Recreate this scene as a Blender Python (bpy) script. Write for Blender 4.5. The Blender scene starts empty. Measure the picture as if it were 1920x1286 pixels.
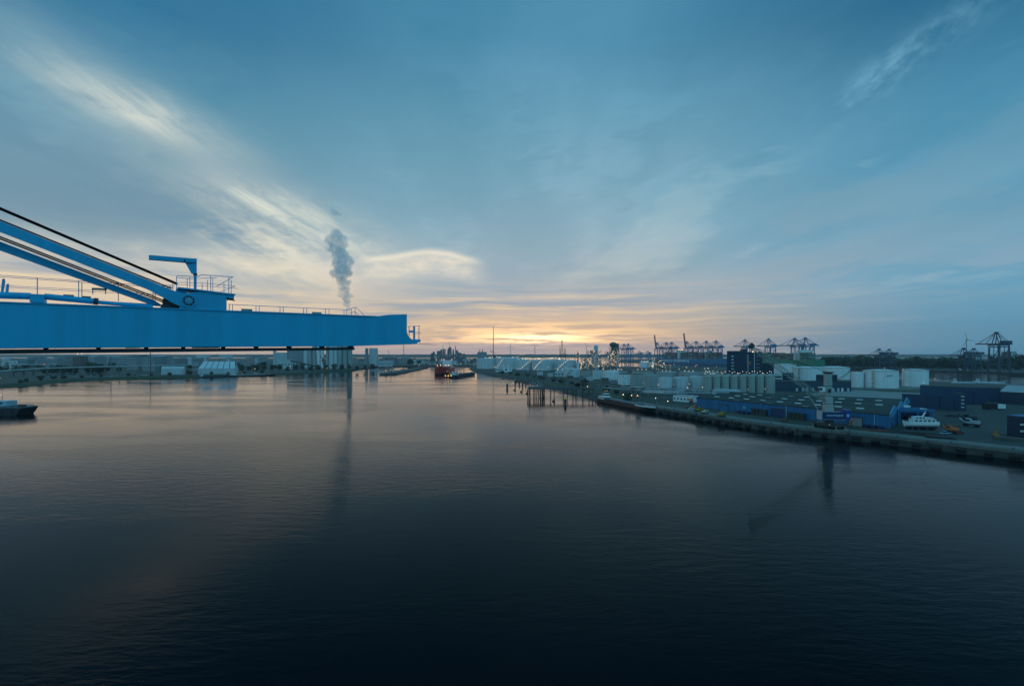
import bpy, bmesh, math, random
from mathutils import Vector, Matrix
R = math.radians
random.seed(7)
scene = bpy.context.scene
COL = scene.collection

# ------------------------------------------------------------------ camera
CAM_H = 45.0
cam = bpy.data.cameras.new('camera')
cam.sensor_width = 36.0
cam.lens = 36.0 * 900.0 / 1920.0
cam.shift_y = 22.0 / 1920.0
cam.clip_start = 0.5
cam.clip_end = 40000.0
camo = bpy.data.objects.new('camera', cam)
COL.objects.link(camo)
camo.location = (0, 0, CAM_H)
camo.rotation_euler = (R(90), 0, 0)
scene.camera = camo

# ------------------------------------------------------------------ render / exposure
scene.view_settings.view_transform = 'Standard'
scene.view_settings.look = 'None'
scene.view_settings.exposure = 0.0
scene.view_settings.gamma = 1.0
scene.view_settings.use_curve_mapping = False
scene.cycles.use_denoising = True
scene.cycles.max_bounces = 10
scene.cycles.diffuse_bounces = 2
scene.cycles.glossy_bounces = 3
scene.cycles.transmission_bounces = 2
scene.cycles.volume_bounces = 8
scene.cycles.volume_step_rate = 2.0
scene.cycles.sample_clamp_indirect = 4.0
scene.cycles.caustics_reflective = False
scene.cycles.caustics_refractive = False

# ------------------------------------------------------------------ sun and sky
SUN_AZ, SUN_EL = R(3.2), R(1.8)          # azimuth to the right of the view direction
sun = bpy.data.lights.new('sun', 'SUN')
sun.energy = 0.012
sun.angle = R(25)
sun.color = (1.0, 0.62, 0.36)
suno = bpy.data.objects.new('sun', sun)
COL.objects.link(suno)
sdir = Vector((math.sin(SUN_AZ) * math.cos(SUN_EL), math.cos(SUN_AZ) * math.cos(SUN_EL), math.sin(SUN_EL)))
suno.rotation_euler = (-sdir).to_track_quat('-Z', 'Y').to_euler()
suno.location = (0, 0, 200)

world = bpy.data.worlds.new('World')
scene.world = world
world.use_nodes = True
WT = world.node_tree
WT.nodes.clear()

def lin(c):
    return tuple(((v / 255) / 12.92 if v <= 10.3 else (((v / 255) + 0.055) / 1.055) ** 2.4) for v in c) + (1.0,)

class S:
    """wraps a node socket so that node maths reads as an expression"""
    tree = WT
    def __init__(s, k): s.k = k
    def __add__(s, o): return op('ADD', s, o)
    def __radd__(s, o): return op('ADD', o, s)
    def __sub__(s, o): return op('SUBTRACT', s, o)
    def __rsub__(s, o): return op('SUBTRACT', o, s)
    def __mul__(s, o): return op('MULTIPLY', s, o)
    def __rmul__(s, o): return op('MULTIPLY', o, s)
    def __truediv__(s, o): return op('DIVIDE', s, o)
    def __neg__(s): return op('MULTIPLY', s, -1.0)

def put(sock, v):
    if isinstance(v, S): S.tree.links.new(v.k, sock)
    else: sock.default_value = v

def op(name, a, b=None, c=None):
    n = S.tree.nodes.new('ShaderNodeMath'); n.operation = name
    put(n.inputs[0], a)
    if b is not None: put(n.inputs[1], b)
    if c is not None: put(n.inputs[2], c)
    return S(n.outputs[0])

def smooth(v, a, b, lo=0.0, hi=1.0):
    n = S.tree.nodes.new('ShaderNodeMapRange'); n.interpolation_type = 'SMOOTHSTEP'
    put(n.inputs['Value'], v)
    n.inputs['From Min'].default_value = a; n.inputs['From Max'].default_value = b
    n.inputs['To Min'].default_value = lo; n.inputs['To Max'].default_value = hi
    return S(n.outputs['Result'])

def vec(x, y, z=0.0):
    n = S.tree.nodes.new('ShaderNodeCombineXYZ')
    put(n.inputs[0], x); put(n.inputs[1], y); put(n.inputs[2], z)
    return S(n.outputs[0])

def noise(v, scale=1.0, detail=5.0, rough=0.55, dist=0.0, out='Fac'):
    n = S.tree.nodes.new('ShaderNodeTexNoise')
    put(n.inputs['Vector'], v)
    n.inputs['Scale'].default_value = scale; n.inputs['Detail'].default_value = detail
    n.inputs['Roughness'].default_value = rough; n.inputs['Distortion'].default_value = dist
    return S(n.outputs[out])

def mixc(f, a, b, blend='MIX'):
    n = S.tree.nodes.new('ShaderNodeMix'); n.data_type = 'RGBA'; n.blend_type = blend
    put(n.inputs[0], f); put(n.inputs[6], a); put(n.inputs[7], b)
    return S(n.outputs[2])

def ramp(f, stops):
    n = S.tree.nodes.new('ShaderNodeValToRGB')
    put(n.inputs[0], f)
    cr = n.color_ramp
    while len(cr.elements) < len(stops): cr.elements.new(0.5)
    for e, (p, c) in zip(cr.elements, stops):
        e.position = p; e.color = c
    return S(n.outputs[0])

def gauss(x, y=None):
    r2 = x * x if y is None else x * x + y * y
    return op('POWER', 2.718, r2 * -1.0)

world.cycles.sampling_method = 'MANUAL'
world.cycles.sample_map_resolution = 512

def build_sky():
    tc = WT.nodes.new('ShaderNodeTexCoord')
    sp = WT.nodes.new('ShaderNodeSeparateXYZ')
    WT.links.new(tc.outputs['Generated'], sp.inputs[0])
    x, y, z = (S(sp.outputs[i]) for i in range(3))
    DEG = 57.29578
    az = op('ARCTAN2', x, y) * DEG                       # degrees right of the view direction
    elr = op('ARCSINE', op('MAXIMUM', op('MINIMUM', z, 0.99999), -0.99999)) * DEG
    el = op('MAXIMUM', elr, 0.0)
    aaz = op('ABSOLUTE', az)
    # cloud-sheet coordinates (a flat layer high above) and band coordinates
    zz = z + 0.06
    cx, cy = x / zz, y / zz
    wob = noise(vec(az * 0.06, el * 0.18, 0.0), 1.0, 3, 0.6) - 0.5
    fine = noise(vec(az * 0.5, el * 1.6, 3.0), 1.0, 4, 0.62) - 0.5
    elw = op('MAXIMUM', el + wob * 2.2, 0.0)
    t = op('POWER', elw / 90.0, 0.5)
    def rp(stops): return ramp(t, [((e / 90.0) ** 0.5, lin(c)) for e, c in stops])
    zen = (74, 156, 188)
    mid = rp([(0, (176, 160, 158)), (1.2, (196, 168, 150)), (2.6, (224, 186, 146)), (4.2, (208, 182, 156)), (6.5, (176, 174, 174)),
              (10, (150, 169, 179)), (16, (130, 166, 182)), (25, (106, 155, 178)), (33, (74, 132, 162)), (45, (58, 118, 150)), (90, zen)])
    rgt = rp([(0, (82, 132, 160)), (3, (98, 150, 178)), (8, (98, 152, 179)), (15, (82, 144, 173)), (22, (66, 127, 158)),
              (30, (32, 94, 129)), (45, (32, 94, 130)), (90, zen)])
    lft = rp([(0, (200, 176, 158)), (2.5, (228, 198, 164)), (6.5, (234, 208, 172)), (9.4, (220, 208, 186)), (10.8, (162, 172, 173)),
              (13.0, (120, 151, 163)), (18, (102, 143, 162)), (24, (76, 130, 156)), (30, (44, 106, 142)), (45, (44, 104, 138)), (90, zen)])
    back = rp([(0, (58, 113, 142)), (6, (82, 148, 180)), (18, (104, 180, 212)), (45, (104, 182, 216)), (90, zen)])
    c = mixc(smooth(az, 8.0, 46.0), mid, rgt)
    c = mixc(smooth(az, -8.0, -30.0), c, lft)
    c = mixc(smooth(aaz, 62.0, 130.0), c, back)
    # clear air above the veil
    sky = WT.nodes.new('ShaderNodeTexSky'); sky.sky_type = 'NISHITA'; sky.sun_disc = False
    sky.sun_elevation = SUN_EL; sky.sun_rotation = SUN_AZ
    sky.air_density = 1.2; sky.dust_density = 1.5; sky.ozone_density = 2.0
    nish = mixc(1.0, S(sky.outputs[0]), (0.10, 0.10, 0.10, 1), 'MULTIPLY')
    c = mixc(0.06, c, nish)
    # soft altostratus relief, long streaks running toward the sun
    sheet = noise(vec(cx * 0.55 + cy * 0.16, cy * 0.20 - cx * 0.05, 1.0), 1.6, 5, 0.6) - 0.5
    sheet2 = noise(vec(cx * 0.9, cy * 0.22, 5.0), 2.4, 4, 0.6) - 0.5
    relief = (sheet * 0.9 + sheet2 * 0.5) * smooth(el, 2.0, 14.0)
    lum = relief * 1.15 + 1.0
    c = mixc(1.0, c, vec(lum, lum * 0.5 + 0.5, lum * 0.42 + 0.58), 'MULTIPLY')
    # broken grey layer with ragged gaps
    lay = noise(vec(cx * 0.36 + cy * 0.10 + wob * 0.5, cy * 0.13 - cx * 0.03 + wob * 0.4, 13.0), 2.0, 7, 0.60)
    cover = smooth(lay, 0.44, 0.60) * smooth(el, 3.0, 8.0) * smooth(el, 40.0, 22.0)
    greyc = ramp(t, [((e / 90.0) ** 0.5, lin(k)) for e, k in ((0, (176, 166, 166)), (6, (160, 166, 172)), (12, (128, 154, 168)), (22, (92, 138, 158)), (34, (54, 108, 136)), (90, (70, 140, 172)))])
    c = mixc(cover * 0.68 * smooth(az, 60.0, 20.0, 0.45, 1.0), c, greyc)
    gap = smooth(lay, 0.46, 0.34) * smooth(el, 4.0, 9.0) * smooth(el, 34.0, 16.0)
    c = mixc(gap * 0.30, c, ramp(t, [((e / 90.0) ** 0.5, lin(k)) for e, k in ((0, (230, 205, 170)), (10, (198, 200, 190)), (20, (142, 178, 188)), (90, (90, 150, 180)))]))
    # dark grey deck hanging over the warm strip on the left, with a ragged lower edge
    deck = smooth(el + wob * 2.0 + fine * 1.2, 10.2, 11.8) * smooth(el + wob * 6.0, 23.0, 14.0) * smooth(az, -20.0, -31.0) * smooth(aaz, 85.0, 60.0)
    c = mixc(deck * 0.55, c, lin((98, 128, 148)))
    # long bright cirrus streak climbing to the upper left
    lineaz = el * -1.75 + 0.5 + wob * 6.0
    sd = (az - lineaz)
    st_n = noise(vec(sd * 0.22 + wob, el * 0.16 - sd * 0.05 + wob * 2.0, 8.0), 1.0, 6, 0.66)
    patch = gauss((el - 21.8) / 1.9) * 0.80 + gauss((el - 15.2) / 1.9) * 1.15 + gauss((el - 12.4) / 1.0) * 0.6
    streak = gauss(sd / 5.0) * patch * smooth(st_n, 0.30, 0.72)
    streak = streak + gauss(sd / 6.5) * smooth(el, 9.0, 13.0) * smooth(el, 30.0, 20.0) * 0.22
    c = mixc(op('MINIMUM', streak * 0.90, 1.0), c, lin((208, 210, 196)))
    # thin veil of light left of the plume, curling down to the warm strip
    veil = gauss((az + 25.0) / 8.0, (el - 11.0) / 3.4) * smooth(st_n + fine * 0.5, 0.32, 0.72)
    c = mixc(veil * 0.85, c, lin((222, 214, 192)))
    # lens-shaped cloud with a lit rim
    la = (az + 10.8) / 7.8; le = (el + wob * 1.0 - 10.6 - gauss((az + 9.5) / 5.0) * 1.2)
    rim = gauss(le / 0.38) * smooth(op('ABSOLUTE', la), 1.05, 0.6)
    body = smooth(le, 0.4, -0.8) * smooth(le, -3.4, -1.6) * smooth(op('ABSOLUTE', la), 1.15, 0.5)
    c = mixc(op('MINIMUM', body * (fine * 1.6 + 0.72), 1.0), c, lin((216, 206, 188)))
    c = mixc(rim * 0.62, c, lin((240, 226, 200)))
    # long flat bands low over the horizon, lit from below by the sun
    b1 = noise(vec(az * 0.035, elr * 0.62 + wob * 1.0, 11.0), 1.0, 4, 0.60)
    b2 = noise(vec(az * 0.075, elr * 1.7 + wob * 1.6, 21.0), 1.0, 4, 0.60)
    low = smooth(el, 13.0, 6.0)
    dark = smooth(b1, 0.50, 0.64) * low * smooth(el, 1.0, 2.2) * smooth(az, 30.0, 5.0) * smooth(aaz, 80.0, 55.0)
    c = mixc(dark * 0.62, c, lin((138, 152, 166)))
    warm = smooth(b2, 0.46, 0.66) * smooth(el, 9.5, 4.0) * gauss((az - 1.0) / 24.0)
    c = mixc(warm * 0.62, c, lin((255, 214, 150)))
    # the sun behind torn cloud
    glow = gauss((az - 1.5) / 14.0, (elr - 2.1) / 1.5)
    g2 = noise(vec(az * 0.16, elr * 2.6 + wob * 2.0, 31.0), 1.0, 4, 0.62)
    torn = smooth(g2, 0.40, 0.60)
    c = mixc(glow * torn * 0.95, c, (1.75, 1.02, 0.40, 1))
    c = mixc(gauss((az - 3.2) / 4.5, (elr - 1.95) / 0.65) * smooth(g2, 0.36, 0.54), c, (3.1, 1.95, 0.95, 1))
    # mauve bank on the horizon, with a cauliflower top
    bank_top = (noise(vec(az * 0.16, 0.0, 41.0), 1.0, 4, 0.62) - 0.5) * 1.3 + 1.45
    bank = smooth(elr - bank_top, 0.22, -0.28) * gauss(az / 22.0)
    c = mixc(bank * 0.80, c, lin((176, 158, 160)))
    # wisp in the upper right
    wx, we = az - 39.0, el - 25.3
    wn = noise(vec(wx * 0.22 + we * 0.1, we * 0.42 - wx * 0.2, 51.0), 1.0, 5, 0.66)
    wisp = gauss((wx + we * 0.2) / 6.0, (we - wx * 0.42) / 1.5) * smooth(wn, 0.40, 0.70)
    c = mixc(wisp * 0.65, c, lin((120, 172, 196)))
    bg = WT.nodes.new('ShaderNodeBackground')
    WT.links.new(c.k, bg.inputs[0]); bg.inputs[1].default_value = 1.27
    out = WT.nodes.new('ShaderNodeOutputWorld')
    WT.links.new(bg.outputs[0], out.inputs[0])
build_sky()

# ------------------------------------------------------------------ helpers
F, CX, HY = 900.0, 960.0, 665.0
def G(px, py, z=4.0):
    """ground point seen at a photograph pixel, at height z"""
    D = F * (CAM_H - z) / (py - HY)
    return Vector(((px - CX) / F * D, D, z))
def AT(px, py, D):
    """point seen at a photograph pixel, at distance D"""
    return Vector(((px - CX) / F * D, D, CAM_H + (HY - py) / F * D))
def XA(px, D): return (px - CX) / F * D
def ZA(py, D): return CAM_H + (HY - py) / F * D

MATS = {}
def mat(name, col, rough=0.6, metal=0.0, var=0.18, scale=0.35, stretch=(1, 1, 1), bump=0.0, emit=0.0, rust=None, rust_amt=0.5):
    if name in MATS: return MATS[name]
    m = bpy.data.materials.new(name); m.use_nodes = True
    nt = m.node_tree; b = nt.nodes['Principled BSDF']
    b.inputs['Roughness'].default_value = rough; b.inputs['Metallic'].default_value = metal
    S.tree = nt
    tc = nt.nodes.new('ShaderNodeTexCoord')
    mp = nt.nodes.new('ShaderNodeMapping'); mp.inputs['Scale'].default_value = stretch
    nt.links.new(tc.outputs['Object'], mp.inputs[0])
    if var > 0:
        f = noise(S(mp.outputs[0]), scale, 5, 0.6)
        lo = tuple(max(0, c * (1 - var)) for c in col) + (1,); hi = tuple(min(1, c * (1 + var)) for c in col) + (1,)
        c = ramp(f, [(0.3, lo), (0.7, hi)])
        if rust:
            f2 = noise(S(mp.outputs[0]), scale * 2.3, 6, 0.65)
            c = mixc(smooth(f2, 0.58, 0.72) * rust_amt, c, tuple(rust) + (1,))
        nt.links.new(c.k, b.inputs['Base Color'])
    else:
        b.inputs['Base Color'].default_value = tuple(col) + (1,)
    if bump > 0:
        bn = nt.nodes.new('ShaderNodeBump'); bn.inputs['Strength'].default_value = bump; bn.inputs['Distance'].default_value = 0.2
        nt.links.new(noise(S(mp.outputs[0]), scale * 4, 4, 0.6).k, bn.inputs['Height'])
        nt.links.new(bn.outputs[0], b.inputs['Normal'])
    if emit > 0:
        b.inputs['Emission Color'].default_value = tuple(col) + (1,)
        b.inputs['Emission Strength'].default_value = emit
        m.cycles.emission_sampling = 'NONE'
    MATS[name] = m
    return m

def clad(name, col, pitch=1.0, var=0.12, rough=0.5, horizontal=False):
    """profiled sheet: ribs as relief, weathering as colour"""
    if name in MATS: return MATS[name]
    m = mat(name, col, rough, 0.0, var, 0.12, (1, 1, 0.35))
    nt = m.node_tree; b = nt.nodes['Principled BSDF']; S.tree = nt
    tc = nt.nodes.new('ShaderNodeTexCoord'); sp = nt.nodes.new('ShaderNodeSeparateXYZ')
    nt.links.new(tc.outputs['Object'], sp.inputs[0])
    a = S(sp.outputs[2]) if horizontal else S(sp.outputs[0]) + S(sp.outputs[1]) * 1.31
    h = op('SINE', a * (6.283 / pitch))
    bn = nt.nodes.new('ShaderNodeBump'); bn.inputs['Strength'].default_value = 0.5; bn.inputs['Distance'].default_value = 0.08
    nt.links.new(h.k, bn.inputs['Height']); nt.links.new(bn.outputs[0], b.inputs['Normal'])
    return m

class MB:
    """collects shapes in world coordinates and builds one mesh object"""
    def __init__(s): s.v = []; s.f = []
    def add(s, vs, fs):
        o = len(s.v); s.v += [tuple(v) for v in vs]; s.f += [tuple(i + o for i in f) for f in fs]; return s
    def hexa(s, a, b):
        """a: 4 bottom points counter-clockwise, b: 4 top points"""
        return s.add(list(a) + list(b), [(3, 2, 1, 0), (4, 5, 6, 7), (0, 1, 5, 4), (1, 2, 6, 5), (2, 3, 7, 6), (3, 0, 4, 7)])
    def box(s, x0, x1, y0, y1, z0, z1):
        return s.hexa([(x0, y0, z0), (x1, y0, z0), (x1, y1, z0), (x0, y1, z0)], [(x0, y0, z1), (x1, y0, z1), (x1, y1, z1), (x0, y1, z1)])
    def rbox(s, c, L, W, z0, z1, rz=0.0):
        """box centred at c, long L along the direction rz, wide W"""
        ca, sa = math.cos(rz), math.sin(rz)
        q = [(c[0] + ca * u * L / 2 - sa * w * W / 2, c[1] + sa * u * L / 2 + ca * w * W / 2) for u, w in ((-1, -1), (1, -1), (1, 1), (-1, 1))]
        return s.hexa([(x, y, z0) for x, y in q], [(x, y, z1) for x, y in q])
    def bar(s, p, q, w, h=None, up=(0, 0, 1)):
        h = h or w
        p, q = Vector(p), Vector(q); d = (q - p).normalized(); up = Vector(up)
        if abs(d.dot(up)) > 0.98: up = Vector((1, 0, 0))
        r = d.cross(up).normalized() * (w / 2); u = r.cross(d).normalized() * (h / 2)
        return s.hexa([p - r - u, p + r - u, p + r + u, p - r + u], [q - r - u, q + r - u, q + r + u, q - r + u])
    def cyl(s, p, q, r0, r1=None, n=12, cap=True):
        r1 = r0 if r1 is None else r1
        p, q = Vector(p), Vector(q); d = (q - p).normalized()
        a = d.orthogonal().normalized(); b = d.cross(a)
        vs = []; fs = []
        for c, r in ((p, r0), (q, r1)):
            for i in range(n):
                t = 2 * math.pi * i / n
                vs.append(c + a * (r * math.cos(t)) + b * (r * math.sin(t)))
        for i in range(n):
            j = (i + 1) % n; fs.append((i, j, n + j, n + i))
        if cap:
            fs.append(tuple(range(n - 1, -1, -1))); fs.append(tuple(range(n, 2 * n)))
        return s.add(vs, fs)
    def ring(s, c, r, t, h, n=32):
        """upright flat band round a vertical axis"""
        vs = []; fs = []
        for i in range(n):
            a = 2 * math.pi * i / n; ca, sa = math.cos(a), math.sin(a)
            for rr, zz in ((r, 0), (r + t, 0), (r + t, h), (r, h)):
                vs.append((c[0] + rr * ca, c[1] + rr * sa, c[2] + zz))
        for i in range(n):
            j = (i + 1) % n
            for k in range(4):
                l = (k + 1) % 4; fs.append((4 * i + k, 4 * j + k, 4 * j + l, 4 * i + l))
        return s.add(vs, fs)
    def lathe(s, c, prof, n=32):
        vs = []; fs = []
        for r, z in prof:
            for i in range(n):
                a = 2 * math.pi * i / n; vs.append((c[0] + r * math.cos(a), c[1] + r * math.sin(a), c[2] + z))
        for k in range(len(prof) - 1):
            for i in range(n):
                j = (i + 1) % n; fs.append((k * n + i, k * n + j, (k + 1) * n + j, (k + 1) * n + i))
        fs.append(tuple(range(n - 1, -1, -1))); m = (len(prof) - 1) * n; fs.append(tuple(range(m, m + n)))
        return s.add(vs, fs)
    def extrude(s, poly, d):
        """planar polygon pushed along vector d"""
        poly = [Vector(p) for p in poly]; d = Vector(d); n = len(poly)
        vs = poly + [p + d for p in poly]
        from mathutils.geometry import tessellate_polygon
        tri = tessellate_polygon([poly])
        fs = [tuple(t) for t in tri] + [tuple(n + i for i in reversed(t)) for t in tri]
        fs += [(i, (i + 1) % n, n + (i + 1) % n, n + i) for i in range(n)]
        return s.add(vs, fs)
    def build(s, name, m, parent=None, loc=None, smooth_=False, kind=None, label=None):
        me = bpy.data.meshes.new(name)
        if parent is not None:
            r = parent
            while r.parent: r = r.parent
            off = Vector(r.location)
        else: off = Vector(loc) if loc is not None else Vector((0, 0, 0))
        me.from_pydata([(x - off.x, y - off.y, z - off.z) for x, y, z in s.v], [], s.f)
        bm = bmesh.new(); bm.from_mesh(me); bmesh.ops.recalc_face_normals(bm, faces=bm.faces); bm.to_mesh(me); bm.free()
        if smooth_:
            for p in me.polygons: p.use_smooth = True
            me.set_sharp_from_angle(angle=R(35))
        me.materials.append(m)
        o = bpy.data.objects.new(name, me); COL.objects.link(o)
        if parent is not None: o.parent = parent
        else: o.location = off
        if kind: o['kind'] = kind
        if label: o['label'] = label
        return o

def tag(o, label, cat, group=None):
    o['label'] = label; o['category'] = cat
    if group: o['group'] = group
    return o
def thing(name, label, cat, loc=(0, 0, 0), group=None):
    o = bpy.data.objects.new(name, None); COL.objects.link(o); o.location = loc; o.empty_display_size = 0.5
    return tag(o, label, cat, group)
def dup(root, loc, rz=None, label=None, group=None, scale=None):
    r = root.copy(); COL.objects.link(r); r.location = loc
    if rz is not None: r.rotation_euler = (0, 0, rz)
    if scale is not None: r.scale = (scale,) * 3 if not hasattr(scale, '__len__') else scale
    if label: r['label'] = label
    if group: r['group'] = group
    for ch in list(root.children):
        c = ch.copy(); COL.objects.link(c); c.parent = r
        for g in list(ch.children):
            d = g.copy(); COL.objects.link(d); d.parent = c
    return r
ORD = ['first', 'second', 'third', 'fourth', 'fifth', 'sixth', 'seventh', 'eighth', 'ninth', 'tenth', 'eleventh', 'twelfth',
       'thirteenth', 'fourteenth', 'fifteenth', 'sixteenth', 'seventeenth', 'eighteenth', 'nineteenth', 'twentieth']

LAMP_WARM = mat('lamp_warm', (1.0, 0.70, 0.38), var=0, emit=3.4)
LAMP_WHITE = mat('lamp_white', (1.0, 0.88, 0.68), var=0, emit=3.2)
LAMP_ORANGE = mat('lamp_orange', (1.0, 0.45, 0.16), var=0, emit=8.0)
LAMP_RED = mat('lamp_red', (1.0, 0.12, 0.06), var=0, emit=3.4)
LAMP_BRIGHT = mat('lamp_bright', (1.0, 0.66, 0.22), var=0, emit=26.0)
LAMP_FLARE = mat('lamp_flare', (1.0, 0.28, 0.06), var=0, emit=40.0)
LAMP_GREEN = mat('lamp_green', (0.55, 1.0, 0.12), var=0, emit=0.8)
LMESH = {}
def lamp(p, parent, m=None, r=None, name='lamp'):
    """small round lamp glass as a part of its carrier"""
    m = m or LAMP_WARM
    if m.name not in LMESH:
        bm = bmesh.new(); bmesh.ops.create_icosphere(bm, subdivisions=1, radius=1.0)
        me = bpy.data.meshes.new('lamp_' + m.name); bm.to_mesh(me); bm.free(); me.materials.append(m); LMESH[m.name] = me
    o = bpy.data.objects.new(name, LMESH[m.name]); COL.objects.link(o)
    rt = parent
    while rt.parent: rt = rt.parent
    o.parent = parent; o.location = Vector(p) - Vector(rt.location)
    r = (r or max(0.14, p[1] * 0.00085)) * 0.62
    o.scale = (r, r, r * 0.8)
    return o

# ------------------------------------------------------------------ materials
WHITE = mat('white_paint', (0.78, 0.79, 0.78), 0.45, var=0.06)
STEEL = mat('grey_steel', (0.22, 0.24, 0.26), 0.5, 0.2)
DSTEEL = mat('dark_steel', (0.045, 0.05, 0.055), 0.55, 0.1)
BLACK = mat('black_rubber', (0.012, 0.012, 0.013), 0.8)
CONC = mat('concrete', (0.145, 0.15, 0.14), 0.85, var=0.25, scale=0.4, bump=0.3, rust=(0.11, 0.10, 0.08))
CONCD = mat('old_concrete', (0.075, 0.078, 0.07), 0.9, var=0.35, scale=0.3, bump=0.4, rust=(0.05, 0.05, 0.045))
RED = mat('red_paint', (0.42, 0.035, 0.025), 0.5)
YELLOW = mat('yellow_paint', (0.42, 0.25, 0.02), 0.5)
ORANGE = mat('orange_paint', (0.60, 0.16, 0.03), 0.5)
TANKW = mat('tank_white', (0.80, 0.81, 0.80), 0.5, var=0.10, scale=0.25, stretch=(1, 1, 0.12), bump=0.05, rust=(0.50, 0.46, 0.40), rust_amt=0.35)
TANKL = mat('tank_pale', (0.60, 0.63, 0.64), 0.5, var=0.12, scale=0.25, stretch=(1, 1, 0.12), rust=(0.36, 0.32, 0.28), rust_amt=0.4)
TANKG = mat('tank_grey', (0.36, 0.38, 0.37), 0.55, var=0.14, scale=0.25, stretch=(1, 1, 0.12), rust=(0.22, 0.19, 0.15), rust_amt=0.5)
TANKR = mat('tank_roof_rust', (0.20, 0.095, 0.075), 0.7, var=0.3, scale=0.2)
SILO = mat('silo_concrete', (0.36, 0.37, 0.34), 0.75, var=0.14, scale=0.3, stretch=(1, 1, 0.15), bump=0.1, rust=(0.20, 0.19, 0.16), rust_amt=0.5)
BCLAD = clad('blue_sheet', (0.010, 0.14, 0.30), 1.2)
BCLAD2 = clad('light_blue_sheet', (0.035, 0.25, 0.44), 1.2)
NCLAD = clad('navy_sheet', (0.004, 0.026, 0.060), 1.6)
GCLAD = clad('grey_sheet', (0.26, 0.28, 0.29), 1.4)
LCLAD = clad('pale_sheet', (0.52, 0.55, 0.56), 1.4)
ROOFD = mat('dark_roof', (0.030, 0.042, 0.040), 0.8, var=0.35, scale=0.12, bump=0.2, rust=(0.07, 0.075, 0.06))
ROOFL = mat('pale_roof', (0.36, 0.38, 0.39), 0.6, var=0.15, scale=0.1)
GLASS = mat('window_glass', (0.02, 0.03, 0.04), 0.08, var=0)
SKYL = mat('skylight', (0.70, 0.72, 0.70), 0.25, var=0.08)
PIPE = mat('pipe_steel', (0.34, 0.36, 0.37), 0.45, 0.2, rust=(0.20, 0.11, 0.06))
PILE = mat('pile_steel', (0.05, 0.045, 0.04), 0.8, rust=(0.11, 0.06, 0.035))
CRANEB = mat('quay_crane_blue', (0.07, 0.19, 0.36), 0.5)
CRANEO = mat('quay_crane_boom', (0.26, 0.10, 0.09), 0.55)
HARBG = mat('harbour_crane_grey', (0.36, 0.39, 0.36), 0.5, rust=(0.2, 0.16, 0.1))
NAVY = mat('navy_paint', (0.005, 0.036, 0.125), 0.4)
BRICK = mat('brown_brick', (0.17, 0.12, 0.10), 0.85, var=0.3)
BARK = mat('bark', (0.06, 0.045, 0.03), 0.9)
LEAF = mat('leaf_dark', (0.035, 0.06, 0.028), 0.7, var=0.45, scale=0.6)
LEAF2 = mat('leaf_olive', (0.06, 0.075, 0.03), 0.7, var=0.4, scale=0.6)
HULLB = mat('hull_black', (0.014, 0.016, 0.02), 0.45)
HULLR = mat('hull_red', (0.58, 0.055, 0.03), 0.5)
STEAM_BLUE = mat('ship_blue', (0.015, 0.17, 0.34), 0.5)
GREENH = mat('ship_green', (0.03, 0.22, 0.13), 0.5)
CONT = [mat('container_' + n, c, 0.55, var=0.15) for n, c in (('brown', (0.16, 0.07, 0.055)), ('blue', (0.02, 0.11, 0.22)),
        ('green', (0.04, 0.16, 0.10)), ('grey', (0.32, 0.33, 0.33)), ('red', (0.26, 0.05, 0.04)), ('navy', (0.005, 0.03, 0.085)))]

# ------------------------------------------------------------------ water
def build_water():
    m = bpy.data.materials.new('harbour_water'); m.use_nodes = True
    nt = m.node_tree; b = nt.nodes['Principled BSDF']; S.tree = nt
    b.inputs['Base Color'].default_value = (0.0005, 0.0030, 0.0062, 1)
    b.inputs['IOR'].default_value = 1.125
    geo = nt.nodes.new('ShaderNodeNewGeometry')
    def mp(sc, rot=0.0):
        n = nt.nodes.new('ShaderNodeMapping'); n.inputs['Scale'].default_value = sc; n.inputs['Rotation'].default_value = (0, 0, rot)
        nt.links.new(geo.outputs['Position'], n.inputs[0]); return S(n.outputs[0])
    # calm slicks and ruffled lanes
    lanes = noise(mp((0.0060, 0.0165, 1), 0.22), 1.0, 4, 0.6)
    ruff = smooth(lanes, 0.43, 0.58)
    w1 = noise(mp((0.16, 0.42, 1), 0.15), 1.0, 3, 0.55)
    w2 = noise(mp((0.55, 1.2, 1), -0.2), 1.0, 3, 0.6)
    h = w1 * 0.55 + w2 * 0.22
    bn = nt.nodes.new('ShaderNodeBump'); bn.inputs['Distance'].default_value = 0.30
    put(bn.inputs['Strength'], ruff * 0.50 + 0.20)
    nt.links.new(h.k, bn.inputs['Height']); nt.links.new(bn.outputs[0], b.inputs['Normal'])
    put(b.inputs['Roughness'], ruff * 0.08 + 0.05)
    me = bpy.data.meshes.new('water')
    me.from_pydata([(-10200, -590, 0), (10200, -590, 0), (10200, 9490, 0), (-10200, 9490, 0)], [], [(0, 1, 2, 3)])
    me.materials.append(m)
    o = bpy.data.objects.new('water', me); COL.objects.link(o); o['kind'] = 'structure'
build_water()

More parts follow.
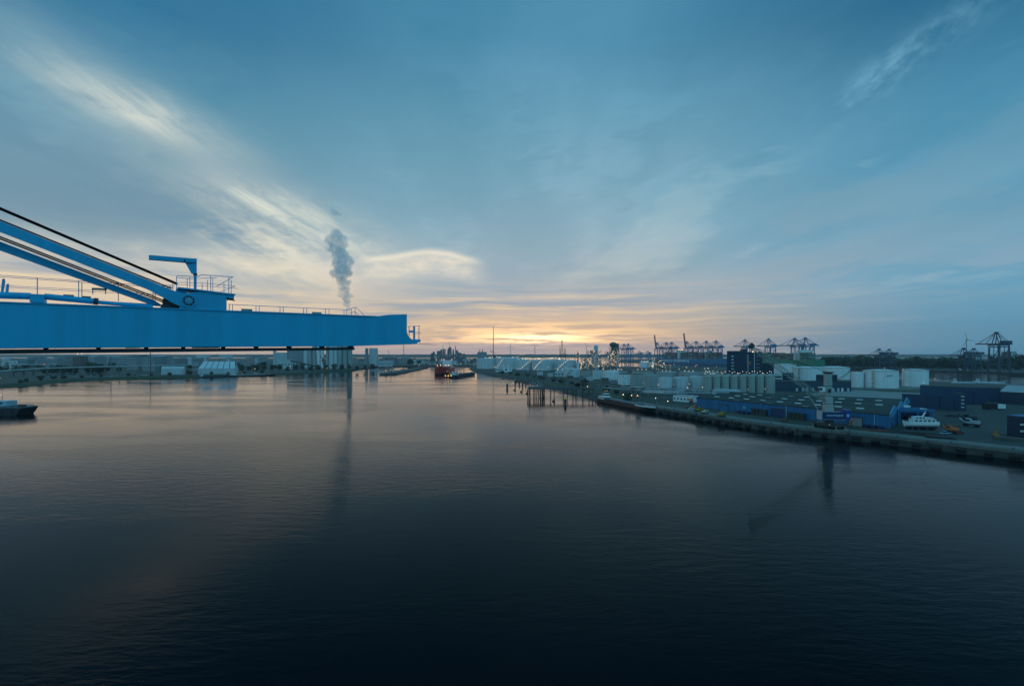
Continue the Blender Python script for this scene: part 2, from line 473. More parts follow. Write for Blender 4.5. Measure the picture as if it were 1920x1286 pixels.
# ------------------------------------------------------------------ land
def ground_mat(name, cols, scale=0.02):
    m = bpy.data.materials.new(name); m.use_nodes = True
    nt = m.node_tree; b = nt.nodes['Principled BSDF']; S.tree = nt
    b.inputs['Roughness'].default_value = 0.9
    geo = nt.nodes.new('ShaderNodeNewGeometry'); p = S(geo.outputs['Position'])
    f = noise(p, scale, 6, 0.62); g = noise(p, scale * 9, 5, 0.65)
    c = ramp(f, [(0.34 + 0.32 * i / (len(cols) - 1), tuple(k) + (1,)) for i, k in enumerate(cols)])
    lum = g * 0.9 + 0.55
    c = mixc(1.0, c, vec(lum, lum, lum), 'MULTIPLY')
    nt.links.new(c.k, b.inputs['Base Color'])
    return m
LAND = ground_mat('made_ground', [(0.055, 0.058, 0.054), (0.030, 0.042, 0.024), (0.075, 0.075, 0.068), (0.038, 0.048, 0.028)], 0.012)
YARD = ground_mat('yard_asphalt', [(0.030, 0.036, 0.036), (0.042, 0.048, 0.047), (0.060, 0.064, 0.06)], 0.03)
PALE = ground_mat('pale_slab', [(0.20, 0.20, 0.19), (0.27, 0.27, 0.255), (0.23, 0.23, 0.22)], 0.03)
GRASS = ground_mat('rough_grass', [(0.030, 0.045, 0.020), (0.055, 0.065, 0.03), (0.04, 0.055, 0.024)], 0.05)

QUAY = [(300, 95), (255, 155), (217, 204), (188, 242), (158, 273), (138, 307), (127, 341), (112, 372), (101, 410), (92, 448)]
RBANK = [(84, 500), (77, 540), (62, 623), (34, 764), (0, 900), (-50, 1080), (-90, 1230), (-130, 1500), (-140, 1760)]
LBANK = [(-480, 1765), (-452, 1350), (-527, 1066), (-632, 964), (-700, 905), (-743, 872), (-752, 800), (-705, 690), (-730, 610), (-900, 560), (-3000, 520)]
def slab(name, pts, z, m, z0=-1.0):
    o = MB().extrude([(x, y, z) for x, y in pts], (0, 0, z0 - z)).build(name, m); o['kind'] = 'structure'; return o
slab('land', QUAY + RBANK + LBANK + [(-10000, 560), (-10000, 5200), (-3500, 5600), (-700, 5200), (120, 4500), (330, 2500), (372, 1660), (690, 1600), (760, 1350), (640, 760), (700, 640), (900, 400), (1000, 95)], 4.0, LAND)
slab('terminal_ground', [(2400, 200), (1500, 700), (1160, 1066), (1128, 1265), (1130, 1557), (1100, 1800), (808, 2400), (650, 2900), (900, 4200), (3000, 5600), (10000, 5600), (10000, 200)], 4.0, LAND)
# far shore of the estuary, low and wooded
def far_shore():
    rnd = random.Random(3); mb = MB(); n = 420; ys = (8900, 9040, 9300)
    rows = []
    prev = 48.0
    for i in range(n + 1):
        x = -10100 + 20200 * i / n
        prev += rnd.uniform(-1.6, 1.6) + (50 - prev) * 0.15
        rows.append([(x, ys[0], 0.1), (x, ys[0] + 10, max(40, prev + rnd.uniform(-2, 2))), (x, ys[2], max(42, prev + rnd.uniform(-3, 3)))])
    vs = [p for r in rows for p in r]; fs = []
    for i in range(n):
        for k in range(2):
            fs.append((3 * i + k, 3 * i + 3 + k, 3 * i + 4 + k, 3 * i + 1 + k))
    mb.add(vs, fs); o = mb.build('far_shore', GRASS); o['kind'] = 'structure'
far_shore()

def offset(pts, d):
    """polyline shifted sideways: positive to the right of travel"""
    out = []
    for i, p in enumerate(pts):
        a = Vector(pts[max(0, i - 1)]); b = Vector(pts[min(len(pts) - 1, i + 1)])
        t = (b - a).normalized(); out.append((p[0] + t.y * d, p[1] - t.x * d))
    return out
# concrete apron along the quay, the open yard behind it, the grass strip along the jetty bank
QA = offset(QUAY, 1.0); QB = offset(QUAY, 13.0)
slab('quay_apron', QA + QB[::-1], 4.05, CONC, 3.9)
slab('yard', [(300, 135), (262, 172), (226, 222), (212, 262), (300, 352), (420, 470), (690, 600), (820, 380), (700, 100), (450, 60)], 4.04, YARD, 3.9)
slab('pale_yard', [(300, 356), (255, 400), (262, 440), (330, 520), (400, 560), (440, 500), (380, 430)], 4.07, PALE, 3.9)
slab('grass_bank', offset([(101, 415), (92, 452), (86, 500), (79, 545), (64, 625), (36, 766), (2, 902), (-48, 1082)], 3) + offset([(101, 415), (92, 452), (86, 500), (79, 545), (64, 625), (36, 766), (2, 902), (-48, 1082)], 26)[::-1], 4.06, GRASS, 3.9)
def bank_slope(name, pts, w, m, z1=4.0):
    """sloping revetment between the land edge and the water"""
    a = pts; b = offset(pts, -w); mb = MB(); n = len(a)
    vs = [(x, y, z1) for x, y in a] + [(x, y, -0.8) for x, y in b]
    mb.add(vs, [(i, i + 1, n + i + 1, n + i) for i in range(n - 1)])
    o = mb.build(name, m); o['kind'] = 'structure'
STONE = ground_mat('revetment_stone', [(0.035, 0.037, 0.033), (0.065, 0.067, 0.06), (0.045, 0.05, 0.038)], 0.15)
bank_slope('revetment', [(92, 448)] + RBANK, 7, STONE)
bank_slope('bank', LBANK[1:], 10, GRASS)

# ------------------------------------------------------------------ near crane boom
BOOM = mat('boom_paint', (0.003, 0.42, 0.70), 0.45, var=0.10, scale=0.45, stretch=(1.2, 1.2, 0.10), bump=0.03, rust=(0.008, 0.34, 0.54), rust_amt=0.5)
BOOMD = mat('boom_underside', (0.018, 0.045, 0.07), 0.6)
ROPE = mat('wire_rope', (0.006, 0.007, 0.008), 0.95, var=0.1); ROPE.node_tree.nodes['Principled BSDF'].inputs['Specular IOR Level'].default_value = 0.1
LAMPBOX = mat('lamp_housing', (0.20, 0.27, 0.24), 0.5)
BA = Vector((-39.5, 37.0)); BE = Vector((27.0, 20.0)).normalized(); BN = Vector((BE.y, -BE.x))
BN3 = Vector((BN.x, BN.y, 0)); BE3 = Vector((BE.x, BE.y, 0))
def BP(px, py, n=0.0):
    """point of the boom's own vertical plane (n metres toward the viewer's side of its near face)"""
    dx, dz = (px - CX) / F, (HY - py) / F
    D = (n + BA.dot(BN)) / (dx * BN.x + BN.y)
    return Vector((D * dx, D, CAM_H + D * dz))
def build_boom():
    root_p = BP(0, 652, -1.2)
    t = thing('crane_boom', 'long bright blue box girder crane boom with forestays reaching over the water', 'crane', root_p)
    def plate(name, poly, n0, n1, m=BOOM, parent=t):
        return MB().extrude([BP(x, y, n0) for x, y in poly], BN3 * (n1 - n0)).build(name, m, parent)
    g = plate('girder', [(-260, 556.4), (705, 593.6), (763, 595), (763, 622), (766, 631), (772, 636), (783, 639), (782, 645), (665, 648.5), (-260, 654.5)], 0, -2.4)
    plate('top_flange', [(-260, 555.2), (706, 592.4), (706, 594.2), (-260, 557.2)], 0.09, -2.5, parent=g)
    plate('end_cap', [(703, 593.5), (730, 590), (763, 589), (763, 594.8)], -0.05, -2.3)
    # vertical stiffener seams of the web
    for k, x in enumerate((-60, 70, 190, 305, 412, 508, 596, 676)):
        yt = 556.4 + (x + 260) * 37.2 / 965 + 2.0; yb = 654.5 - (x + 260) * 6.0 / 925 - 1
        MB().bar(BP(x, yt, 0.004), BP(x, yb, 0.004), 0.03, 0.012, up=BN3).build('weld_seam', BOOM, g)
    # runway beam hung underneath
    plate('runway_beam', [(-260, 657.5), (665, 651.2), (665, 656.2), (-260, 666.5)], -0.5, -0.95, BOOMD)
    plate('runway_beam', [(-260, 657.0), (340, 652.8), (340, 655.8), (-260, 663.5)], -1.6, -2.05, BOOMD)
    for x in (-70, 85, 184, 274, 344, 419, 481, 543, 605, 659):
        yb = 654.5 - (x + 260) * 6.0 / 925
        MB().extrude([BP(x - 5, yb - 0.4, -0.45), BP(x + 5, yb - 0.4, -0.45), BP(x + 3, yb + 3.2, -0.45), BP(x - 3, yb + 3.2, -0.45)], BN3 * -0.55).build('hanger', BLACK, t)
    for x0, x1 in ((360, 412), (235, 262)):
        MB().bar(BP(x0, 651.6, -1.2), BP(x1, 651.2, -1.2), 0.25, 0.12).build('cable_tray', BLACK, t)
    # forestays
    s1 = plate('forestay', [(-260, 311), (0, 414.5), (280, 526), (326, 545), (346, 551), (346, 577), (330, 571), (280, 543.5), (0, 434.5), (-260, 335)], 0.05, -0.28)
    s2 = plate('forestay', [(-260, 355), (0, 453), (288, 562), (302, 571), (285, 572), (0, 469.5), (-260, 370)], -2.1, -2.4)
    def disc(px, py, r, n0, n1, m, name, parent, k=28):
        c = BP(px, py, n0)
        MB().cyl(c, c + BN3 * (n1 - n0), r, n=k).build(name, m, parent, smooth_=True)
    disc(354, 563.5, 0.66, 0.10, -0.34, BOOM, 'eye_plate', s1)
    disc(354, 563.5, 0.46, 0.14, 0.05, DSTEEL, 'bearing_ring', s1)
    disc(354, 563.5, 0.30, 0.19, 0.05, BOOM, 'pin_cover', s1)
    disc(355, 563, 0.12, 0.24, 0.1, HARBG, 'pin', s1)
    for k in range(8):
        a = k * math.pi / 4; c = BP(354, 563.5, 0.13) + BE3 * (0.39 * math.cos(a)) + Vector((0, 0, 0.39 * math.sin(a)))
        MB().cyl(c, c + BN3 * 0.05, 0.045, n=6).build('bolt', BOOM, s1)
    # wire ropes
    for p, q, n in (((-260, 279), (333, 531.5), -1.0), ((-260, 282.5), (333, 534.0), -1.35), ((-260, 309), (322, 541), -0.55), ((-260, 343), (310, 564.5), -1.6), ((-260, 347), (306, 566.5), -1.9)):
        MB().cyl(BP(*p, n), BP(*q, n), 0.062, n=8).build('wire_rope', ROPE, t)
    # hinge block and sheaves
    plate('hinge_block', [(346, 549.5), (378, 546.5), (425, 550.8), (425, 580.6), (424, 582), (345, 580), (336, 578)], 0.0, -2.3)
    plate('block_roof', [(333, 538), (356, 540.5), (442, 551.2), (442, 552.6), (425, 552), (356, 543), (333, 541)], 0.12, -2.45)
    plate('overhang', [(425.3, 552), (439, 552.4), (439, 560), (432, 559), (425.3, 556.5)], 0.0, -1.2)
    plate('cheek_plate', [(330, 541), (352, 543.5), (352, 552), (332, 552)], -0.4, -2.0)
    for (x, y, r, n) in ((322, 562, 0.62, -0.7), (317, 566, 0.52, -1.3), (330, 568, 0.50, -1.7)):
        disc(x, y, r, n, n - 0.18, DSTEEL, 'sheave', t, 22)
        disc(x, y, r * 0.45, n + 0.03, n - 0.2, HARBG, 'sheave_hub', t, 14)
    plate('machinery_box', [(305, 569), (312, 554), (330, 556), (345, 566), (352, 579), (300, 577)], -0.75, -1.9, DSTEEL)
    lb = plate('flood_lamp', [(425.5, 558), (437, 560), (441, 564), (427, 562.6)], 0.05, -0.5, DSTEEL)
    plate('lamp_glass', [(427.5, 563), (438.5, 564.4), (437, 565.6), (428, 564.6)], 0.0, -0.45, mat('flood_glass', (1.0, 0.80, 0.52), var=0, emit=0.75), lb)
    # hatch on top of the block
    plate('access_hatch', [(385, 545.5), (400, 547), (400, 548.4), (385, 547.4)], -0.8, -1.6)
    # davit
    d = plate('davit_column', [(347, 491), (361, 485), (369, 484.6), (369, 513), (359.5, 513)], -0.95, -1.2)
    plate('davit_arm', [(279, 478), (361, 484.6), (369, 485), (369, 492.5), (346, 491.8), (279, 486.2)], -0.85, -1.3, parent=d)
    plate('rib', [(349, 492.8), (360, 493.4), (360, 494.2), (349, 493.6)], -0.90, -1.25, DSTEEL, d)
    MB().cyl(BP(366, 513, -1.07), BP(366, 516.5, -1.07), 0.17, n=14).build('slewing_collar', DSTEEL, d, smooth_=True)
    MB().cyl(BP(366, 516.5, -1.07), BP(366, 543, -1.07), 0.12, n=14).build('davit_post', BOOM, d, smooth_=True)
    MB().bar(BP(346.5, 487, -0.83), BP(347, 492, -0.83), 0.10, 0.05).build('davit_pin', BLACK, d)
    # railings: (top line, mid line, posts)
    def pipe_line(pts, n, r=0.028, name='handrail'):
        mb = MB()
        for a, b in zip(pts[:-1], pts[1:]): mb.cyl(BP(*a, n), BP(*b, n), r, n=6)
        return mb.build(name, BOOM, t)
    def posts(lst, n, w=0.075):
        for x, y0, y1 in lst: MB().bar(BP(x, y0, n), BP(x, y1, n), w, 0.05, up=BE3).build('railing_post', BOOM, t)
    # rear walkway, left part
    pipe_line([(-260, 498), (0, 516), (150, 526.8), (326, 538)], -2.3, 0.022)
    pipe_line([(-260, 501), (0, 519), (150, 529.2), (326, 540.6)], -2.3, 0.022)
    pipe_line([(-260, 519), (0, 535), (150, 543), (326, 553.6)], -2.3, 0.018)
    pipe_line([(-260, 522), (0, 538), (150, 546), (326, 556)], -2.3, 0.018)
    posts([(-60, 512, 550), (70, 521, 553), (147.5, 526.5, 558), (153.5, 529, 559), (222, 532, 565), (287, 536, 571), (291, 537, 572)], -2.3, 0.13)
    plate('toe_board', [(150, 562), (330, 572.5), (330, 576), (150, 565)], -2.28, -2.34)
    # right part toward the tip
    pipe_line([(428, 570.6), (540, 576), (652, 581)], -2.3, 0.030)
    posts([(430, 571, 584), (436, 571, 584), (480, 573, 586), (486, 573.4, 586), (525, 575, 588), (531, 575.4, 588), (569, 577, 590), (575, 577.5, 590), (610, 579, 591.5), (617, 579.4, 592), (645, 580.5, 593)], -2.3, 0.085)
    pipe_line([(650, 582), (661, 577.4), (668, 576), (685, 593.5)], -2.3, 0.032)
    pipe_line([(656, 588), (664, 584), (676, 593.5)], -2.3, 0.026)
    posts([(650, 582, 593.5), (659, 578, 593.5), (666, 576.2, 593.5)], -2.3, 0.06)
    # hinge-block platform railing: near side, far side, right end
    pipe_line([(331, 545), (331, 519), (334, 516.8), (365, 519), (372, 518.2), (378, 515.4), (437, 519.4)], 0.0, 0.030)
    pipe_line([(333, 529.5), (386, 531.5), (441, 536.4)], 0.0, 0.022)
    posts([(356, 519, 543.5), (395, 516.6, 548.6), (429, 519, 551.6), (433.5, 525, 551.8)], 0.0, 0.09)
    pipe_line([(333, 521), (357, 522.4), (406, 521)], -2.3, 0.026); pipe_line([(333, 533.4), (400, 537.6), (446, 541)], -2.3, 0.020)
    pipe_line([(300, 538), (306, 534.6), (328, 535.2)], -2.0, 0.024)
    posts([(319, 535, 546), (324, 532, 544), (351, 522, 543), (379, 531, 546), (389, 525, 547), (399, 520.6, 548), (420, 531, 550)], -2.3, 0.08)
    mb = MB()
    mb.cyl(BP(437, 519.4, 0), BP(406, 537, -2.3), 0.026, n=6); mb.cyl(BP(441, 536.4, 0), BP(412, 548, -2.3), 0.022, n=6)
    mb.build('handrail', BOOM, t)
    # pipes and boxes along the top
    for p, q, r in (((-260, 545), (58, 555.5), 0.27), ((84, 556), (181, 565.4), 0.25), ((181, 566.5), (287, 575.2), 0.165)):
        MB().cyl(BP(*p, -0.7), BP(*q, -0.7), r, n=16).build('pipe', BOOM, t, smooth_=True)
    MB().cyl(BP(176, 564.6, -0.7), BP(184, 565.6, -0.7), 0.29, n=16).build('pipe_flange', DSTEEL, t, smooth_=True)
    plate('pipe_saddle', [(58, 551), (82, 552), (84, 567.5), (55, 566)], -0.2, -1.3)
    plate('vent_box', [(118, 552), (138, 553), (137, 555), (119, 554.4)], -1.6, -2.0, DSTEEL)
    plate('vent_box', [(154, 555), (170, 556), (170, 560.5), (154, 560)], -1.8, -2.2, DSTEEL)
    plate('bracket', [(1, 551), (4, 523), (8, 522), (9, 528), (5, 552)], -1.6, -1.8)
    plate('bracket', [(9, 553), (12, 533), (16, 532), (15, 553)], -1.6, -1.8)
    for x0, y0, w in ((172, 539.5, 28), (453, 578.8, 20), (586, 584.8, 17)):
        b = plate('light_box', [(x0, y0), (x0 + w, y0 + w * 0.045), (x0 + w, y0 + 3.4 + w * 0.045), (x0, y0 + 3.4)], -2.25, -2.5, LAMPBOX)
        MB().bar(BP(x0 + 2, y0 + 3, -2.35), BP(x0 + 2, y0 + 12, -2.35), 0.05).build('bracket', BOOM, b)
        MB().bar(BP(x0 + w - 2, y0 + 4, -2.35), BP(x0 + w - 2, y0 + 12, -2.35), 0.05).build('bracket', BOOM, b)
    # tip platform
    p = plate('tip_platform', [(762.8, 634), (768, 636), (788.5, 636.5), (788.5, 641.5), (762.8, 640)], -0.1, -2.2)
    for n in (-0.15, -2.1):
        pipe = MB()
        pipe.cyl(BP(764, 612.2, n), BP(788, 611, n), 0.03, n=6); pipe.cyl(BP(764, 622.8, n), BP(789.5, 624, n), 0.028, n=6)
        pipe.build('handrail', BOOM, p)
        for x, y0, y1 in ((767, 612, 635), (785.5, 611.4, 637)): MB().bar(BP(x, y0, n), BP(x, y1, n), 0.09, 0.06, up=BE3).build('railing_post', BOOM, p)
    MB().bar(BP(776.5, 612, -0.6), BP(776.5, 637, -0.6), 0.22, 0.16, up=BE3).build('bumper_post', BOOM, p)
    MB().extrude([BP(770, 619.5, -0.5), BP(778.5, 619.5, -0.5), BP(778.5, 623, -0.5), BP(770, 623, -0.5)], BN3 * -0.5).build('sensor_box', BOOM, p)
    MB().cyl(BP(782, 644, -0.4), BP(821, 646.2, -0.4), 0.035, 0.012, n=6).build('whip_aerial', ORANGE, p)
    # the rest of the crane, left of the picture: pylon, legs and their footing
    u = lambda s, n, z: Vector((BA.x + BE.x * s + BN.x * n, BA.y + BE.y * s + BN.y * n, z))
    py = MB()
    for n in (0.0, -2.4): py.bar(u(-25, n * 2 + 2.4, 46), u(-36, n, 75), 1.0, 1.0).bar(u(-47, n * 2 + 2.4, 46), u(-36, n, 75), 0.8, 0.8)
    py.bar(u(-36, 0.6, 74.6), u(-36, -3.0, 74.6), 1.4, 1.2).build('pylon', BOOM, t)
    MB().bar(u(-12, -1.2, 46.8), u(-60, -1.2, 46.8), 2.4, 3.4).build('rear_girder', BOOM, t)
    for s in (-25, -47):
        for n in (9, -11): MB().bar(u(s, n, 4), u(s, n * 0.3, 45.1), 1.8, 1.8).build('leg', BOOM, t)
build_boom()
slab('crane_quay', [tuple(BA + BE * s + BN * n) for s, n in ((-14, 16), (-14, -18), (-75, -18), (-75, 16))], 4.0, CONCD)

# ------------------------------------------------------------------ shared builders
def along(pts, s):
    for a, b in zip(pts[:-1], pts[1:]):
        a, b = Vector(a), Vector(b); L = (b - a).length
        if s <= L: t = (b - a) / L; return a + t * s, t
        s -= L
    return b, t
def plen(pts): return sum((Vector(b) - Vector(a)).length for a, b in zip(pts[:-1], pts[1:]))

def hull(mb, c, L, B, z0, z1, rz, bow=0.22, stern=0.08, sheer=0.0, fill=0.75, sternw=0.8):
    """ship hull, bow toward the direction rz"""
    ca, sa = math.cos(rz), math.sin(rz); st = []
    N = 16
    for i in range(N + 1):
        t = i / N; x = (t - 0.5) * L
        if t > 1 - bow: k = (t - (1 - bow)) / bow; w = max(0.015, (1 - k ** 2.2))
        elif t < stern: k = (stern - t) / stern; w = 1 - (1 - sternw) * k * k
        else: w = 1.0
        zt = z1 + sheer * (max(0, (t - 0.75) / 0.25) ** 2 + 0.35 * max(0, (0.15 - t) / 0.15) ** 2)
        rake = 0.04 * L * max(0, (t - (1 - bow)) / bow) if t > 1 - bow else 0
        st.append([(x - rake * 0.6, -w * B / 2 * fill, z0), (x + rake * 0.3, -w * B / 2, z0 + (zt - z0) * 0.45), (x + rake, -w * B / 2, zt),
                   (x + rake, w * B / 2, zt), (x + rake * 0.3, w * B / 2, z0 + (zt - z0) * 0.45), (x - rake * 0.6, w * B / 2 * fill, z0)])
    vs = [(c[0] + ca * x - sa * y, c[1] + sa * x + ca * y, z) for r in st for x, y, z in r]; fs = []
    for i in range(N):
        for k in range(6):
            l = (k + 1) % 6; fs.append((6 * i + k, 6 * i + l, 6 * i + 6 + l, 6 * i + 6 + k))
    fs.append(tuple(range(6))); fs.append(tuple(6 * N + k for k in range(5, -1, -1)))
    return mb.add(vs, fs)
def loc2(c, rz, x, y): return (c[0] + math.cos(rz) * x - math.sin(rz) * y, c[1] + math.sin(rz) * x + math.cos(rz) * y)

def tank(c, r, z1, label, m=TANKW, roofm=None, roof=0.10, stair=None, group='storage tanks', rim=True, z0=4.0, lamps=None, bands=2, name='storage_tank', gauge=False):
    """upright storage tank: shell, roof, wind girders, spiral stair with lamps"""
    t = thing(name, label, 'tank', (c[0], c[1], z0), group)
    h = z1 - z0; n = 48 if r > 10 else 32
    MB().lathe((c[0], c[1], z0), [(r, 0), (r, h)], n).build('shell', m, t, smooth_=True)
    prof = [(r * 1.004, h), (r * 1.004, h + 0.25), (r * 0.70, h + r * roof * 0.55), (r * 0.35, h + r * roof * 0.9), (0.4, h + r * roof)]
    rf = MB().lathe((c[0], c[1], z0), prof, n).build('roof', roofm or m, t, smooth_=True)
    MB().cyl((c[0] + r * 0.3, c[1] - r * 0.2, z0 + h + r * roof * 0.6), (c[0] + r * 0.3, c[1] - r * 0.2, z0 + h + r * roof + 0.9), 0.35, n=8).build('vent', STEEL, rf)
    for k in range(bands):
        MB().ring((c[0], c[1], z0 + h * (k + 1) / (bands + 1)), r + 0.01, 0.13, 0.22, n).build('wind_girder', m, t)
    MB().ring((c[0], c[1], z0), r + 0.01, 0.5, 0.4, n).build('footing', CONC, t)
    if rim:
        mb = MB().ring((c[0], c[1], z0 + h + 1.15), r * 0.98, 0.08, 0.08, n)
        for i in range(0, n, 2):
            a = 2 * math.pi * i / n; mb.bar((c[0] + r * 0.99 * math.cos(a), c[1] + r * 0.99 * math.sin(a), z0 + h + 0.1), (c[0] + r * 0.99 * math.cos(a), c[1] + r * 0.99 * math.sin(a), z0 + h + 1.2), 0.08)
        mb.build('rim_railing', STEEL, t)
    if stair:
        a0, a1, nl, sm = stair
        mb = MB(); N = max(16, int(abs(a1 - a0) * r / 1.6 * 57.3 / 57.3 / 57.3) + 16); rail = MB(); prev = None
        for i in range(N):
            f = i / (N - 1); a = R(a0 + (a1 - a0) * f); zz = z0 + 0.3 + (h - 0.3) * f
            p = Vector((c[0] + (r + 0.75) * math.cos(a), c[1] + (r + 0.75) * math.sin(a), zz))
            d = max(0.6, abs(R(a1 - a0)) * r / N)
            mb.rbox((p.x, p.y), d * 1.05, 1.2, zz - 0.22, zz + 0.06, a + math.pi / 2)
            q = Vector((c[0] + (r + 1.35) * math.cos(a), c[1] + (r + 1.35) * math.sin(a), zz + 1.1))
            rail.bar(q - Vector((0, 0, 1.1)), q, 0.07)
            if prev is not None: rail.bar(prev, q, 0.09)
            prev = q
        so = mb.build('stair', sm, t); rail.build('handrail', sm, so)
        for i in range(nl):
            f = (i + 0.5) / nl; a = R(a0 + (a1 - a0) * f); zz = z0 + (h - 0.3) * f + 1.9
            lamp((c[0] + (r + 1.4) * math.cos(a), c[1] + (r + 1.4) * math.sin(a), zz), so, LAMP_WHITE if i % 2 else LAMP_WARM)
    for p in lamps or []:
        lamp(p, t, LAMP_WHITE)
    return t

def block(name, label, cat, pts, z0, z1, m, roofm=None, wins=None, group=None, parapet=0.5, gable=None, winm=None):
    """building on a quadrilateral footprint (first edge faces the viewer): wall, roof, windows on the front"""
    P = [Vector((p[0], p[1])) for p in pts]; c = sum(P, Vector((0, 0))) / 4
    t = thing(name, label, cat, (c.x, c.y, z0), group)
    MB().hexa([(p.x, p.y, z0) for p in P], [(p.x, p.y, z1) for p in P]).build('wall', m, t)
    if gable:
        mb = MB(); o = [c + (p - c) * 1.02 for p in P]
        a = (o[3] + o[0]) / 2; b = (o[1] + o[2]) / 2
        mb.add([(o[0].x, o[0].y, z1), (o[1].x, o[1].y, z1), (o[2].x, o[2].y, z1), (o[3].x, o[3].y, z1), (a.x, a.y, z1 + gable), (b.x, b.y, z1 + gable)],
               [(0, 1, 5, 4), (2, 3, 4, 5), (0, 4, 3), (1, 2, 5), (0, 3, 2, 1)])
        mb.build('roof', roofm or ROOFD, t)
    else:
        o = [c + (p - c) * 1.012 for p in P]
        MB().hexa([(p.x, p.y, z1 + 0.01) for p in o], [(p.x, p.y, z1 + parapet) for p in o]).build('roof', roofm or ROOFD, t)
    if wins:
        nx, nz, ww, wh = wins[:4]; u = (P[1] - P[0]); L = u.length; u /= L; nrm = Vector((u.y, -u.x))
        for k in range(nz):
            for i in range(nx):
                f = (i + 0.5) / nx * L; z = z0 + (z1 - z0) * (k + 0.5) / nz
                p = P[0] + u * f + nrm * 0.06
                MB().rbox((p.x, p.y), ww, 0.14, z - wh / 2, z + wh / 2, math.atan2(u.y, u.x)).build('window', winm or GLASS, t)
    return t
def quad(px0, px1, D0, D1, depth, face=False):
    """footprint whose front runs between two picture columns at distances D0, D1"""
    if face:                                              # front square to the line of sight
        k = ((px0 + px1) / 2 - CX) / F; r = Vector((k, 1)).normalized(); C = D0 * (k * r.x + r.y)
        D0 = C / ((px0 - CX) / F * r.x + r.y); D1 = C / ((px1 - CX) / F * r.x + r.y)
    a = Vector((XA(px0, D0), D0)); b = Vector((XA(px1, D1), D1)); u = (b - a).normalized(); n = Vector((-u.y, u.x))
    if n.y < 0: n = -n
    return [tuple(a), tuple(b), tuple(b + n * depth), tuple(a + n * depth)]
def front_pane(q, px, w, zc, h, m, parent, name='window', proud=0.1):
    """pane set on the front edge of a footprint at a picture column"""
    a, b = Vector(q[0]), Vector(q[1]); d = b - a; k = (px - CX) / F; s = (k * a.y - a.x) / (d.x - k * d.y); p = a + d * s; u = d.normalized(); n = Vector((u.y, -u.x))
    p = p + n * proud
    return MB().rbox(p, w, 0.16, zc - h / 2, zc + h / 2, math.atan2(u.y, u.x)).build(name, m, parent)
def pole_lamp(p, h, label, m=None, group='yard lamp posts', r=None, pole=STEEL):
    t = thing('lamp_post', label, 'lamp post', p, group)
    MB().cyl(p, (p[0], p[1], p[2] + h), 0.14, 0.08, 6).build('pole', pole, t)
    MB().bar((p[0], p[1], p[2] + h), (p[0] - 0.9, p[1] - 0.6, p[2] + h + 0.1), 0.1).build('arm', pole, t)
    lamp((p[0] - 0.9, p[1] - 0.6, p[2] + h - 0.1), t, m, r, 'lamp_head')
    return t

# ------------------------------------------------------------------ quay wall
def build_quay():
    L = plen(QUAY); t = thing('quay_wall', 'long concrete quay wall with black rubber fenders in front of the blue warehouse', 'quay', (QUAY[2][0], QUAY[2][1], 0))
    st = 8.0; n = int(L / st)
    for i in range(n):
        p, d = along(QUAY, (i + 0.5) * st); rz = math.atan2(d.y, d.x); nrm = Vector((-d.y, d.x))     # toward the water
        q = p + nrm * 0.25
        MB().rbox(q, st - 0.08, 1.1, 2.9, 4.32, rz).build('capping_block', CONC, t)
        q = p + nrm * 0.05
        MB().rbox(q, st - 0.05, 0.6, -1, 2.89, rz).build('wall_panel', CONCD, t)
        q = p + nrm * 1.15 + d * random.uniform(-1.2, 1.2); fz = random.uniform(1.0, 1.8); fl = random.uniform(1.2, 2.1)
        f = MB().cyl((q.x - d.x * fl, q.y - d.y * fl, fz), (q.x + d.x * fl, q.y + d.y * fl, fz), 0.85, n=10).build('fender', BLACK, t, smooth_=True)
        if i % 4 == 1:
            q2, d2 = along(QUAY, i * st); q2 = q2 + nrm * 0.95
            MB().rbox(q2, 0.9, 0.3, 0.2, 4.1, rz).build('ladder', DSTEEL, t)
    for i in range(2, int(L / 20)):
        p, d = along(QUAY, i * 20.0); q = p - Vector((-d.y, d.x)) * 1.6
        b = MB().lathe((q.x, q.y, 4.05), [(0.35, 0), (0.28, 0.25), (0.26, 0.5), (0.5, 0.62), (0.45, 0.8)], 10).build('bollard', DSTEEL, None, (q.x, q.y, 4.05), smooth_=True)
        tag(b, 'black mooring bollard, %s along the quay counted from the right picture edge' % ORD[i - 2], 'bollard', 'bollards on the quay edge')
    # crane rail and kerb line on the apron
    R1 = offset(QUAY, 3.2)
    mb = MB()
    for a, b in zip(R1[:-1], R1[1:]): mb.bar((a[0], a[1], 4.10), (b[0], b[1], 4.10), 0.25, 0.1)
    mb.build('crane_rail', DSTEEL, t)
build_quay()

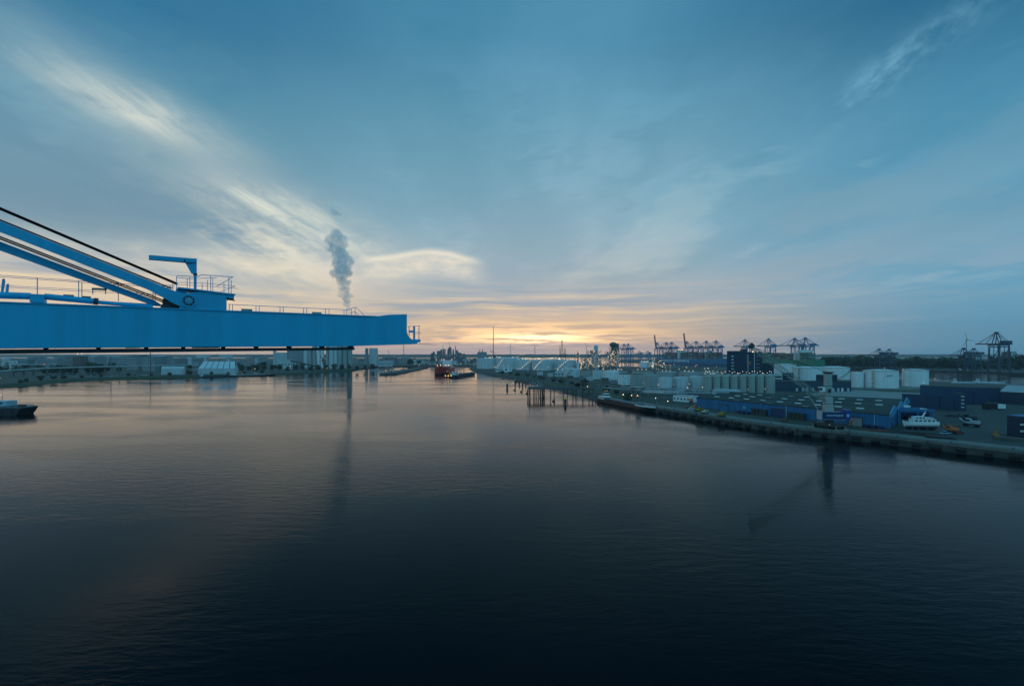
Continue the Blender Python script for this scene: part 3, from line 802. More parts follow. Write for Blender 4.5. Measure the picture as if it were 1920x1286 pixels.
# ------------------------------------------------------------------ blue warehouse
WA, WB_, WC, WD = Vector((142, 369)), Vector((206, 262)), Vector((281, 340)), Vector((187, 398))
def WP(s, t, z): p = (WA + (WB_ - WA) * s) * (1 - t) + (WD + (WC - WD) * s) * t; return Vector((p.x, p.y, z))
def WS(px):
    k = (px - CX) / F; d = WB_ - WA
    return (k * WA.y - WA.x) / (d.x - k * d.y)
def build_warehouse():
    t = thing('warehouse', 'large blue metal warehouse with dark ridged roof and skylights along the quay', 'warehouse', WP(0.5, 0.5, 4))
    d = (WB_ - WA).normalized(); out = Vector((d.y, -d.x));
    if out.y > 0: out = -out
    rz = math.atan2(d.y, d.x); L = (WB_ - WA).length
    EZ, RZ = 12.0, 14.5
    w = MB().hexa([WP(0, 0, 4), WP(1, 0, 4), WP(1, 1, 4), WP(0, 1, 4)], [WP(0, 0, EZ), WP(1, 0, EZ), WP(1, 1, EZ), WP(0, 1, EZ)]).build('wall', BCLAD, t)
    MB().rbox((WP(0.5, 0, 0) + Vector((out.x, out.y, 0)) * 0.15)[:2], L, 0.3, EZ - 0.1, EZ + 0.35, rz).build('gutter', ROOFD, t)
    MB().rbox((WP(0.5, 0, 0) + Vector((out.x, out.y, 0)) * 0.1)[:2], L, 0.2, 4, 4.7, rz).build('plinth', CONCD, t)
    for k in range(3):
        t0, t1, tm = k / 3, (k + 1) / 3, (k + 0.5) / 3
        for a, b in ((t0, tm), (tm, t1)):
            za, zb = (EZ + 0.02, RZ) if a == t0 else (RZ, EZ + 0.02)
            q = [WP(0.0, a, za), WP(0.998, a, za), WP(0.998, b, zb), WP(0.0, b, zb)]
            r = MB().hexa(q, [p + Vector((0, 0, 0.25)) for p in q]).build('roof_slope', ROOFD, t)
            if a == t0:
                for i in range(9):
                    s = 0.10 + i * 0.095 + (0.04 if k % 2 else 0); aa, bb = a + (b - a) * 0.46, a + (b - a) * 0.56
                    z0 = za + (zb - za) * 0.46 + 0.27; z1 = za + (zb - za) * 0.56 + 0.27
                    q = [WP(s, aa, z0), WP(s + 0.032, aa, z0), WP(s + 0.032, bb, z1), WP(s, bb, z1)]
                    MB().hexa(q, [p + Vector((0, 0, 0.12)) for p in q]).build('skylight', SKYL, r)
                    if i % 2:
                        aa, bb = a + (b - a) * 0.10, a + (b - a) * 0.2; s2 = s + 0.05
                        z0 = za + (zb - za) * 0.1 + 0.27; z1 = za + (zb - za) * 0.2 + 0.27
                        q = [WP(s2, aa, z0), WP(s2 + 0.03, aa, z0), WP(s2 + 0.03, bb, z1), WP(s2, bb, z1)]
                        MB().hexa(q, [p + Vector((0, 0, 0.1)) for p in q]).build('skylight', mat('dirty_skylight', (0.12, 0.15, 0.15), 0.4), r)
        # gable walls and their parapets at both ends
        for s, m in ((1.0, BCLAD2), (-0.004, BCLAD)):
            hi = 1.0 if s > 0.5 else 0.1
            q = [WP(s, t0, EZ - 1.2), WP(s, t1, EZ - 1.2), WP(s, t1, EZ + 0.7 * hi), WP(s, tm, RZ + 1.5 * hi), WP(s, t0, EZ + 0.7 * hi)]
            MB().extrude(q, WP(s + 0.006, 0, 0) - WP(s, 0, 0)).build('gable', m, t)
    for i in range(1, 22):                                  # cladding joints standing proud of the sheet
        p = WP(i / 22, 0, 0) + Vector((out.x, out.y, 0)) * 0.06
        MB().rbox(p[:2], 0.35, 0.14, 4.72, EZ - 0.12, rz).build('cladding_joint', BCLAD2 if i % 3 == 0 else BCLAD, t)
    # doors in the long front
    for px, w_, h_, m, nm in ((1357, 7.0, 4.6, BCLAD, 'small'), (1458, 8.4, 5.4, NAVY, 'navy'), (1604, 6.8, 4.8, GCLAD, 'grey')):
        p = WP(WS(px), 0, 0) + Vector((out.x, out.y, 0)) * 0.12
        dr = MB().rbox(p[:2], w_, 0.2, 4.05, 4.05 + h_, rz).build('door', m, t)
        MB().rbox((p + Vector((out.x, out.y, 0)) * 0.1)[:2], w_ + 0.8, 0.35, 4.05 + h_, 4.5 + h_, rz).build('lintel', DSTEEL, dr)
        for e in (-1, 1): MB().rbox((p + Vector((d.x, d.y, 0)) * e * (w_ / 2 + 0.15))[:2], 0.25, 0.4, 4.05, 4.05 + h_, rz).build('jamb', DSTEEL, dr)
    for px in (1475, 1561, 1640):
        p = WP(WS(px), 0, 0) + Vector((out.x, out.y, 0)) * 0.2
        MB().cyl((p.x, p.y, 4.2), (p.x, p.y, EZ), 0.12, n=6).build('downpipe', LCLAD, t)
    # pale three-bladed emblem on the wall
    p = WP(WS(1395.5), 0, 8.3) + Vector((out.x, out.y, 0)) * 0.15
    mb = MB(); d3 = Vector((d.x, d.y, 0))
    for k in range(3):
        a = R(90 + 120 * k); q = p + d3 * (1.3 * math.cos(a)) + Vector((0, 0, 1.1 * math.sin(a))); mb.bar(p, q, 0.7, 0.12, up=(out.x, out.y, 0))
    mb.build('emblem', mat('emblem_paint', (0.25, 0.45, 0.7), 0.5), t)
    # side wall by the yacht: small lamp and door
    e = (WC - WB_).normalized()
    p = WB_ + e * 7 + d * 0.9
    MB().rbox(p, 1.6, 0.3, 4.05, 7.0, math.atan2(e.y, e.x)).build('door', NCLAD, t)
    # stacked racks and crates standing against the wall
    def rack(px, n, off, label, m):
        for i in range(n):
            s = WS(px) + i * 2.7 / L
            p = WP(s, 0, 4.05) + Vector((out.x, out.y, 0)) * off
            c = thing('crate_rack', label % ORD[i], 'rack', p, 'racks along the warehouse wall')
            for k in range(3):
                MB().rbox(p[:2], 2.2, 1.8, 4.10 + k * 1.5, 5.35 + k * 1.5, rz).build('crate', m, c)
                for e_ in (-1, 1): MB().rbox((p + d3 * e_ * 1.15)[:2], 0.12, 1.9, 4.08 + k * 1.5, 5.5 + k * 1.5, rz).build('post', DSTEEL, c)
    rack(1416, 4, 2.0, 'dark green stacked crates left of the navy warehouse door, %s from the left', mat('crate_green', (0.04, 0.06, 0.05), 0.7))
    rack(1484, 4, 2.0, 'dark green stacked crates right of the navy warehouse door, %s from the left', mat('crate_green', (0.04, 0.06, 0.05), 0.7))
    # navy pallets and pipes by the wall
    for px, n, lab in ((1388, 3, 'navy skip left of the dark crate racks, %s from the left'), (1628, 3, 'navy skip right of the grey warehouse door, %s from the left')):
        for i in range(n):
            p = WP(WS(px) + i * 3.4 / L, 0, 4.05) + Vector((out.x, out.y, 0)) * 2.6
            k = thing('skip', lab % ORD[i], 'skip', p, 'navy skips by the warehouse')
            ca = Vector((d.x, d.y, 0)) * 1.4; cb = Vector((out.x, out.y, 0)) * 0.9
            lo = [p - ca * 0.8 - cb, p + ca * 0.8 - cb, p + ca * 0.8 + cb, p - ca * 0.8 + cb]
            hi = [p - ca - cb, p + ca - cb, p + ca + cb, p - ca + cb]
            MB().hexa(lo, [q + Vector((0, 0, 1.7)) for q in hi]).build('tub', NAVY, k)
            MB().rbox(p[:2], 3.0, 2.0, 5.72, 5.9, rz).build('rim', DSTEEL, k)
build_warehouse()

# ------------------------------------------------------------------ mobile harbour crane
def build_harbour_crane():
    c = Vector((177.0, 268.0, 4.05)); t = thing('harbour_crane', 'grey mobile harbour crane with lattice jib and navy machine house on the quay', 'crane', c)
    d = (WB_ - WA).normalized(); rz = math.atan2(d.y, d.x); d3 = Vector((d.x, d.y, 0)); o3 = Vector((d.y, -d.x, 0))
    if o3.y > 0: o3 = -o3
    ch = MB().rbox(c[:2], 13, 7, 5.4, 7.0, rz).build('chassis', DSTEEL, t)
    for i in range(6):
        for e in (-1, 1):
            p = c + d3 * (-5.2 + i * 2.08) + o3 * (e * 3.2)
            MB().cyl(p + o3 * 0.4 + Vector((0, 0, 0.75)), p - o3 * 0.4 + Vector((0, 0, 0.75)), 0.75, n=14).build('wheel', BLACK, ch, smooth_=True)
    for u in (-6, 6):
        for e in (-1, 1):
            p = c + d3 * u + o3 * (e * 5.0)
            l = MB().bar(c + d3 * u * 0.9 + Vector((0, 0, 2.1)), p + Vector((0, 0, 2.0)), 0.8, 0.7).build('outrigger', DSTEEL, t)
            MB().cyl(p + Vector((0, 0, 0.15)), p + Vector((0, 0, 2.2)), 0.3, n=10).build('jack', STEEL, l)
            MB().rbox(p[:2], 2.2, 2.2, 4.06, 4.22, rz).build('foot_plate', mat('foot_yellow', (0.4, 0.3, 0.08), 0.6), l)
    MB().cyl((c.x, c.y, 7.0), (c.x, c.y, 9.3), 2.2, n=24).build('slewing_ring', DSTEEL, t, smooth_=True)
    # machine house (counterweight to the right)
    ux = Vector((1, -0.12, 0)).normalized(); uy = Vector((-ux.y, ux.x, 0)); hz = math.atan2(ux.y, ux.x)
    hc = c + ux * 1.4
    hs = MB().rbox(hc[:2], 12.0, 5.2, 9.31, 13.3, hz).build('machine_house', NAVY, t)
    MB().rbox((c + ux * 8.4)[:2], 2.6, 5.0, 8.8, 14.6, hz).build('counterweight', mat('navy_bright', (0.010, 0.05, 0.24), 0.4), t)
    MB().rbox((c - ux * 5.0)[:2], 0.5, 5.0, 8.9, 13.9, hz).build('white_end', LCLAD, hs)
    # faint white lettering band on the house side (illegible strokes in the photograph)
    for i in range(11):
        p = hc - ux * 3.6 + ux * (i * 0.78) - uy * 2.64
        w = 0.5 if i % 3 else 0.32
        MB().rbox(p[:2], w, 0.06, 11.0 + (0.25 if i in (1, 5) else 0), 11.9, hz).build('lettering', mat('house_lettering', (0.55, 0.62, 0.75), 0.5), hs)
    MB().rbox((hc - uy * 2.7)[:2], 11.5, 0.5, 9.0, 9.3, hz).build('walkway', STEEL, hs)
    q = c + ux * 8.4 - uy * 2.6
    MB().cyl((q.x, q.y, 11.5), (q.x, q.y - 0.15, 11.5), 0.8, n=16).build('disc_mark', mat('disc_pale', (0.35, 0.5, 0.75), 0.5), hs)
    # tower: tapering box
    tz0, tz1 = 13.3, ZA(700, 268)
    def sec(z, w): return [c + ux * a * w + uy * b * w * 0.8 + Vector((0, 0, z - c.z)) - ux * 0.6 for a, b in ((-1, -1), (1, -1), (1, 1), (-1, 1))]
    mb = MB()
    lv = [(tz0, 2.3), (18, 1.95), (26, 1.7), (tz1, 1.55)]
    for (za, wa), (zb, wb) in zip(lv[:-1], lv[1:]): mb.hexa(sec(za, wa), sec(zb, wb))
    tw = mb.build('tower', HARBG, t)
    MB().hexa(sec(tz1, 1.9), sec(tz1 + 0.8, 2.2)).build('tower_head', DSTEEL, tw)
    for z in (17.5, 22, 27.5):
        a = sec(z, 2.05 if z < 20 else 1.85); b = sec(z + 0.25, 2.05 if z < 20 else 1.85); MB().hexa(a, b).build('band', DSTEEL, tw)
    MB().rbox((c - ux * 0.6 - uy * 1.75)[:2], 1.5, 0.3, 24.0, 26.0, hz).build('hatch', DSTEEL, tw)
    # cabin on the left of the tower
    cb = c - ux * 4.2 - uy * 0.5
    k = MB().rbox(cb[:2], 3.0, 2.4, 24.4, 27.0, hz).build('cabin', WHITE, t)
    MB().rbox((cb - ux * 1.56)[:2], 0.3, 2.2, 24.7, 26.7, hz).build('window', GLASS, k)
    MB().rbox((cb - ux * 0.8 - uy * 1.25)[:2], 1.2, 0.2, 25.2, 26.6, hz).build('window', GLASS, k)
    # lattice jib
    piv = c - ux * 2.2 + Vector((0, 0, 19.0 - c.z)); tip = AT(1408, 650, 262)
    ax = (tip - piv).normalized(); sd = ax.cross(Vector((0, 0, 1))).normalized(); upv = sd.cross(ax).normalized()
    Lj = (tip - piv).length; mbc = MB(); mbb = MB()
    def JP(f, a, b):
        w = 1.1 * min(1, 0.25 + f * 6) * min(1, 0.3 + (1 - f) * 5)
        return piv + ax * (Lj * f) + sd * (a * w) + upv * (b * w)
    N = 20
    for a in (-1, 1):
        for b in (-1, 1):
            for i in range(N): mbc.bar(JP(i / N, a, b), JP((i + 1) / N, a, b), 0.24)
    for i in range(N):
        for a in (-1, 1): mbb.bar(JP(i / N, a, -1 if i % 2 else 1), JP((i + 1) / N, a, 1 if i % 2 else -1), 0.12)
        for b in (-1, 1): mbb.bar(JP(i / N, -1 if i % 2 else 1, b), JP((i + 1) / N, 1 if i % 2 else -1, b), 0.12)
    j = mbc.build('jib', HARBG, t); mbb.build('lattice', HARBG, j)
    MB().cyl(tip + sd * 0.6, tip - sd * 0.6, 1.1, n=16).build('tip_sheave', DSTEEL, j, smooth_=True)
    MB().bar(tip - ax * 1.5 + upv * 1.0, tip + ax * 1.0 + upv * 1.4, 1.0, 1.4).build('tip_head', DSTEEL, j)
    head = c - ux * 0.6 + Vector((0, 0, tz1 + 0.7 - c.z))
    for e in (-1, 1):
        MB().cyl(head + uy * e * 0.8, tip + sd * e * 0.5, 0.06, n=6).build('luffing_rope', ROPE, t)
    MB().cyl(JP(0.28, 0, -1), c - ux * 5.2 + Vector((0, 0, 13.4 - c.z)), 0.20, n=8).build('luffing_ram', LCLAD, t)
    hk = tip + Vector((-0.6, 0, -1.0)); low = hk + Vector((0, 0, -7))
    MB().cyl(hk, low, 0.05, n=6).build('hoist_rope', ROPE, t); MB().cyl(low, low - Vector((0, 0, 1.8)), 0.5, 0.35, 10).build('hook_block', ORANGE, t)
    # cable reel
    rc = c + ux * 11.0 - uy * 1.0 + Vector((0, 0, 3.6))
    def torus(cn, r, t_, m, name, par, axis):
        mb = MB(); N = 22
        a = axis.orthogonal().normalized(); b = axis.cross(a)
        for i in range(N):
            p = cn + (a * math.cos(2 * math.pi * i / N) + b * math.sin(2 * math.pi * i / N)) * r; q = cn + (a * math.cos(2 * math.pi * (i + 1) / N) + b * math.sin(2 * math.pi * (i + 1) / N)) * r
            mb.cyl(p, q, t_, n=6)
        return mb.build(name, m, par)
    rl = torus(rc, 1.35, 0.28, mat('reel_orange', (0.55, 0.20, 0.02), 0.5), 'cable_reel', t, Vector((0.3, -1, 0)).normalized())
    mb = MB()
    for k_ in range(3):
        a = R(60 * k_); v = Vector((math.cos(a), 0.3 * math.cos(a), math.sin(a))) * 1.3; mb.bar(rc - v, rc + v, 0.12)
    mb.build('spoke', STEEL, rl); MB().bar(rc - Vector((0, 0, 3.4)), rc, 0.5).build('reel_stand', DSTEEL, rl)
    lamp(c + d3 * 2 + o3 * 3.6 + Vector((0, 0, 2.4)), t, LAMP_WARM, 0.16)
build_harbour_crane()

# ------------------------------------------------------------------ silos behind the warehouse
def build_silos():
    for i in range(8):
        x = XA(1326 + i * 16.3, 478 + i * 2.0); y = 478 + i * 2.0; r = 4.05
        t = thing('silo', 'grey concrete silo behind the blue warehouse, %s from the left of its row' % ORD[i], 'silo', (x, y, 4), 'grey silos in a row')
        MB().lathe((x, y, 4), [(r, 0), (r, 19.2)], 28).build('shell', SILO, t, smooth_=True)
        MB().lathe((x, y, 4), [(r * 1.03, 19.2), (r * 1.03, 19.6), (r * 0.55, 20.6), (0.5, 21.0)], 28).build('roof', SILO, t, smooth_=True)
        for z in (6.0, 12.5): MB().ring((x, y, 4 + z), r + 0.005, 0.07, 0.2, 28).build('hoop', SILO, t)
        # head walkway with lamps
        w = MB().box(x - 4.2, x + 4.2, y - 1.6, y - 0.8, 24.75, 25.0).build('walkway', STEEL, t)
        mb = MB()
        for k in range(5): mb.bar((x - 4.1 + k * 2.05, y - 1.65, 25), (x - 4.1 + k * 2.05, y - 1.65, 26.1), 0.07)
        mb.bar((x - 4.2, y - 1.65, 26.1), (x + 4.2, y - 1.65, 26.1), 0.07).build('railing', STEEL, w)
        for k in range(2 if i % 3 else 3):
            lamp((x - 3 + k * 2.7 + (i % 2), y - 2.0, 26.4 + (k % 2) * 1.6), w, (LAMP_WARM, LAMP_WHITE)[k % 2], 0.40)
        if i in (0, 2, 4, 6): lamp((x + r + 0.2, y - 3.2, 10.2), t, (LAMP_WHITE, LAMP_WARM)[i // 2 % 2], 0.38)
    for i in range(8):
        x = XA(1334 + i * 15.6, 494 + i * 2.0); y = 492 + i * 2.0; r = 4.05
        t = thing('silo', 'grey concrete silo half hidden in the second row, %s from the left' % ORD[i], 'silo', (x, y, 4), 'grey silos in the second row')
        MB().lathe((x, y, 4), [(r, 0), (r, 19.4)], 24).build('shell', SILO, t, smooth_=True)
        MB().lathe((x, y, 4), [(r * 1.03, 19.4), (r * 1.03, 19.8), (r * 0.55, 20.8), (0.5, 21.2)], 24).build('roof', SILO, t, smooth_=True)
        lamp((x, y - 1.5, 26.0 + (i % 3) * 0.9), t, LAMP_WHITE if i % 2 else LAMP_WARM, 0.38)
build_silos()

# ------------------------------------------------------------------ tanks beside the silos
for k, (px, D, w, pyt, m, lab) in enumerate((
        (1305, 512, 25, 706, TANKL, 'pale blue-grey tank next to the grey silos'),
        (1276, 508, 27, 707.5, TANKL, 'pale blue-grey tank with mid seam, middle of the three seamed tanks'),
        (1247.5, 505, 25.5, 708, TANKL, 'pale blue-grey tank, leftmost of the three with a mid seam'),
        (1221, 560, 28, 702.5, TANKG, 'broad grey tank right of the dark domed one'),
        (1195, 600, 26, 702, TANKG, 'grey tank beside the white tank with black openings'),
        (1171, 650, 24.5, 702, TANKW, 'white tank dotted with small black openings'),
        (1145.5, 740, 31, 695.5, TANKW, 'bright white tank with ribbed side above the grass bank'),
        (1120.5, 800, 19, 694.5, TANKL, 'narrow pale tank left of the bright ribbed tank'),
        (1099, 830, 24, 695, TANKG, 'dull grey tank with dark roof edge above the pile jetty'),
        (1074, 880, 32, 692, TANKL, 'pale tank at the left end of the near tank row'))):
    c = (XA(px, D), D); r = w / 2 * D / F
    rm = {3: ROOFL, 4: TANKR, 5: TANKR, 6: None, 7: TANKG, 8: TANKR}.get(k)
    t = tank(c, r, ZA(pyt, D), lab, m, rm, 0.16 if k in (4, 5, 8) else 0.08, stair=(-60, -10, 1, STEEL) if k in (2, 1) else ((-150, -100, 0, DSTEEL) if k == 9 else None), group='tanks of the near row', bands=1 if k < 3 else 3)
    if k == 5:
        rr = random.Random(4)
        for dx, dz in ((-4, 12.5), (-3.6, 11), (-1, 9.5), (1.5, 12), (-2.8, 4.5), (2.4, 7.5), (3.5, 11.5)):
            a = math.asin(dx / r); MB().cyl((c[0] + dx, c[1] - (r - 0.1) * math.cos(a), 4 + dz), (c[0] + dx, c[1] - (r + 0.12) * math.cos(a), 4 + dz), 0.55, n=8).build('opening', BLACK, t)
    if k in (0, 1, 3, 4): lamp((c[0] + r * 0.7, c[1] - r * 0.75, 10.5), t, LAMP_WARM, 0.45)
# second row of tank roofs with lamps
for k, (px, D, r, zt, m) in enumerate(((1160, 760, 13, 19.5, TANKR), (1205, 700, 15, 21.5, TANKR), (1250, 640, 13, 22, TANKG), (1292, 620, 13, 22.2, TANKG), (1330, 640, 12, 21, ROOFL))):
    c = (XA(px, D), D)
    tank(c, r, zt, ('wide low tank with rust brown dome behind the openings tank', 'wide tank with rust brown dome behind the grey tanks', 'flat grey tank roof behind the seamed tanks, left one', 'flat grey tank roof behind the seamed tanks, right one', 'pale flat tank roof behind the first silos')[k],
         TANKG, m, 0.14 if k < 2 else 0.05, group='tanks of the second row', bands=1, lamps=[(c[0] + (-0.6 + 0.4 * j) * r, c[1] - r * 0.5, zt + 2.2) for j in range(3)])

# ------------------------------------------------------------------ white tanks on the right
OCHRE = mat('ochre_steel', (0.30, 0.20, 0.07), 0.6)
for px, D, w, pyt, lab, st, nl in ((1470, 900, 40, 684, 'white tank partly hidden by the jib, left of the five big white tanks', None, 0),
                         (1514, 724, 52, 689.5, 'big white tank with ochre pipe stand right of the dark tower block', None, 0),
                         (1564, 800, 50, 689, 'big white tank with a dark stair falling across it', (-115, -35, 0, DSTEEL), 0),
                         (1651, 586, 54, 695, 'largest white tank beside the river, with a lamp mast before it', None, 0),
                         (1716, 606, 39, 693.5, 'white tank at the right end of the white tank row', None, 0)):
    c = (XA(px, D), D); r = w / 2 * D / F
    t = tank(c, r, ZA(pyt, D), lab, TANKW, None, 0.10, st, group='big white tanks on the right', bands=2)
    mb = MB().ring((c[0], c[1], ZA(pyt, D) + 0.2), r + 0.05, 0.6, 0.25, 48); mb.build('top_walkway', OCHRE, t)
    if px in (1514, 1651):
        x = c[0] - r * 0.93
        s = MB()
        for k in range(4): s.box(x - 1.6, x + 0.6, c[1] - r * 0.6, c[1] - r * 0.6 + 1.5, 6 + k * 5.2, 6.6 + k * 5.2)
        for e in (-1.5, 0.4): s.bar((x + e, c[1] - r * 0.6, 4), (x + e, c[1] - r * 0.6, ZA(pyt, D) + 1), 0.3)
        s.build('pipe_stand', OCHRE, t)
    if px == 1651:
        tank((c[0] - r - 6, c[1] + 6), 6.5, 23.5, 'narrow white tank tucked against the left side of the largest white tank', TANKW, None, 0.08, None, 'big white tanks on the right', False)
        MB().bar((c[0] - 6, c[1] - r - 0.1, 20.4), (c[0] + 1, c[1] - r - 0.1, 20.4), 0.8, 0.5).build('name_strip', DSTEEL, t)
slab('tank_bund', [(XA(1600, 610), 610), (XA(1600, 560), 560), (XA(1690, 545), 545), (XA(1775, 570), 570), (XA(1775, 625), 625)], 5.2, CONC, 3.9)

# ------------------------------------------------------------------ dark tower block and low buildings in the middle
def tower_block():
    D = 700
    q1 = quad(1363, 1400.5, D, D, 34, True); q2 = quad(1400.8, 1429.5, D - 6, D - 6, 34, True)
    t = block('tower_block', 'tall navy industrial tower block with light slots behind the silos', 'building', q1, 4, ZA(658.5, D), NCLAD, ROOFD, None)
    for z in range(6): front_pane(q1, 1373.5, 3.2, ZA(668 + z * 6.0, D), 1.2, SKYL, t)
    t2 = block('tower_block', 'navy tower block with a pale corner pipe, right of the taller one', 'building', q2, 4, ZA(660.5, D - 6), NCLAD, ROOFD, None)
    for z in range(5): front_pane(q2, 1421, 4.6, ZA(668 + z * 7.0, D - 6), 1.0, mat('slot_pane', (0.16, 0.2, 0.23), 0.4), t2)
    front_pane(q2, 1414.5, 0.9, (4 + ZA(657, D - 7)) / 2, ZA(657, D - 7) - 4, LCLAD, t2, 'corner_pipe', 0.5)
    front_pane(q2, 1402.5, 1.2, (4 + ZA(664.5, D - 7.5)) / 2, ZA(664.5, D - 7.5) - 4, LCLAD, t2, 'riser', 0.6)
    MB().box(XA(1394, D), XA(1401, D), D + 2, D + 10, ZA(658.5, D) + 0.55, ZA(656, D) + 1.5).build('lift_house', NCLAD, t)
    for px, m_, r_ in ((1411, LAMP_ORANGE, 0.7), (1413, LAMP_WARM, 0.7), (1428, LAMP_ORANGE, 0.6)):
        pz = ZA(659.5, D - 10); lamp((XA(px, D - 12), D - 12, ZA(659.5, D - 12)), t2, m_, r_)
    block('annex', 'lower navy annex at the right foot of the tower blocks', 'building', quad(1429.8, 1451, D - 8, D - 8, 30, True), 4, ZA(682, D - 8), NCLAD, ROOFD)
    q3 = quad(1451, 1467, 600, 600, 14, True)
    t = block('office_block', 'small pale office with two window bands beside the last silo', 'building', q3, 4, ZA(702, 600), LCLAD, ROOFL)
    for zz in (ZA(706.5, 600), ZA(712.5, 600)): front_pane(q3, 1459, 8.0, zz, 1.8, GLASS, t)
    block('plant_house', 'dark plant house behind the pale office', 'building', quad(1466, 1488, 640, 640, 20, True), 4, ZA(700, 640), NCLAD, ROOFD)
    t = block('low_shed', 'long low dark shed with white loading doors behind the warehouse', 'building', quad(1440, 1596, 540, 535, 22), 4, ZA(716, 538), clad('teal_dark_sheet', (0.018, 0.045, 0.085), 1.6), ROOFD)
    for px in (1494, 1505, 1513, 1524, 1541, 1562, 1571.5, 1579, 1590):
        D2 = 540 - 5 * (px - 1440) / 156; MB().box(XA(px, D2) - 1.1, XA(px, D2) + 1.1, D2 - 0.45, D2 - 0.15, 4.05, 7.8).build('door', LCLAD if px != 1579 else WHITE, t)
    block('plant_box', 'dark square plant box on the low shed, left of the crane tower', 'building', quad(1530, 1547, 548, 548, 10, True), ZA(715.9, 548), ZA(703.5, 548), NCLAD, ROOFD)
    block('plant_box', 'dark square plant box on the low shed, right of the crane tower', 'building', quad(1553, 1570, 548, 548, 10, True), ZA(715.9, 548), ZA(703.5, 548), NCLAD, ROOFD)
    block('pale_shed', 'pale roofed shed just behind the left end of the blue warehouse', 'building', quad(1336, 1384, 470, 452, 10), 4, 10.0, LCLAD, ROOFL, gable=2.0)
    block('white_store', 'long white low store left of the blue warehouse', 'building', quad(1262, 1300, 425, 410, 10), 4, 9.0, WHITE, ROOFL, (6, 1, 1.2, 1.6))
    # conveyor bridge in front of the tanks
    br = thing('conveyor_bridge', 'grey enclosed conveyor bridge running in front of the seamed tanks', 'conveyor', (XA(1225, 470), 470, 4))
    a, b = AT(1188, 733, 480), AT(1272, 736, 440); MB().bar(a, b, 2.4, 2.6).build('gallery', LCLAD, br)
    for f in (0.05, 0.35, 0.65, 0.95):
        p = a.lerp(b, f); MB().bar((p.x, p.y, 4), (p.x, p.y, p.z - 1.2), 0.7).build('trestle', STEEL, br)
    a2, b2 = AT(1160, 722, 560), AT(1188, 733, 482); MB().bar(a2, b2, 2.0, 2.2).build('gallery', DSTEEL, br)
    for f in (0.3, 0.7):
        p = a2.lerp(b2, f); MB().bar((p.x, p.y, 4), (p.x, p.y, p.z - 1.1), 0.6).build('trestle', STEEL, br)
    block('pump_house', 'small grey concrete pump house above the moored barge', 'building', quad(1184, 1200, 478, 470, 8), 4, 12.5, CONC, ROOFL, (2, 1, 1.6, 1.8))
    block('control_hut', 'slim grey control tower by the moored barge', 'building', quad(1192, 1200, 430, 428, 4), 4, 13.5, CONC, ROOFL, (1, 2, 1.4, 1.2))
tower_block()

# ------------------------------------------------------------------ process plant with hundreds of lamps
def plant(name, label, px0, px1, D, pyt, seed, n_lamp, columns=3, m=None, shaft=None, levels=7):
    rnd = random.Random(seed); x0, x1 = XA(px0, D), XA(px1, D); z1 = ZA(pyt, D); dep = 26
    t = thing(name, label, 'refinery unit', ((x0 + x1) / 2, D + dep / 2, 4), 'refinery units with lamps')
    m = m or mat('plant_steel', (0.10, 0.13, 0.13), 0.55, 0.2, rust=(0.12, 0.10, 0.07))
    nx = max(3, int((x1 - x0) / 9)); hs = []
    for i in range(nx):
        hs.append(4 + (z1 - 4) * (0.45 + 0.55 * rnd.random()) if i != nx // 2 else z1)
    w = (x1 - x0) / nx
    for i in range(nx):
        xa, xb = x0 + i * w, x0 + (i + 1) * w - 0.8; h = hs[i]; lv = max(3, int((h - 4) / 6.5)); mb = MB()
        for x in (xa, xb):
            for y in (D, D + dep * 0.5, D + dep): mb.bar((x, y, 4), (x, y, h), 0.7)
        for k in range(1, lv + 1):
            z = 4 + (h - 4) * k / lv
            mb.box(xa - 0.4, xb + 0.4, D - 0.4, D + dep + 0.4, z - 0.35, z)
            mb.bar((xa, D - 0.3, z + 1.2), (xb, D - 0.3, z + 1.2), 0.2)
            if rnd.random() < 0.7:
                a = xa if k % 2 else xb; b = xb if k % 2 else xa
                mb.bar((a, D, z - (h - 4) / lv), (b, D, z), 0.4)
        f = mb.build('steel_frame', m, t)
        for k in range(lv):
            z = 4 + (h - 4) * k / lv
            if rnd.random() < 0.75:
                r = rnd.uniform(1.0, 2.3); xx = rnd.uniform(xa + r, max(xa + r, xb - r)); hh = (h - 4) / lv * rnd.uniform(0.5, 0.9)
                MB().lathe((xx, D + rnd.uniform(3, 10), z), [(r, 0), (r, hh * 0.85), (r * 0.5, hh)], 12).build('vessel', rnd.choice((PIPE, TANKG, TANKL)), t, smooth_=True)
    for i in range(columns):
        x = rnd.uniform(x0 + 3, x1 - 3); r = rnd.uniform(1.3, 2.4); h = rnd.uniform(0.6, 0.95) * (z1 - 4)
        c = MB().lathe((x, D - 3.5, 4), [(r, 0), (r, h * 0.55), (r * 0.8, h * 0.6), (r * 0.8, h), (r * 0.3, h + r)], 14).build('column', rnd.choice((TANKL, TANKG, PIPE)), t, smooth_=True)
        for k in range(1, 5): MB().ring((x, D - 3.5, 4 + h * k / 5), r, 0.8, 0.3, 12).build('platform', m, c)
    for i in range(5):
        z = rnd.uniform(7, 4 + (z1 - 4) * 0.6); MB().cyl((x0, D - 1.2 - 0.5 * i, z), (x1, D - 1.2 - 0.5 * i, z), rnd.uniform(0.25, 0.5), n=8).build('pipe', PIPE, t)
    for i in range(n_lamp):
        k = rnd.randrange(nx); x = x0 + (k + rnd.random()) * w; z = 6 + (hs[k] - 4) * rnd.random() ** 0.8
        lamp((x, D - 5.5 - rnd.random() * 2, z), t, rnd.choice((LAMP_WARM, LAMP_WARM, LAMP_WHITE)), D * 0.00085 * rnd.uniform(0.45, 1.1))
    return t
plant('process_unit', 'sprawling low process unit full of lamps left of the tall lit structures', 1086, 1106, 1190, 671, 1, 36, 2)
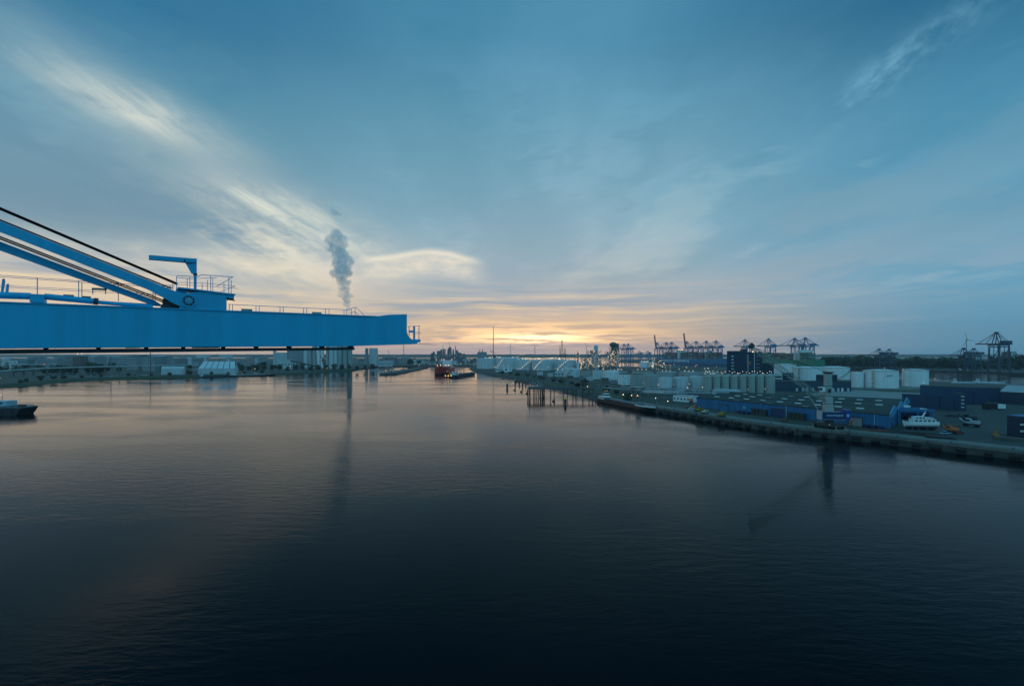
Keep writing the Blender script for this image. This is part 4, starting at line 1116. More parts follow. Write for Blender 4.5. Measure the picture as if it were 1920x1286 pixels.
tB = plant('process_unit', 'tall lit process structure with a white column, left of the two', 1104, 1135, 1240, 656, 2, 60, 4)
tC = plant('process_unit', 'tallest lit process structure with a mushroom head, right of the two', 1138, 1162, 1250, 650, 5, 52, 3)
plant('process_unit', 'small lit process unit right of the white round tank', 1218, 1246, 1400, 672, 8, 34, 2)
D = 1235
MB().lathe((XA(1116.5, D), D - 6, 4), [(2.4, 0), (2.4, 50), (3.6, 52), (3.6, 64), (1, 66)], 16).build('white_shaft', TANKL, tB, smooth_=True)
MB().box(XA(1113, D), XA(1120, D), D - 10, D - 2, 55, 68).build('head_house', TANKL, tB)
MB().lathe((XA(1150, 1250), 1252, 50), [(5, 0), (5, 14), (9, 19), (10, 22), (7, 26), (2, 28)], 18).build('mushroom_head', mat('plant_green', (0.08, 0.10, 0.10), 0.6), tC, smooth_=True)
MB().box(XA(1151, 1250), XA(1160, 1250), 1246, 1262, 40, 74).build('head_house', mat('plant_green', (0.08, 0.10, 0.10), 0.6), tC)
fl = thing('flare_column', 'slim pale column with a lamp-lit dark head left of the lit structures', 'column', (XA(1083.5, 1100), 1100, 4))
MB().lathe((XA(1083.5, 1100), 1100, 4), [(3.0, 0), (3.0, 27)], 16).build('shaft', TANKW, fl, smooth_=True)
MB().lathe((XA(1083.5, 1100), 1100, 31), [(3.6, 0), (1.4, 1), (1.2, 13), (3.0, 14), (3.0, 16), (1.2, 17), (0.8, 22)], 12).build('head', DSTEEL, fl, smooth_=True)
for k in range(7): lamp((XA(1083.5, 1100) + (-2.5 if k % 2 else 2.5), 1096, 32 + k * 3.1), fl, LAMP_WARM, 0.85)

# ------------------------------------------------------------------ big far tanks with lit stairs
for px, D, w, pyt, lab, st, nl in ((916, 1420, 44, 672.5, 'large white far tank, leftmost of the lit group', (-60, -15, 5, PIPE), 0),
                       (955, 1390, 52, 671.5, 'large white far tank, second from the left of the lit group', (-150, -110, 6, PIPE), 0),
                       (983, 1300, 34, 674.5, 'large white far tank, third from the left of the lit group', (-120, -40, 7, PIPE), 0),
                       (1019, 1260, 42, 675, 'large white far tank, fourth from the left of the lit group', (-150, -95, 8, PIPE), 0),
                       (1042, 1330, 34, 674, 'large white far tank, fifth from the left of the lit group', (-140, -110, 4, PIPE), 0),
                       (1062, 1230, 36, 675.5, 'large white far tank, right end of the lit group', (-160, -85, 7, PIPE), 0)):
    c = (XA(px, D), D); r = w / 2 * D / F; zt = ZA(pyt, D)
    rl = random.Random(px)
    tank(c, r, zt, lab, TANKL, None, 0.06, st, 'large far tanks with lit stairs', bands=1, lamps=[(c[0] + rl.uniform(-1, 1) * r * 0.9, c[1] - r * 0.2, zt + rl.uniform(2, 5)) for _ in range(7)])
tank((XA(1209, 1500), 1500), 16, ZA(679, 1500), 'single round white tank between the lit plants', TANKW, None, 0.12, None, 'large far tanks with lit stairs', bands=1, lamps=[(XA(1203 + 3 * k, 1480), 1480, ZA(677 + k % 2, 1480)) for k in range(5)])

# ------------------------------------------------------------------ quay cranes of the container terminal
def quay_crane(label, loc, rz, raised=False, zb=75.0, apex=106.0, out=62.0, back=26.0, gauge=34.0, wid=26.0, m=CRANEB, bm_=CRANEO, group='container cranes on the far terminal', th=1.0):
    t = thing('container_crane', label, 'crane', (0, 0, 0), group)
    g, w = gauge / 2, wid / 2
    for sx in (-1, 1):
        for sy in (-1, 1):
            l = MB().bar((sx * g, sy * w, 2), (sx * g, sy * w * 0.8, zb), 2.2 * th, 2.2 * th).build('leg', m, t)
            MB().box(sx * g - 1.2, sx * g + 1.2, sy * w - 4, sy * w + 4, 0, 2.2).build('bogie', DSTEEL, l)
    for sy in (-1, 1):
        mb = MB().bar((-g, sy * w * 0.95, 18), (g, sy * w * 0.95, 18), 2.0 * th, 2.4 * th)
        mb.bar((-g, sy * w * 0.93, 20), (g, sy * w * 0.85, zb - 8), 1.0 * th); mb.build('portal_beam', m, t)
        MB().bar((-g, sy * w * 0.82, zb - 5), (g, sy * w * 0.82, zb - 5), 1.8 * th, 2.2 * th).build('upper_beam', m, t)
    for sx in (-1, 1):
        mb = MB().bar((sx * g, -w, 17), (sx * g, w, 17), 1.8 * th).bar((sx * g, -w * 0.8, zb - 1), (sx * g, w * 0.8, zb - 1), 2.0 * th)
        mb.bar((sx * g, -w * 0.95, 17), (sx * g, 0, zb * 0.55), 0.9 * th).bar((sx * g, w * 0.95, 17), (sx * g, 0, zb * 0.55), 0.9 * th).bar((sx * g, 0, zb * 0.54), (sx * g, 0, zb - 1), 0.9 * th); mb.build('cross_frame', m, t)
    for e in (-3, 3): MB().bar((-g, e, zb + 1.4), (g + back, e, zb + 1.4), 1.6 * th, 3.0 * th).build('rear_girder', m, t)
    MB().box(g - 6, g + 14, -5, 5, zb + 3.2, zb + 9).build('machinery_house', m, t)
    mb = MB()
    for e in (-4, 4):
        mb.bar((-g, e, zb + 2), (-g + 6, e * 0.4, apex), 1.5 * th).bar((g * 0.35, e, zb + 2), (-g + 7, e * 0.4, apex), 1.1 * th)
    mb.bar((-g + 3, 0, apex), (-g + 10, 0, apex), 3.4, 2.2 * th).build('apex_frame', m, t)
    for e in (-3, 3): MB().bar((-g + 7, e * 0.5, apex), (g + back * 0.8, e, zb + 3), 0.7 * th).build('back_stay', m, t)
    if raised:
        a = R(80); tip = Vector((-g - math.cos(a) * out, 0, zb + 2 + math.sin(a) * out))
    else: tip = Vector((-g - out, 0, zb + 1.4))
    hg = Vector((-g - 1.0, 0, zb + 1.4))
    for e in (-2.6, 2.6): MB().bar(hg + Vector((0, e, 0)), tip + Vector((0, e * (0.7 if raised else 1), 0)), 1.3 * th, 2.6 * th).build('boom', bm_, t)
    mb = MB()
    for k in range(9):
        p = hg.lerp(tip, k / 8); mb.bar(p + Vector((0, -2.6, 0)), p + Vector((0, 2.6, 0)), 0.8 * th)
    mb.build('boom_tie', bm_, t)
    top = Vector((-g + 5, 0, apex))
    for f in ((0.45, 0.9) if not raised else (0.5,)):
        for e in (-2, 2):
            p = hg.lerp(tip, f) + Vector((0, e, 1)); MB().bar(top + Vector((0, e * 0.5, 0)), p, 0.55 * th).build('fore_stay', m, t)
    if not raised:
        tr = MB().box(-g - 12, -g - 6, -3, 3, zb - 2.5, zb - 0.2).build('trolley', m, t); MB().box(-g - 14, -g - 11, -1.5, 1.5, zb - 6, zb - 2.5).build('cabin', WHITE, tr)
    MB().bar((g + 0.5, w * 0.9, 3), (g + 10, w * 0.9, zb * 0.45), 0.8 * th).build('stairway', m, t)
    t.location = loc; t.rotation_euler = (0, 0, rz)
    return t
TR = R(26)
crane_rows = [(1508, 1829, R(6), 0), (1488, 1885, R(6), 0), (1438, 1955, TR, 0), (1394, 2060, TR, 0), (1340, 2223, TR, 0), (1322, 2262, TR, 0), (1303, 2322, TR, 0),
              (1285, 2372, TR, 1), (1257, 2480, TR, 0), (1247, 2530, TR, 0), (1230, 2600, TR, 1), (1176, 2850, TR, 0), (1168, 2905, TR, 0)]
labs = ['blue container crane at the right end of the far terminal row', 'blue container crane second from the right of the far row', 'blue container crane standing alone above the green ship stern',
        'blue container crane just above the navy tower block', 'blue container crane at the right end of the row over the blue ship', 'blue container crane second from right over the blue ship',
        'blue container crane beside the right raised boom', 'container crane with its boom raised, right of the two', 'lowered container crane, right of the left raised boom group',
        'lowered container crane directly right of the left raised boom', 'container crane with its boom raised, left of the two', 'hazy container crane, right one of the far left pair', 'hazy container crane, left one of the far left pair']
P0 = quay_crane(labs[0], (0, 0, 0), 0, th=1.4); P1 = quay_crane(labs[7], (0, 0, 0), 0, True, out=70.0, th=1.4)
used = {}
for (px, D, rz, up), lab in zip(crane_rows, labs):
    p = (XA(px, D) + 14, D, 4.0); src = P1 if up else P0
    if up not in used: src.location = p; src.rotation_euler = (0, 0, rz); used[up] = 1
    else: dup(src, p, rz, lab)
# big crane at the right edge, smaller ones beside it
quay_crane('big dark container crane at the right edge of the picture', (XA(1866, 1075) + 34, 1100, 4), R(4), False, 64.0, 92.0, 42.0, 16.0, 26.0, 24.0, mat('crane_dark', (0.02, 0.05, 0.09), 0.5), CRANEO, 'container cranes on the right bank', 1.05)
for px, D, lab in ((1803, 1230, 'small low dock crane left of the big dark crane'), (1822, 1290, 'second small low dock crane just left of the big dark crane'), (1645, 1420, 'small low dock crane above the white tanks, left of its pair'), (1664, 1480, 'small low dock crane above the white tanks, right of its pair')):
    quay_crane(lab, (XA(px, D) + 8, D, 4), R(5), False, 39.0, 58.0, 30.0, 9.0, 18.0, 18.0, mat('crane_dark', (0.02, 0.05, 0.09), 0.5), CRANEO, 'container cranes on the right bank', 0.85)
# more hazy cranes deep in the terminal
for px, D, lab in ((1216, 3300, 'faint distant crane left of the raised booms'), (1200, 3500, 'faint distant crane behind the round white tank')):
    quay_crane(lab, (XA(px, D), D, 4), R(30), False, 48, 66, 40, 14, 24, 20, CRANEB, CRANEB, 'container cranes on the far terminal', 1.2)

# ------------------------------------------------------------------ ships
def text_mesh(body, size, m, name, parent, origin, ux, uz, squeeze=1.0):
    """flat raised lettering: origin is the lower left corner, ux the reading direction, uz up"""
    cu = bpy.data.curves.new('lettering', 'FONT'); cu.body = body; cu.size = size; cu.extrude = 0.05; cu.offset = size * 0.03; cu.resolution_u = 2
    ob = bpy.data.objects.new('lettering', cu); COL.objects.link(ob)
    dg = bpy.context.evaluated_depsgraph_get(); me = bpy.data.meshes.new_from_object(ob.evaluated_get(dg))
    bpy.data.objects.remove(ob); bpy.data.curves.remove(cu)
    ux, uz = Vector(ux).normalized(), Vector(uz).normalized(); n = ux.cross(uz)
    off = Vector(parent.location)
    for v in me.vertices:
        p = Vector(origin) + ux * (v.co.x * squeeze) + uz * v.co.y + n * v.co.z; v.co = p - off
    me.materials.clear(); me.materials.append(m)
    o = bpy.data.objects.new(name, me); COL.objects.link(o); o.parent = parent
    return o
def container_ship(label, a, b, B, hullm, zd, ztop, seed, pal, house_f, letter=None, group='container ships'):
    a, b = Vector(a), Vector(b); c = (a + b) / 2; rz = math.atan2(b.y - a.y, b.x - a.x); L = (b - a).length; rnd = random.Random(seed)
    t = thing('container_ship', label, 'ship', (c.x, c.y, 0), group)
    MB_ = MB(); hull(MB_, c, L, B, 1.2, zd, rz, 0.16, 0.06, 5.0, 0.96, 0.9).build('hull', hullm, t)
    hull(MB(), c, L * 0.985, B * 0.985, -1, 1.6, rz, 0.16, 0.06, 0.0, 0.9).build('boot_top', mat('boot_red', (0.18, 0.03, 0.03), 0.6), t)
    u = Vector((math.cos(rz), math.sin(rz))); n = Vector((-u.y, u.x))
    if n.y > 0: n = -n                                     # side facing the viewer
    bays = int(L * 0.80 / 14.5); groups = {}
    for i in range(bays):
        x = -L * 0.43 + i * 14.5 + 7
        if abs(x / L + 0.5 - house_f) < 0.022 or abs(x / L + 0.5 - 0.22) < 0.015: continue
        tiers = int((ztop - zd) / 2.6 + rnd.uniform(-2.2, 0.3))
        for r_ in range(3):
            yy = B * (0.47 - 0.06 * r_ * 1.2)
            for k in range(tiers - (1 if r_ and rnd.random() < 0.3 else 0)):
                col = rnd.choice(pal); p = c + u * x + n * (yy - (B * 0.30 if r_ == 2 else 0))
                groups.setdefault(col.name, (col, MB()))[1].rbox(p, 12.2, 2.44 if r_ < 2 else B * 0.55, zd + 1.5 + k * 2.62, zd + 1.5 + k * 2.62 + 2.55, rz)
    for col, mb in groups.values(): mb.build('container_stack', col, t, kind='stuff')
    for f, h, w in ((house_f, ztop + 9, 11), (0.22, ztop + 2, 9)):
        p = c + u * (f - 0.5) * L
        hs = MB().rbox(p, w, B * 0.82, zd, h, rz).build('deckhouse', WHITE, t)
        MB().rbox(p, w * 0.7, B * 1.02, h - 4, h - 1.2, rz).build('bridge_wing', WHITE, hs)
        MB().rbox(p, w * 0.72, B * 0.80, h - 2.8, h - 1.8, rz).build('window', GLASS, hs)
        MB().cyl((p.x, p.y, h), (p.x, p.y, h + 8), 0.5, n=6).build('mast', WHITE, hs)
    p = c + u * (0.20 - 0.5) * L; MB().rbox(p, 8, 8, zd, ztop + 5, rz).build('funnel', hullm, t)
    for k in range(6 if letter and letter[0][0] == 'C' else 0):
        p = c + u * (house_f - 0.5) * L + n * (B * (0.4 - 0.12 * k)); lamp((p.x, p.y, ztop + 10.5), t, LAMP_ORANGE, 1.5)
    for i in range(int(L / 30)):
        p = c + u * (-L * 0.42 + i * 28) + n * (B * 0.5 - 0.4); MB().bar((p.x, p.y, zd), (p.x, p.y, ztop - 4), 0.9).build('lashing_bridge', STEEL, t)
    if letter:
        body, f0, size, sq = letter; rd = u if u.dot(Vector((1, 0))) > 0 else -u
        p = c + rd * (f0 * L) + n * (B / 2 + 0.15)
        text_mesh(body, size, mat('hull_lettering', (0.75, 0.78, 0.8), 0.5), 'lettering', t, (p.x, p.y, zd - size * 0.98), (rd.x, rd.y, 0), (0, 0, 1), sq)
    return t
container_ship('blue container ship lettered COSCO SHIPPING below the raised cranes', (930, 2090), (745, 2440), 52, STEAM_BLUE, 25.5, 58, 11, [CONT[0], CONT[0], CONT[1], CONT[3], CONT[4], CONT[2]], 0.62, ('COSCO SHIPPING', -0.40, 15.0, 1.5))
container_ship('green container ship lettered EVERGREEN behind the white tanks', (985, 1540), (915, 1905), 50, GREENH, 27.0, 52, 12, [CONT[2], CONT[2], CONT[0], CONT[2], CONT[3]], 0.16, ('EVERGREEN', -0.44, 11.0, 1.7))

def barge(name, label, a, b, B, z1, seed, cat='barge', deckm=DSTEEL, house='stern', group=None, hm=HULLB, cargo=True, bowstripe=False):
    """river barge from stern a to bow b"""
    a, b = Vector(a), Vector(b); c = (a + b) / 2; rz = math.atan2(b.y - a.y, b.x - a.x); L = (b - a).length; u = (b - a) / L
    t = thing(name, label, cat, (c.x, c.y, 0), group); rnd = random.Random(seed)
    hl = hull(MB(), c, L, B, -0.6, z1, rz, 0.14, 0.08, 1.2, 0.9, 0.75).build('hull', hm, t)
    MB().rbox(c - u * L * 0.02, L * 0.62, B * 0.78, z1 - 0.2, z1 + 0.9, rz).build('coaming', deckm, t)
    if cargo:
        for i in range(7):
            p = c + u * (-L * 0.28 + i * L * 0.085); MB().rbox(p, L * 0.075, B * 0.74, z1 + 0.9, z1 + 1.3 + 0.2 * (i % 2), rz).build('hatch_cover', mat('hatch_grey', (0.12, 0.14, 0.15), 0.6), t)
    p = c - u * L * 0.40
    h = MB().rbox(p, L * 0.13, B * 0.74, z1, z1 + 2.4, rz).build('deckhouse', WHITE, t)
    w = MB().rbox(p + u * L * 0.025, L * 0.05, B * 0.5, z1 + 2.4, z1 + 4.9, rz).build('wheelhouse', WHITE, t)
    MB().rbox(p + u * L * 0.025, L * 0.052, B * 0.51, z1 + 3.5, z1 + 4.4, rz).build('window', GLASS, w)
    MB().rbox(p + u * L * 0.025, L * 0.062, B * 0.58, z1 + 4.9, z1 + 5.1, rz).build('roof', WHITE, w)
    MB().rbox(p, L * 0.131, B * 0.75, z1 + 1.1, z1 + 1.7, rz).build('window', GLASS, h)
    MB().cyl((p.x, p.y, z1 + 5.1), (p.x, p.y, z1 + 8.5), 0.12, n=6).build('mast', STEEL, w)
    q = c + u * L * 0.36; MB().cyl((q.x, q.y, z1), (q.x, q.y, z1 + 5.5), 0.14, n=6).build('mast', STEEL, t)
    MB().rbox(c + u * L * 0.40, L * 0.04, B * 0.3, z1 + 0.6, z1 + 1.7, rz).build('winch', STEEL, t)
    if bowstripe:
        mb = MB(); pts = []
        for i in range(9):
            f = 0.80 + 0.2 * i / 8; k = max(0, (f - 0.86) / 0.14); w_ = max(0.02, 1 - k ** 2.2); rk = 0.04 * L * k
            pts.append(loc2(c, rz, (f - 0.5) * L + rk, -w_ * B / 2 - 0.05) if False else (loc2(c, rz, (f - 0.5) * L + rk, -(w_ * B / 2 + 0.06))))
        for p0, p1 in zip(pts[:-1], pts[1:]): mb.bar((p0[0], p0[1], z1 + 0.9), (p1[0], p1[1], z1 + 1.0), 0.15, 1.1)
        mb.build('bow_stripe', WHITE, hl)
    return t
bt = barge('river_barge', 'long dark river barge with white wheelhouse and bow stripe moored at the right quay', (85, 462), (110, 374), 10.5, 3.4, 1, group='barges in the harbour', bowstripe=True)
for k in range(3): lamp((88 + k * 1.2, 455, 10.5 + 0.3 * k), bt, LAMP_WARM, 0.3)

# ------------------------------------------------------------------ pile jetty in the middle
def build_jetty():
    D = 508; t = thing('pile_jetty', 'pipe jetty on slender steel piles in front of the grass bank', 'jetty', (XA(1040, D), D, 0))
    x0, x1 = XA(991, D), XA(1104, D)
    dk = MB().box(x0, x1 + 6, D - 3, D + 4, 8.9, 9.6).build('deck', CONCD, t)
    MB().box(x0 - 1, x0 + 16, D - 7, D + 11, 8.8, 9.7).build('loading_platform', CONCD, t)
    for k in range(5): MB().cyl((x0, D - 2 + k * 1.2, 10.4 + 0.5 * (k % 2)), (x1 + 10, D - 2 + k * 1.2, 10.4 + 0.5 * (k % 2)), 0.28, n=8).build('pipe', PILE if k % 2 else STEEL, t)
    MB().cyl((x0, D - 3.1, 10.7), (x1 + 4, D - 3.1, 10.7), 0.06, n=6).build('handrail', LCLAD, t)
    rnd = random.Random(5)
    for i in range(12):
        x = x0 + (x1 - x0) * (i + rnd.uniform(-0.25, 0.25)) / 11
        for y in (D - 2.4, D + 3.2): xx = x + rnd.uniform(-0.9, 0.9); MB().cyl((xx, y, -1), (xx + rnd.uniform(-0.4, 0.4), y, 8.9), 0.24, n=8).build('pile', PILE, t)
    for i in range(16):
        x = x0 + rnd.uniform(-1, 16); y = D + rnd.uniform(-6.5, 10); MB().cyl((x, y, -1), (x + rnd.uniform(-1, 1), y, 8.9), 0.32, n=8).build('pile', PILE, t)
    for i in range(5):
        x = x0 + 1 + i * 3; a = MB().cyl((x, D - 1, 9.6), (x, D - 1, 15.5 + (i % 2) * 2), 0.25, n=8).build('loading_arm', PIPE, t)
        MB().bar((x, D - 1, 15.3 + (i % 2) * 2), (x + 2.4, D - 3.5, 12), 0.3).build('elbow', PIPE, a)
    lamp((XA(1101, D), D - 2, ZA(724.5, D)), t, LAMP_ORANGE, 0.5); lamp((x0 + 2, D - 4, 14), t, LAMP_RED, 0.3); lamp((x0 + 9, D - 4, 13), t, LAMP_WHITE, 0.3)
    # shore end trestle
    for i in range(5):
        x = x1 + 4 + i * 3.4; MB().bar((x, D + 1, 2), (x, D + 1, 8.9), 0.9).build('trestle', CONC, t)
    # walkway down to the dolphins
build_jetty()
def dolphin(px, py, w, h, label, cap=None):
    """mooring dolphin: cluster of piles with a cap"""
    p = G(px, py, 0); r = w / 2 * p.y / F; hh = h * p.y / F
    t = thing('mooring_dolphin', label, 'dolphin', p, 'mooring dolphins in the basin')
    MB().cyl(p - Vector((0, 0, 1)), p + Vector((0, 0, hh)), r, r * 0.96, 14).build('pile', PILE, t, smooth_=True)
    MB().ring(p + Vector((0, 0, hh * 0.55)), r, r * 0.12, hh * 0.14, 14).build('fender_ring', BLACK, t)
    if cap: MB().lathe(p + Vector((0, 0, hh)), [(r * 1.05, 0), (r * 1.05, hh * 0.10), (r * 0.4, hh * 0.16)], 14).build('cap', cap, t)
    else: MB().box(p.x - r * 1.2, p.x + r * 1.2, p.y - r, p.y + r, hh, hh + r * 0.5).build('cap', CONCD, t)
CAPG = mat('cap_lime', (0.72, 0.90, 0.03), 0.5)
dolphin(1060, 759, 4.6, 11, 'lime capped mooring dolphin standing alone nearest to the viewer', CAPG)
dolphin(951, 728, 3.4, 8.5, 'lime capped mooring dolphin, left of the row of small piles', CAPG)
dolphin(966, 719.5, 2.6, 7, 'small lime capped dolphin close to the grass bank', CAPG)
for k, (px, py, w, h) in enumerate(((974, 722, 2.4, 5.5), (980, 724, 2.4, 6), (986, 724, 2.0, 5))):
    dolphin(px, py, w, h, 'dark pile dolphin near the grass bank, %s from the left of three' % ORD[k])
for k, (px, py) in enumerate(((965, 731.5), (977.5, 735), (988, 738), (1019, 745.5), (1038, 752.5))):
    p = G(px, py, 0); t = thing('mooring_buoy', 'dark mooring raft with post, %s from the left in the slanting line' % ORD[k], 'buoy', p, 'mooring rafts in a line')
    MB().lathe(p - Vector((0, 0, 0.3)), [(0.6, 0), (1.5, 0.3), (1.6, 0.9), (1.0, 1.3), (0.3, 1.4)], 14).build('float', BLACK, t, smooth_=True)
    MB().cyl(p + Vector((0.7, 0, 1.0)), p + Vector((0.7, 0, 3.2)), 0.7, 0.55, n=8).build('post', PILE, t)
p = G(700, 703, 0); t = thing('channel_mark', 'dark channel mark pile standing in open water left of the mole', 'beacon', p)
MB().cyl(p - Vector((0, 0, 1)), p + Vector((0, 0, 5.5)), 1.3, n=10).build('pile', PILE, t); MB().lathe(p + Vector((0, 0, 5.5)), [(1.5, 0), (1.5, 0.6), (0.3, 1.4)], 10).build('cap', DSTEEL, t)

# ------------------------------------------------------------------ mole and ships in the basin
slab('mole', [(XA(714, 1075), 1062), (XA(722, 1062), 1052), (-262, 1085), (-272, 1350), (-285, 1630), (-312, 1632), (-306, 1350), (-300, 1100)], 3.2, CONCD)
rnd = random.Random(21)
for k, (px, D, h) in enumerate(((727, 1100, 15), (736, 1150, 17), (741, 1200, 15), (748, 1280, 13), (781, 1560, 18))):
    x = -289 - (D - 1100) * 0.03; t = thing('dock_derrick', 'slender red-grey unloading derrick on the mole, %s from the left' % ORD[k], 'derrick', (x, D, 3.2), 'derricks on the mole')
    mb = MB(); b = 2.2
    for sx in (-1, 1):
        for sy in (-1, 1): mb.bar((x + sx * b, D + sy * b, 3.2), (x + sx * 0.6, D + sy * 0.6, h), 0.4)
    for z in (6, 9, 12): mb.bar((x - b * 0.8, D - b * 0.8, z), (x + b * 0.8, D + b * 0.8, z), 0.3).bar((x + b * 0.8, D - b * 0.8, z), (x - b * 0.8, D + b * 0.8, z), 0.3)
    mb.build('mast', mat('derrick_red', (0.22, 0.09, 0.07), 0.6), t); MB().bar((x, D, h - 1), (x - 6, D - 4, h + 5), 0.5).build('jib', mat('derrick_red', (0.22, 0.09, 0.07), 0.6), t)
    MB().box(x - 1.5, x + 1.5, D - 1.5, D + 1.5, 3.2, 6).build('cabin', GCLAD, t)
    lamp((x + 1, D - 4, 9), t, (LAMP_ORANGE, LAMP_WARM, LAMP_WARM, LAMP_WHITE, LAMP_WARM)[k], 1.0)
def tanker():
    a, b = Vector((XA(853, 1480), 1480)), Vector((XA(826, 1075), 1075)); c = (a + b) / 2
    rz = math.atan2(b.y - a.y, b.x - a.x); u = (b - a).normalized(); L = (b - a).length
    L = 190; c = b - u * L / 2
    t = thing('tanker_ship', 'red tanker ship with white deckhouse and deck lights, bow toward the viewer', 'ship', (c.x, c.y, 0))
    hull(MB(), c, L, 36, -0.5, 13.5, rz, 0.2, 0.06, 5.0, 0.95).build('hull', HULLR, t)
    hull(MB(), c, L * 0.99, 35.4, -1, 3.0, rz, 0.2, 0.06, 0.0, 0.9).build('lower_hull', mat('hull_maroon', (0.13, 0.025, 0.03), 0.5), t)
    q = c + u * L * 0.40
    MB().rbox(q, L * 0.1, 26, 13.5, 17.5, rz).build('forecastle', HULLR, t)
    p = c - u * L * 0.36
    d = MB().rbox(p, 16, 24, 13.5, 31, rz).build('deckhouse', WHITE, t)
    MB().rbox(p, 11, 34, 28, 30.5, rz).build('bridge', WHITE, d); MB().rbox(p + u * 5.7, 0.4, 31, 28.6, 29.8, rz).build('window', GLASS, d)
    MB().rbox(p - u * 13, 8, 9, 13.5, 34, rz).build('funnel', NAVY, t)
    MB().cyl((p.x, p.y, 31), (p.x, p.y, 41), 0.5, n=6).build('mast', STEEL, d)
    for k in range(4):
        s = c + u * (L * (0.25 - 0.15 * k)); MB().cyl((s.x - 12, s.y, 15), (s.x + 12, s.y, 15), 0.9, n=8).build('deck_pipe', RED, t)
    MB().cyl((q.x, q.y, 17.4), (q.x, q.y, 28), 0.4, n=6).build('foremast', HULLR, t)
    n = Vector((-u.y, u.x))
    for e, f, m in ((-10, 0.36, LAMP_ORANGE), (-3, 0.34, LAMP_ORANGE), (8, 0.30, LAMP_ORANGE), (14, 0.28, LAMP_ORANGE)):
        s = c + u * L * f + n * e; lamp((s.x, s.y, 20.5), t, m, 1.25)
    for e in (-14, -8, 12):
        s = p + u * 10 + n * e; lamp((s.x, s.y, 33), t, LAMP_ORANGE, 1.1)
tanker()
b2 = barge('tanker_barge', 'dark bunker barge with lit deck alongside the red tanker', (XA(850, 960), 935), (XA(886, 1060), 1085), 17, 5.0, 6, group='barges in the harbour')
rnd = random.Random(6)
for k in range(9): lamp((XA(836 + k * 5.5, 975), 950 + rnd.uniform(-10, 60), 8 + rnd.uniform(0, 3)), b2, rnd.choice((LAMP_WARM, LAMP_WHITE)), 0.55)
for k in range(3): lamp((XA(835 + k * 5.4, 930), 930, 4.4), b2, mat('lamp_amber', (1.0, 0.55, 0.08), var=0, emit=14.0), 0.8)
# moored barges at the left bank and the big dark pontoon
b3 = barge('river_barge', 'flat pale-decked barge moored under the left bank', (XA(428, 985), 985), (XA(515, 1042), 1040), 11, 2.6, 9, group='barges in the harbour', deckm=LCLAD)
for px in (455, 478, 482): lamp((XA(px, 1000), 1000, 6), b3, LAMP_WARM, 0.5)
b4 = barge('river_barge', 'dark barge moored just left of the flat pale one', (XA(372, 950), 950), (XA(424, 975), 976), 9, 2.0, 10, group='barges in the harbour')
def pontoon():
    D = 362; t = thing('pontoon_barge', 'big dark steel pontoon barge cut by the left picture edge', 'barge', (XA(0, D), D, 0))
    x1 = XA(66, D); x0 = x1 - 72
    MB().add([(x0, D - 6, -1), (x1 - 9, D - 6, -1), (x1 - 8, D + 6, -1), (x1 - 26, D + 20, -1), (x0, D + 20, -1),
              (x0, D - 6, 5.4), (x1 - 5, D - 6, 5.4), (x1 - 3.5, D + 6, 5.4), (x1 - 22, D + 20, 5.4), (x0, D + 20, 5.4)],
             [(4, 3, 2, 1, 0), (5, 6, 7, 8, 9), (0, 1, 6, 5), (1, 2, 7, 6), (2, 3, 8, 7), (3, 4, 9, 8), (4, 0, 5, 9)]).build('hull', HULLB, t)
    MB().box(x0, x1 - 5, D - 5.5, D - 4.9, 5.4, 6.1).build('bulwark', mat('deck_teal', (0.07, 0.16, 0.18), 0.6), t)
    MB().bar((x1 - 5, D - 5.4, 5.7), (x1 - 4, D + 6, 5.7), 0.4, 0.8).build('bulwark', mat('deck_teal', (0.07, 0.16, 0.18), 0.6), t)
    MB().box(x0, x1 - 24, D - 4, D + 18, 5.41, 5.55).build('deck', mat('deck_worn', (0.05, 0.08, 0.09), 0.8, rust=(0.10, 0.07, 0.05)), t)
    h = MB().box(x1 - 56, x1 - 30, D + 8, D + 16, 5.55, 9.2).build('deckhouse', mat('house_pale_blue', (0.35, 0.50, 0.58), 0.6), t)
    for k in range(5): MB().box(x1 - 54 + k * 4.6, x1 - 51.6 + k * 4.6, D + 7.85, D + 7.99, 7.0, 8.4).build('window', GLASS, h)
    for k in range(6): MB().cyl((x1 - 36 + k * 5.5, D - 3, 5.4), (x1 - 36 + k * 5.5, D - 3, 6.4), 0.45, n=10).build('bollard', BLACK, t)
    for k in range(7): MB().cyl((x1 - 62 + k * 8.5, D - 6.3, 2.2), (x1 - 62 + k * 8.5, D - 5.9, 2.2), 1.4, n=14).build('tyre_fender', BLACK, t)
    MB().rbox((x1 - 13, D + 3), 4, 3, 5.4, 7.2, 0.3).build('winch', DSTEEL, t)
pontoon()

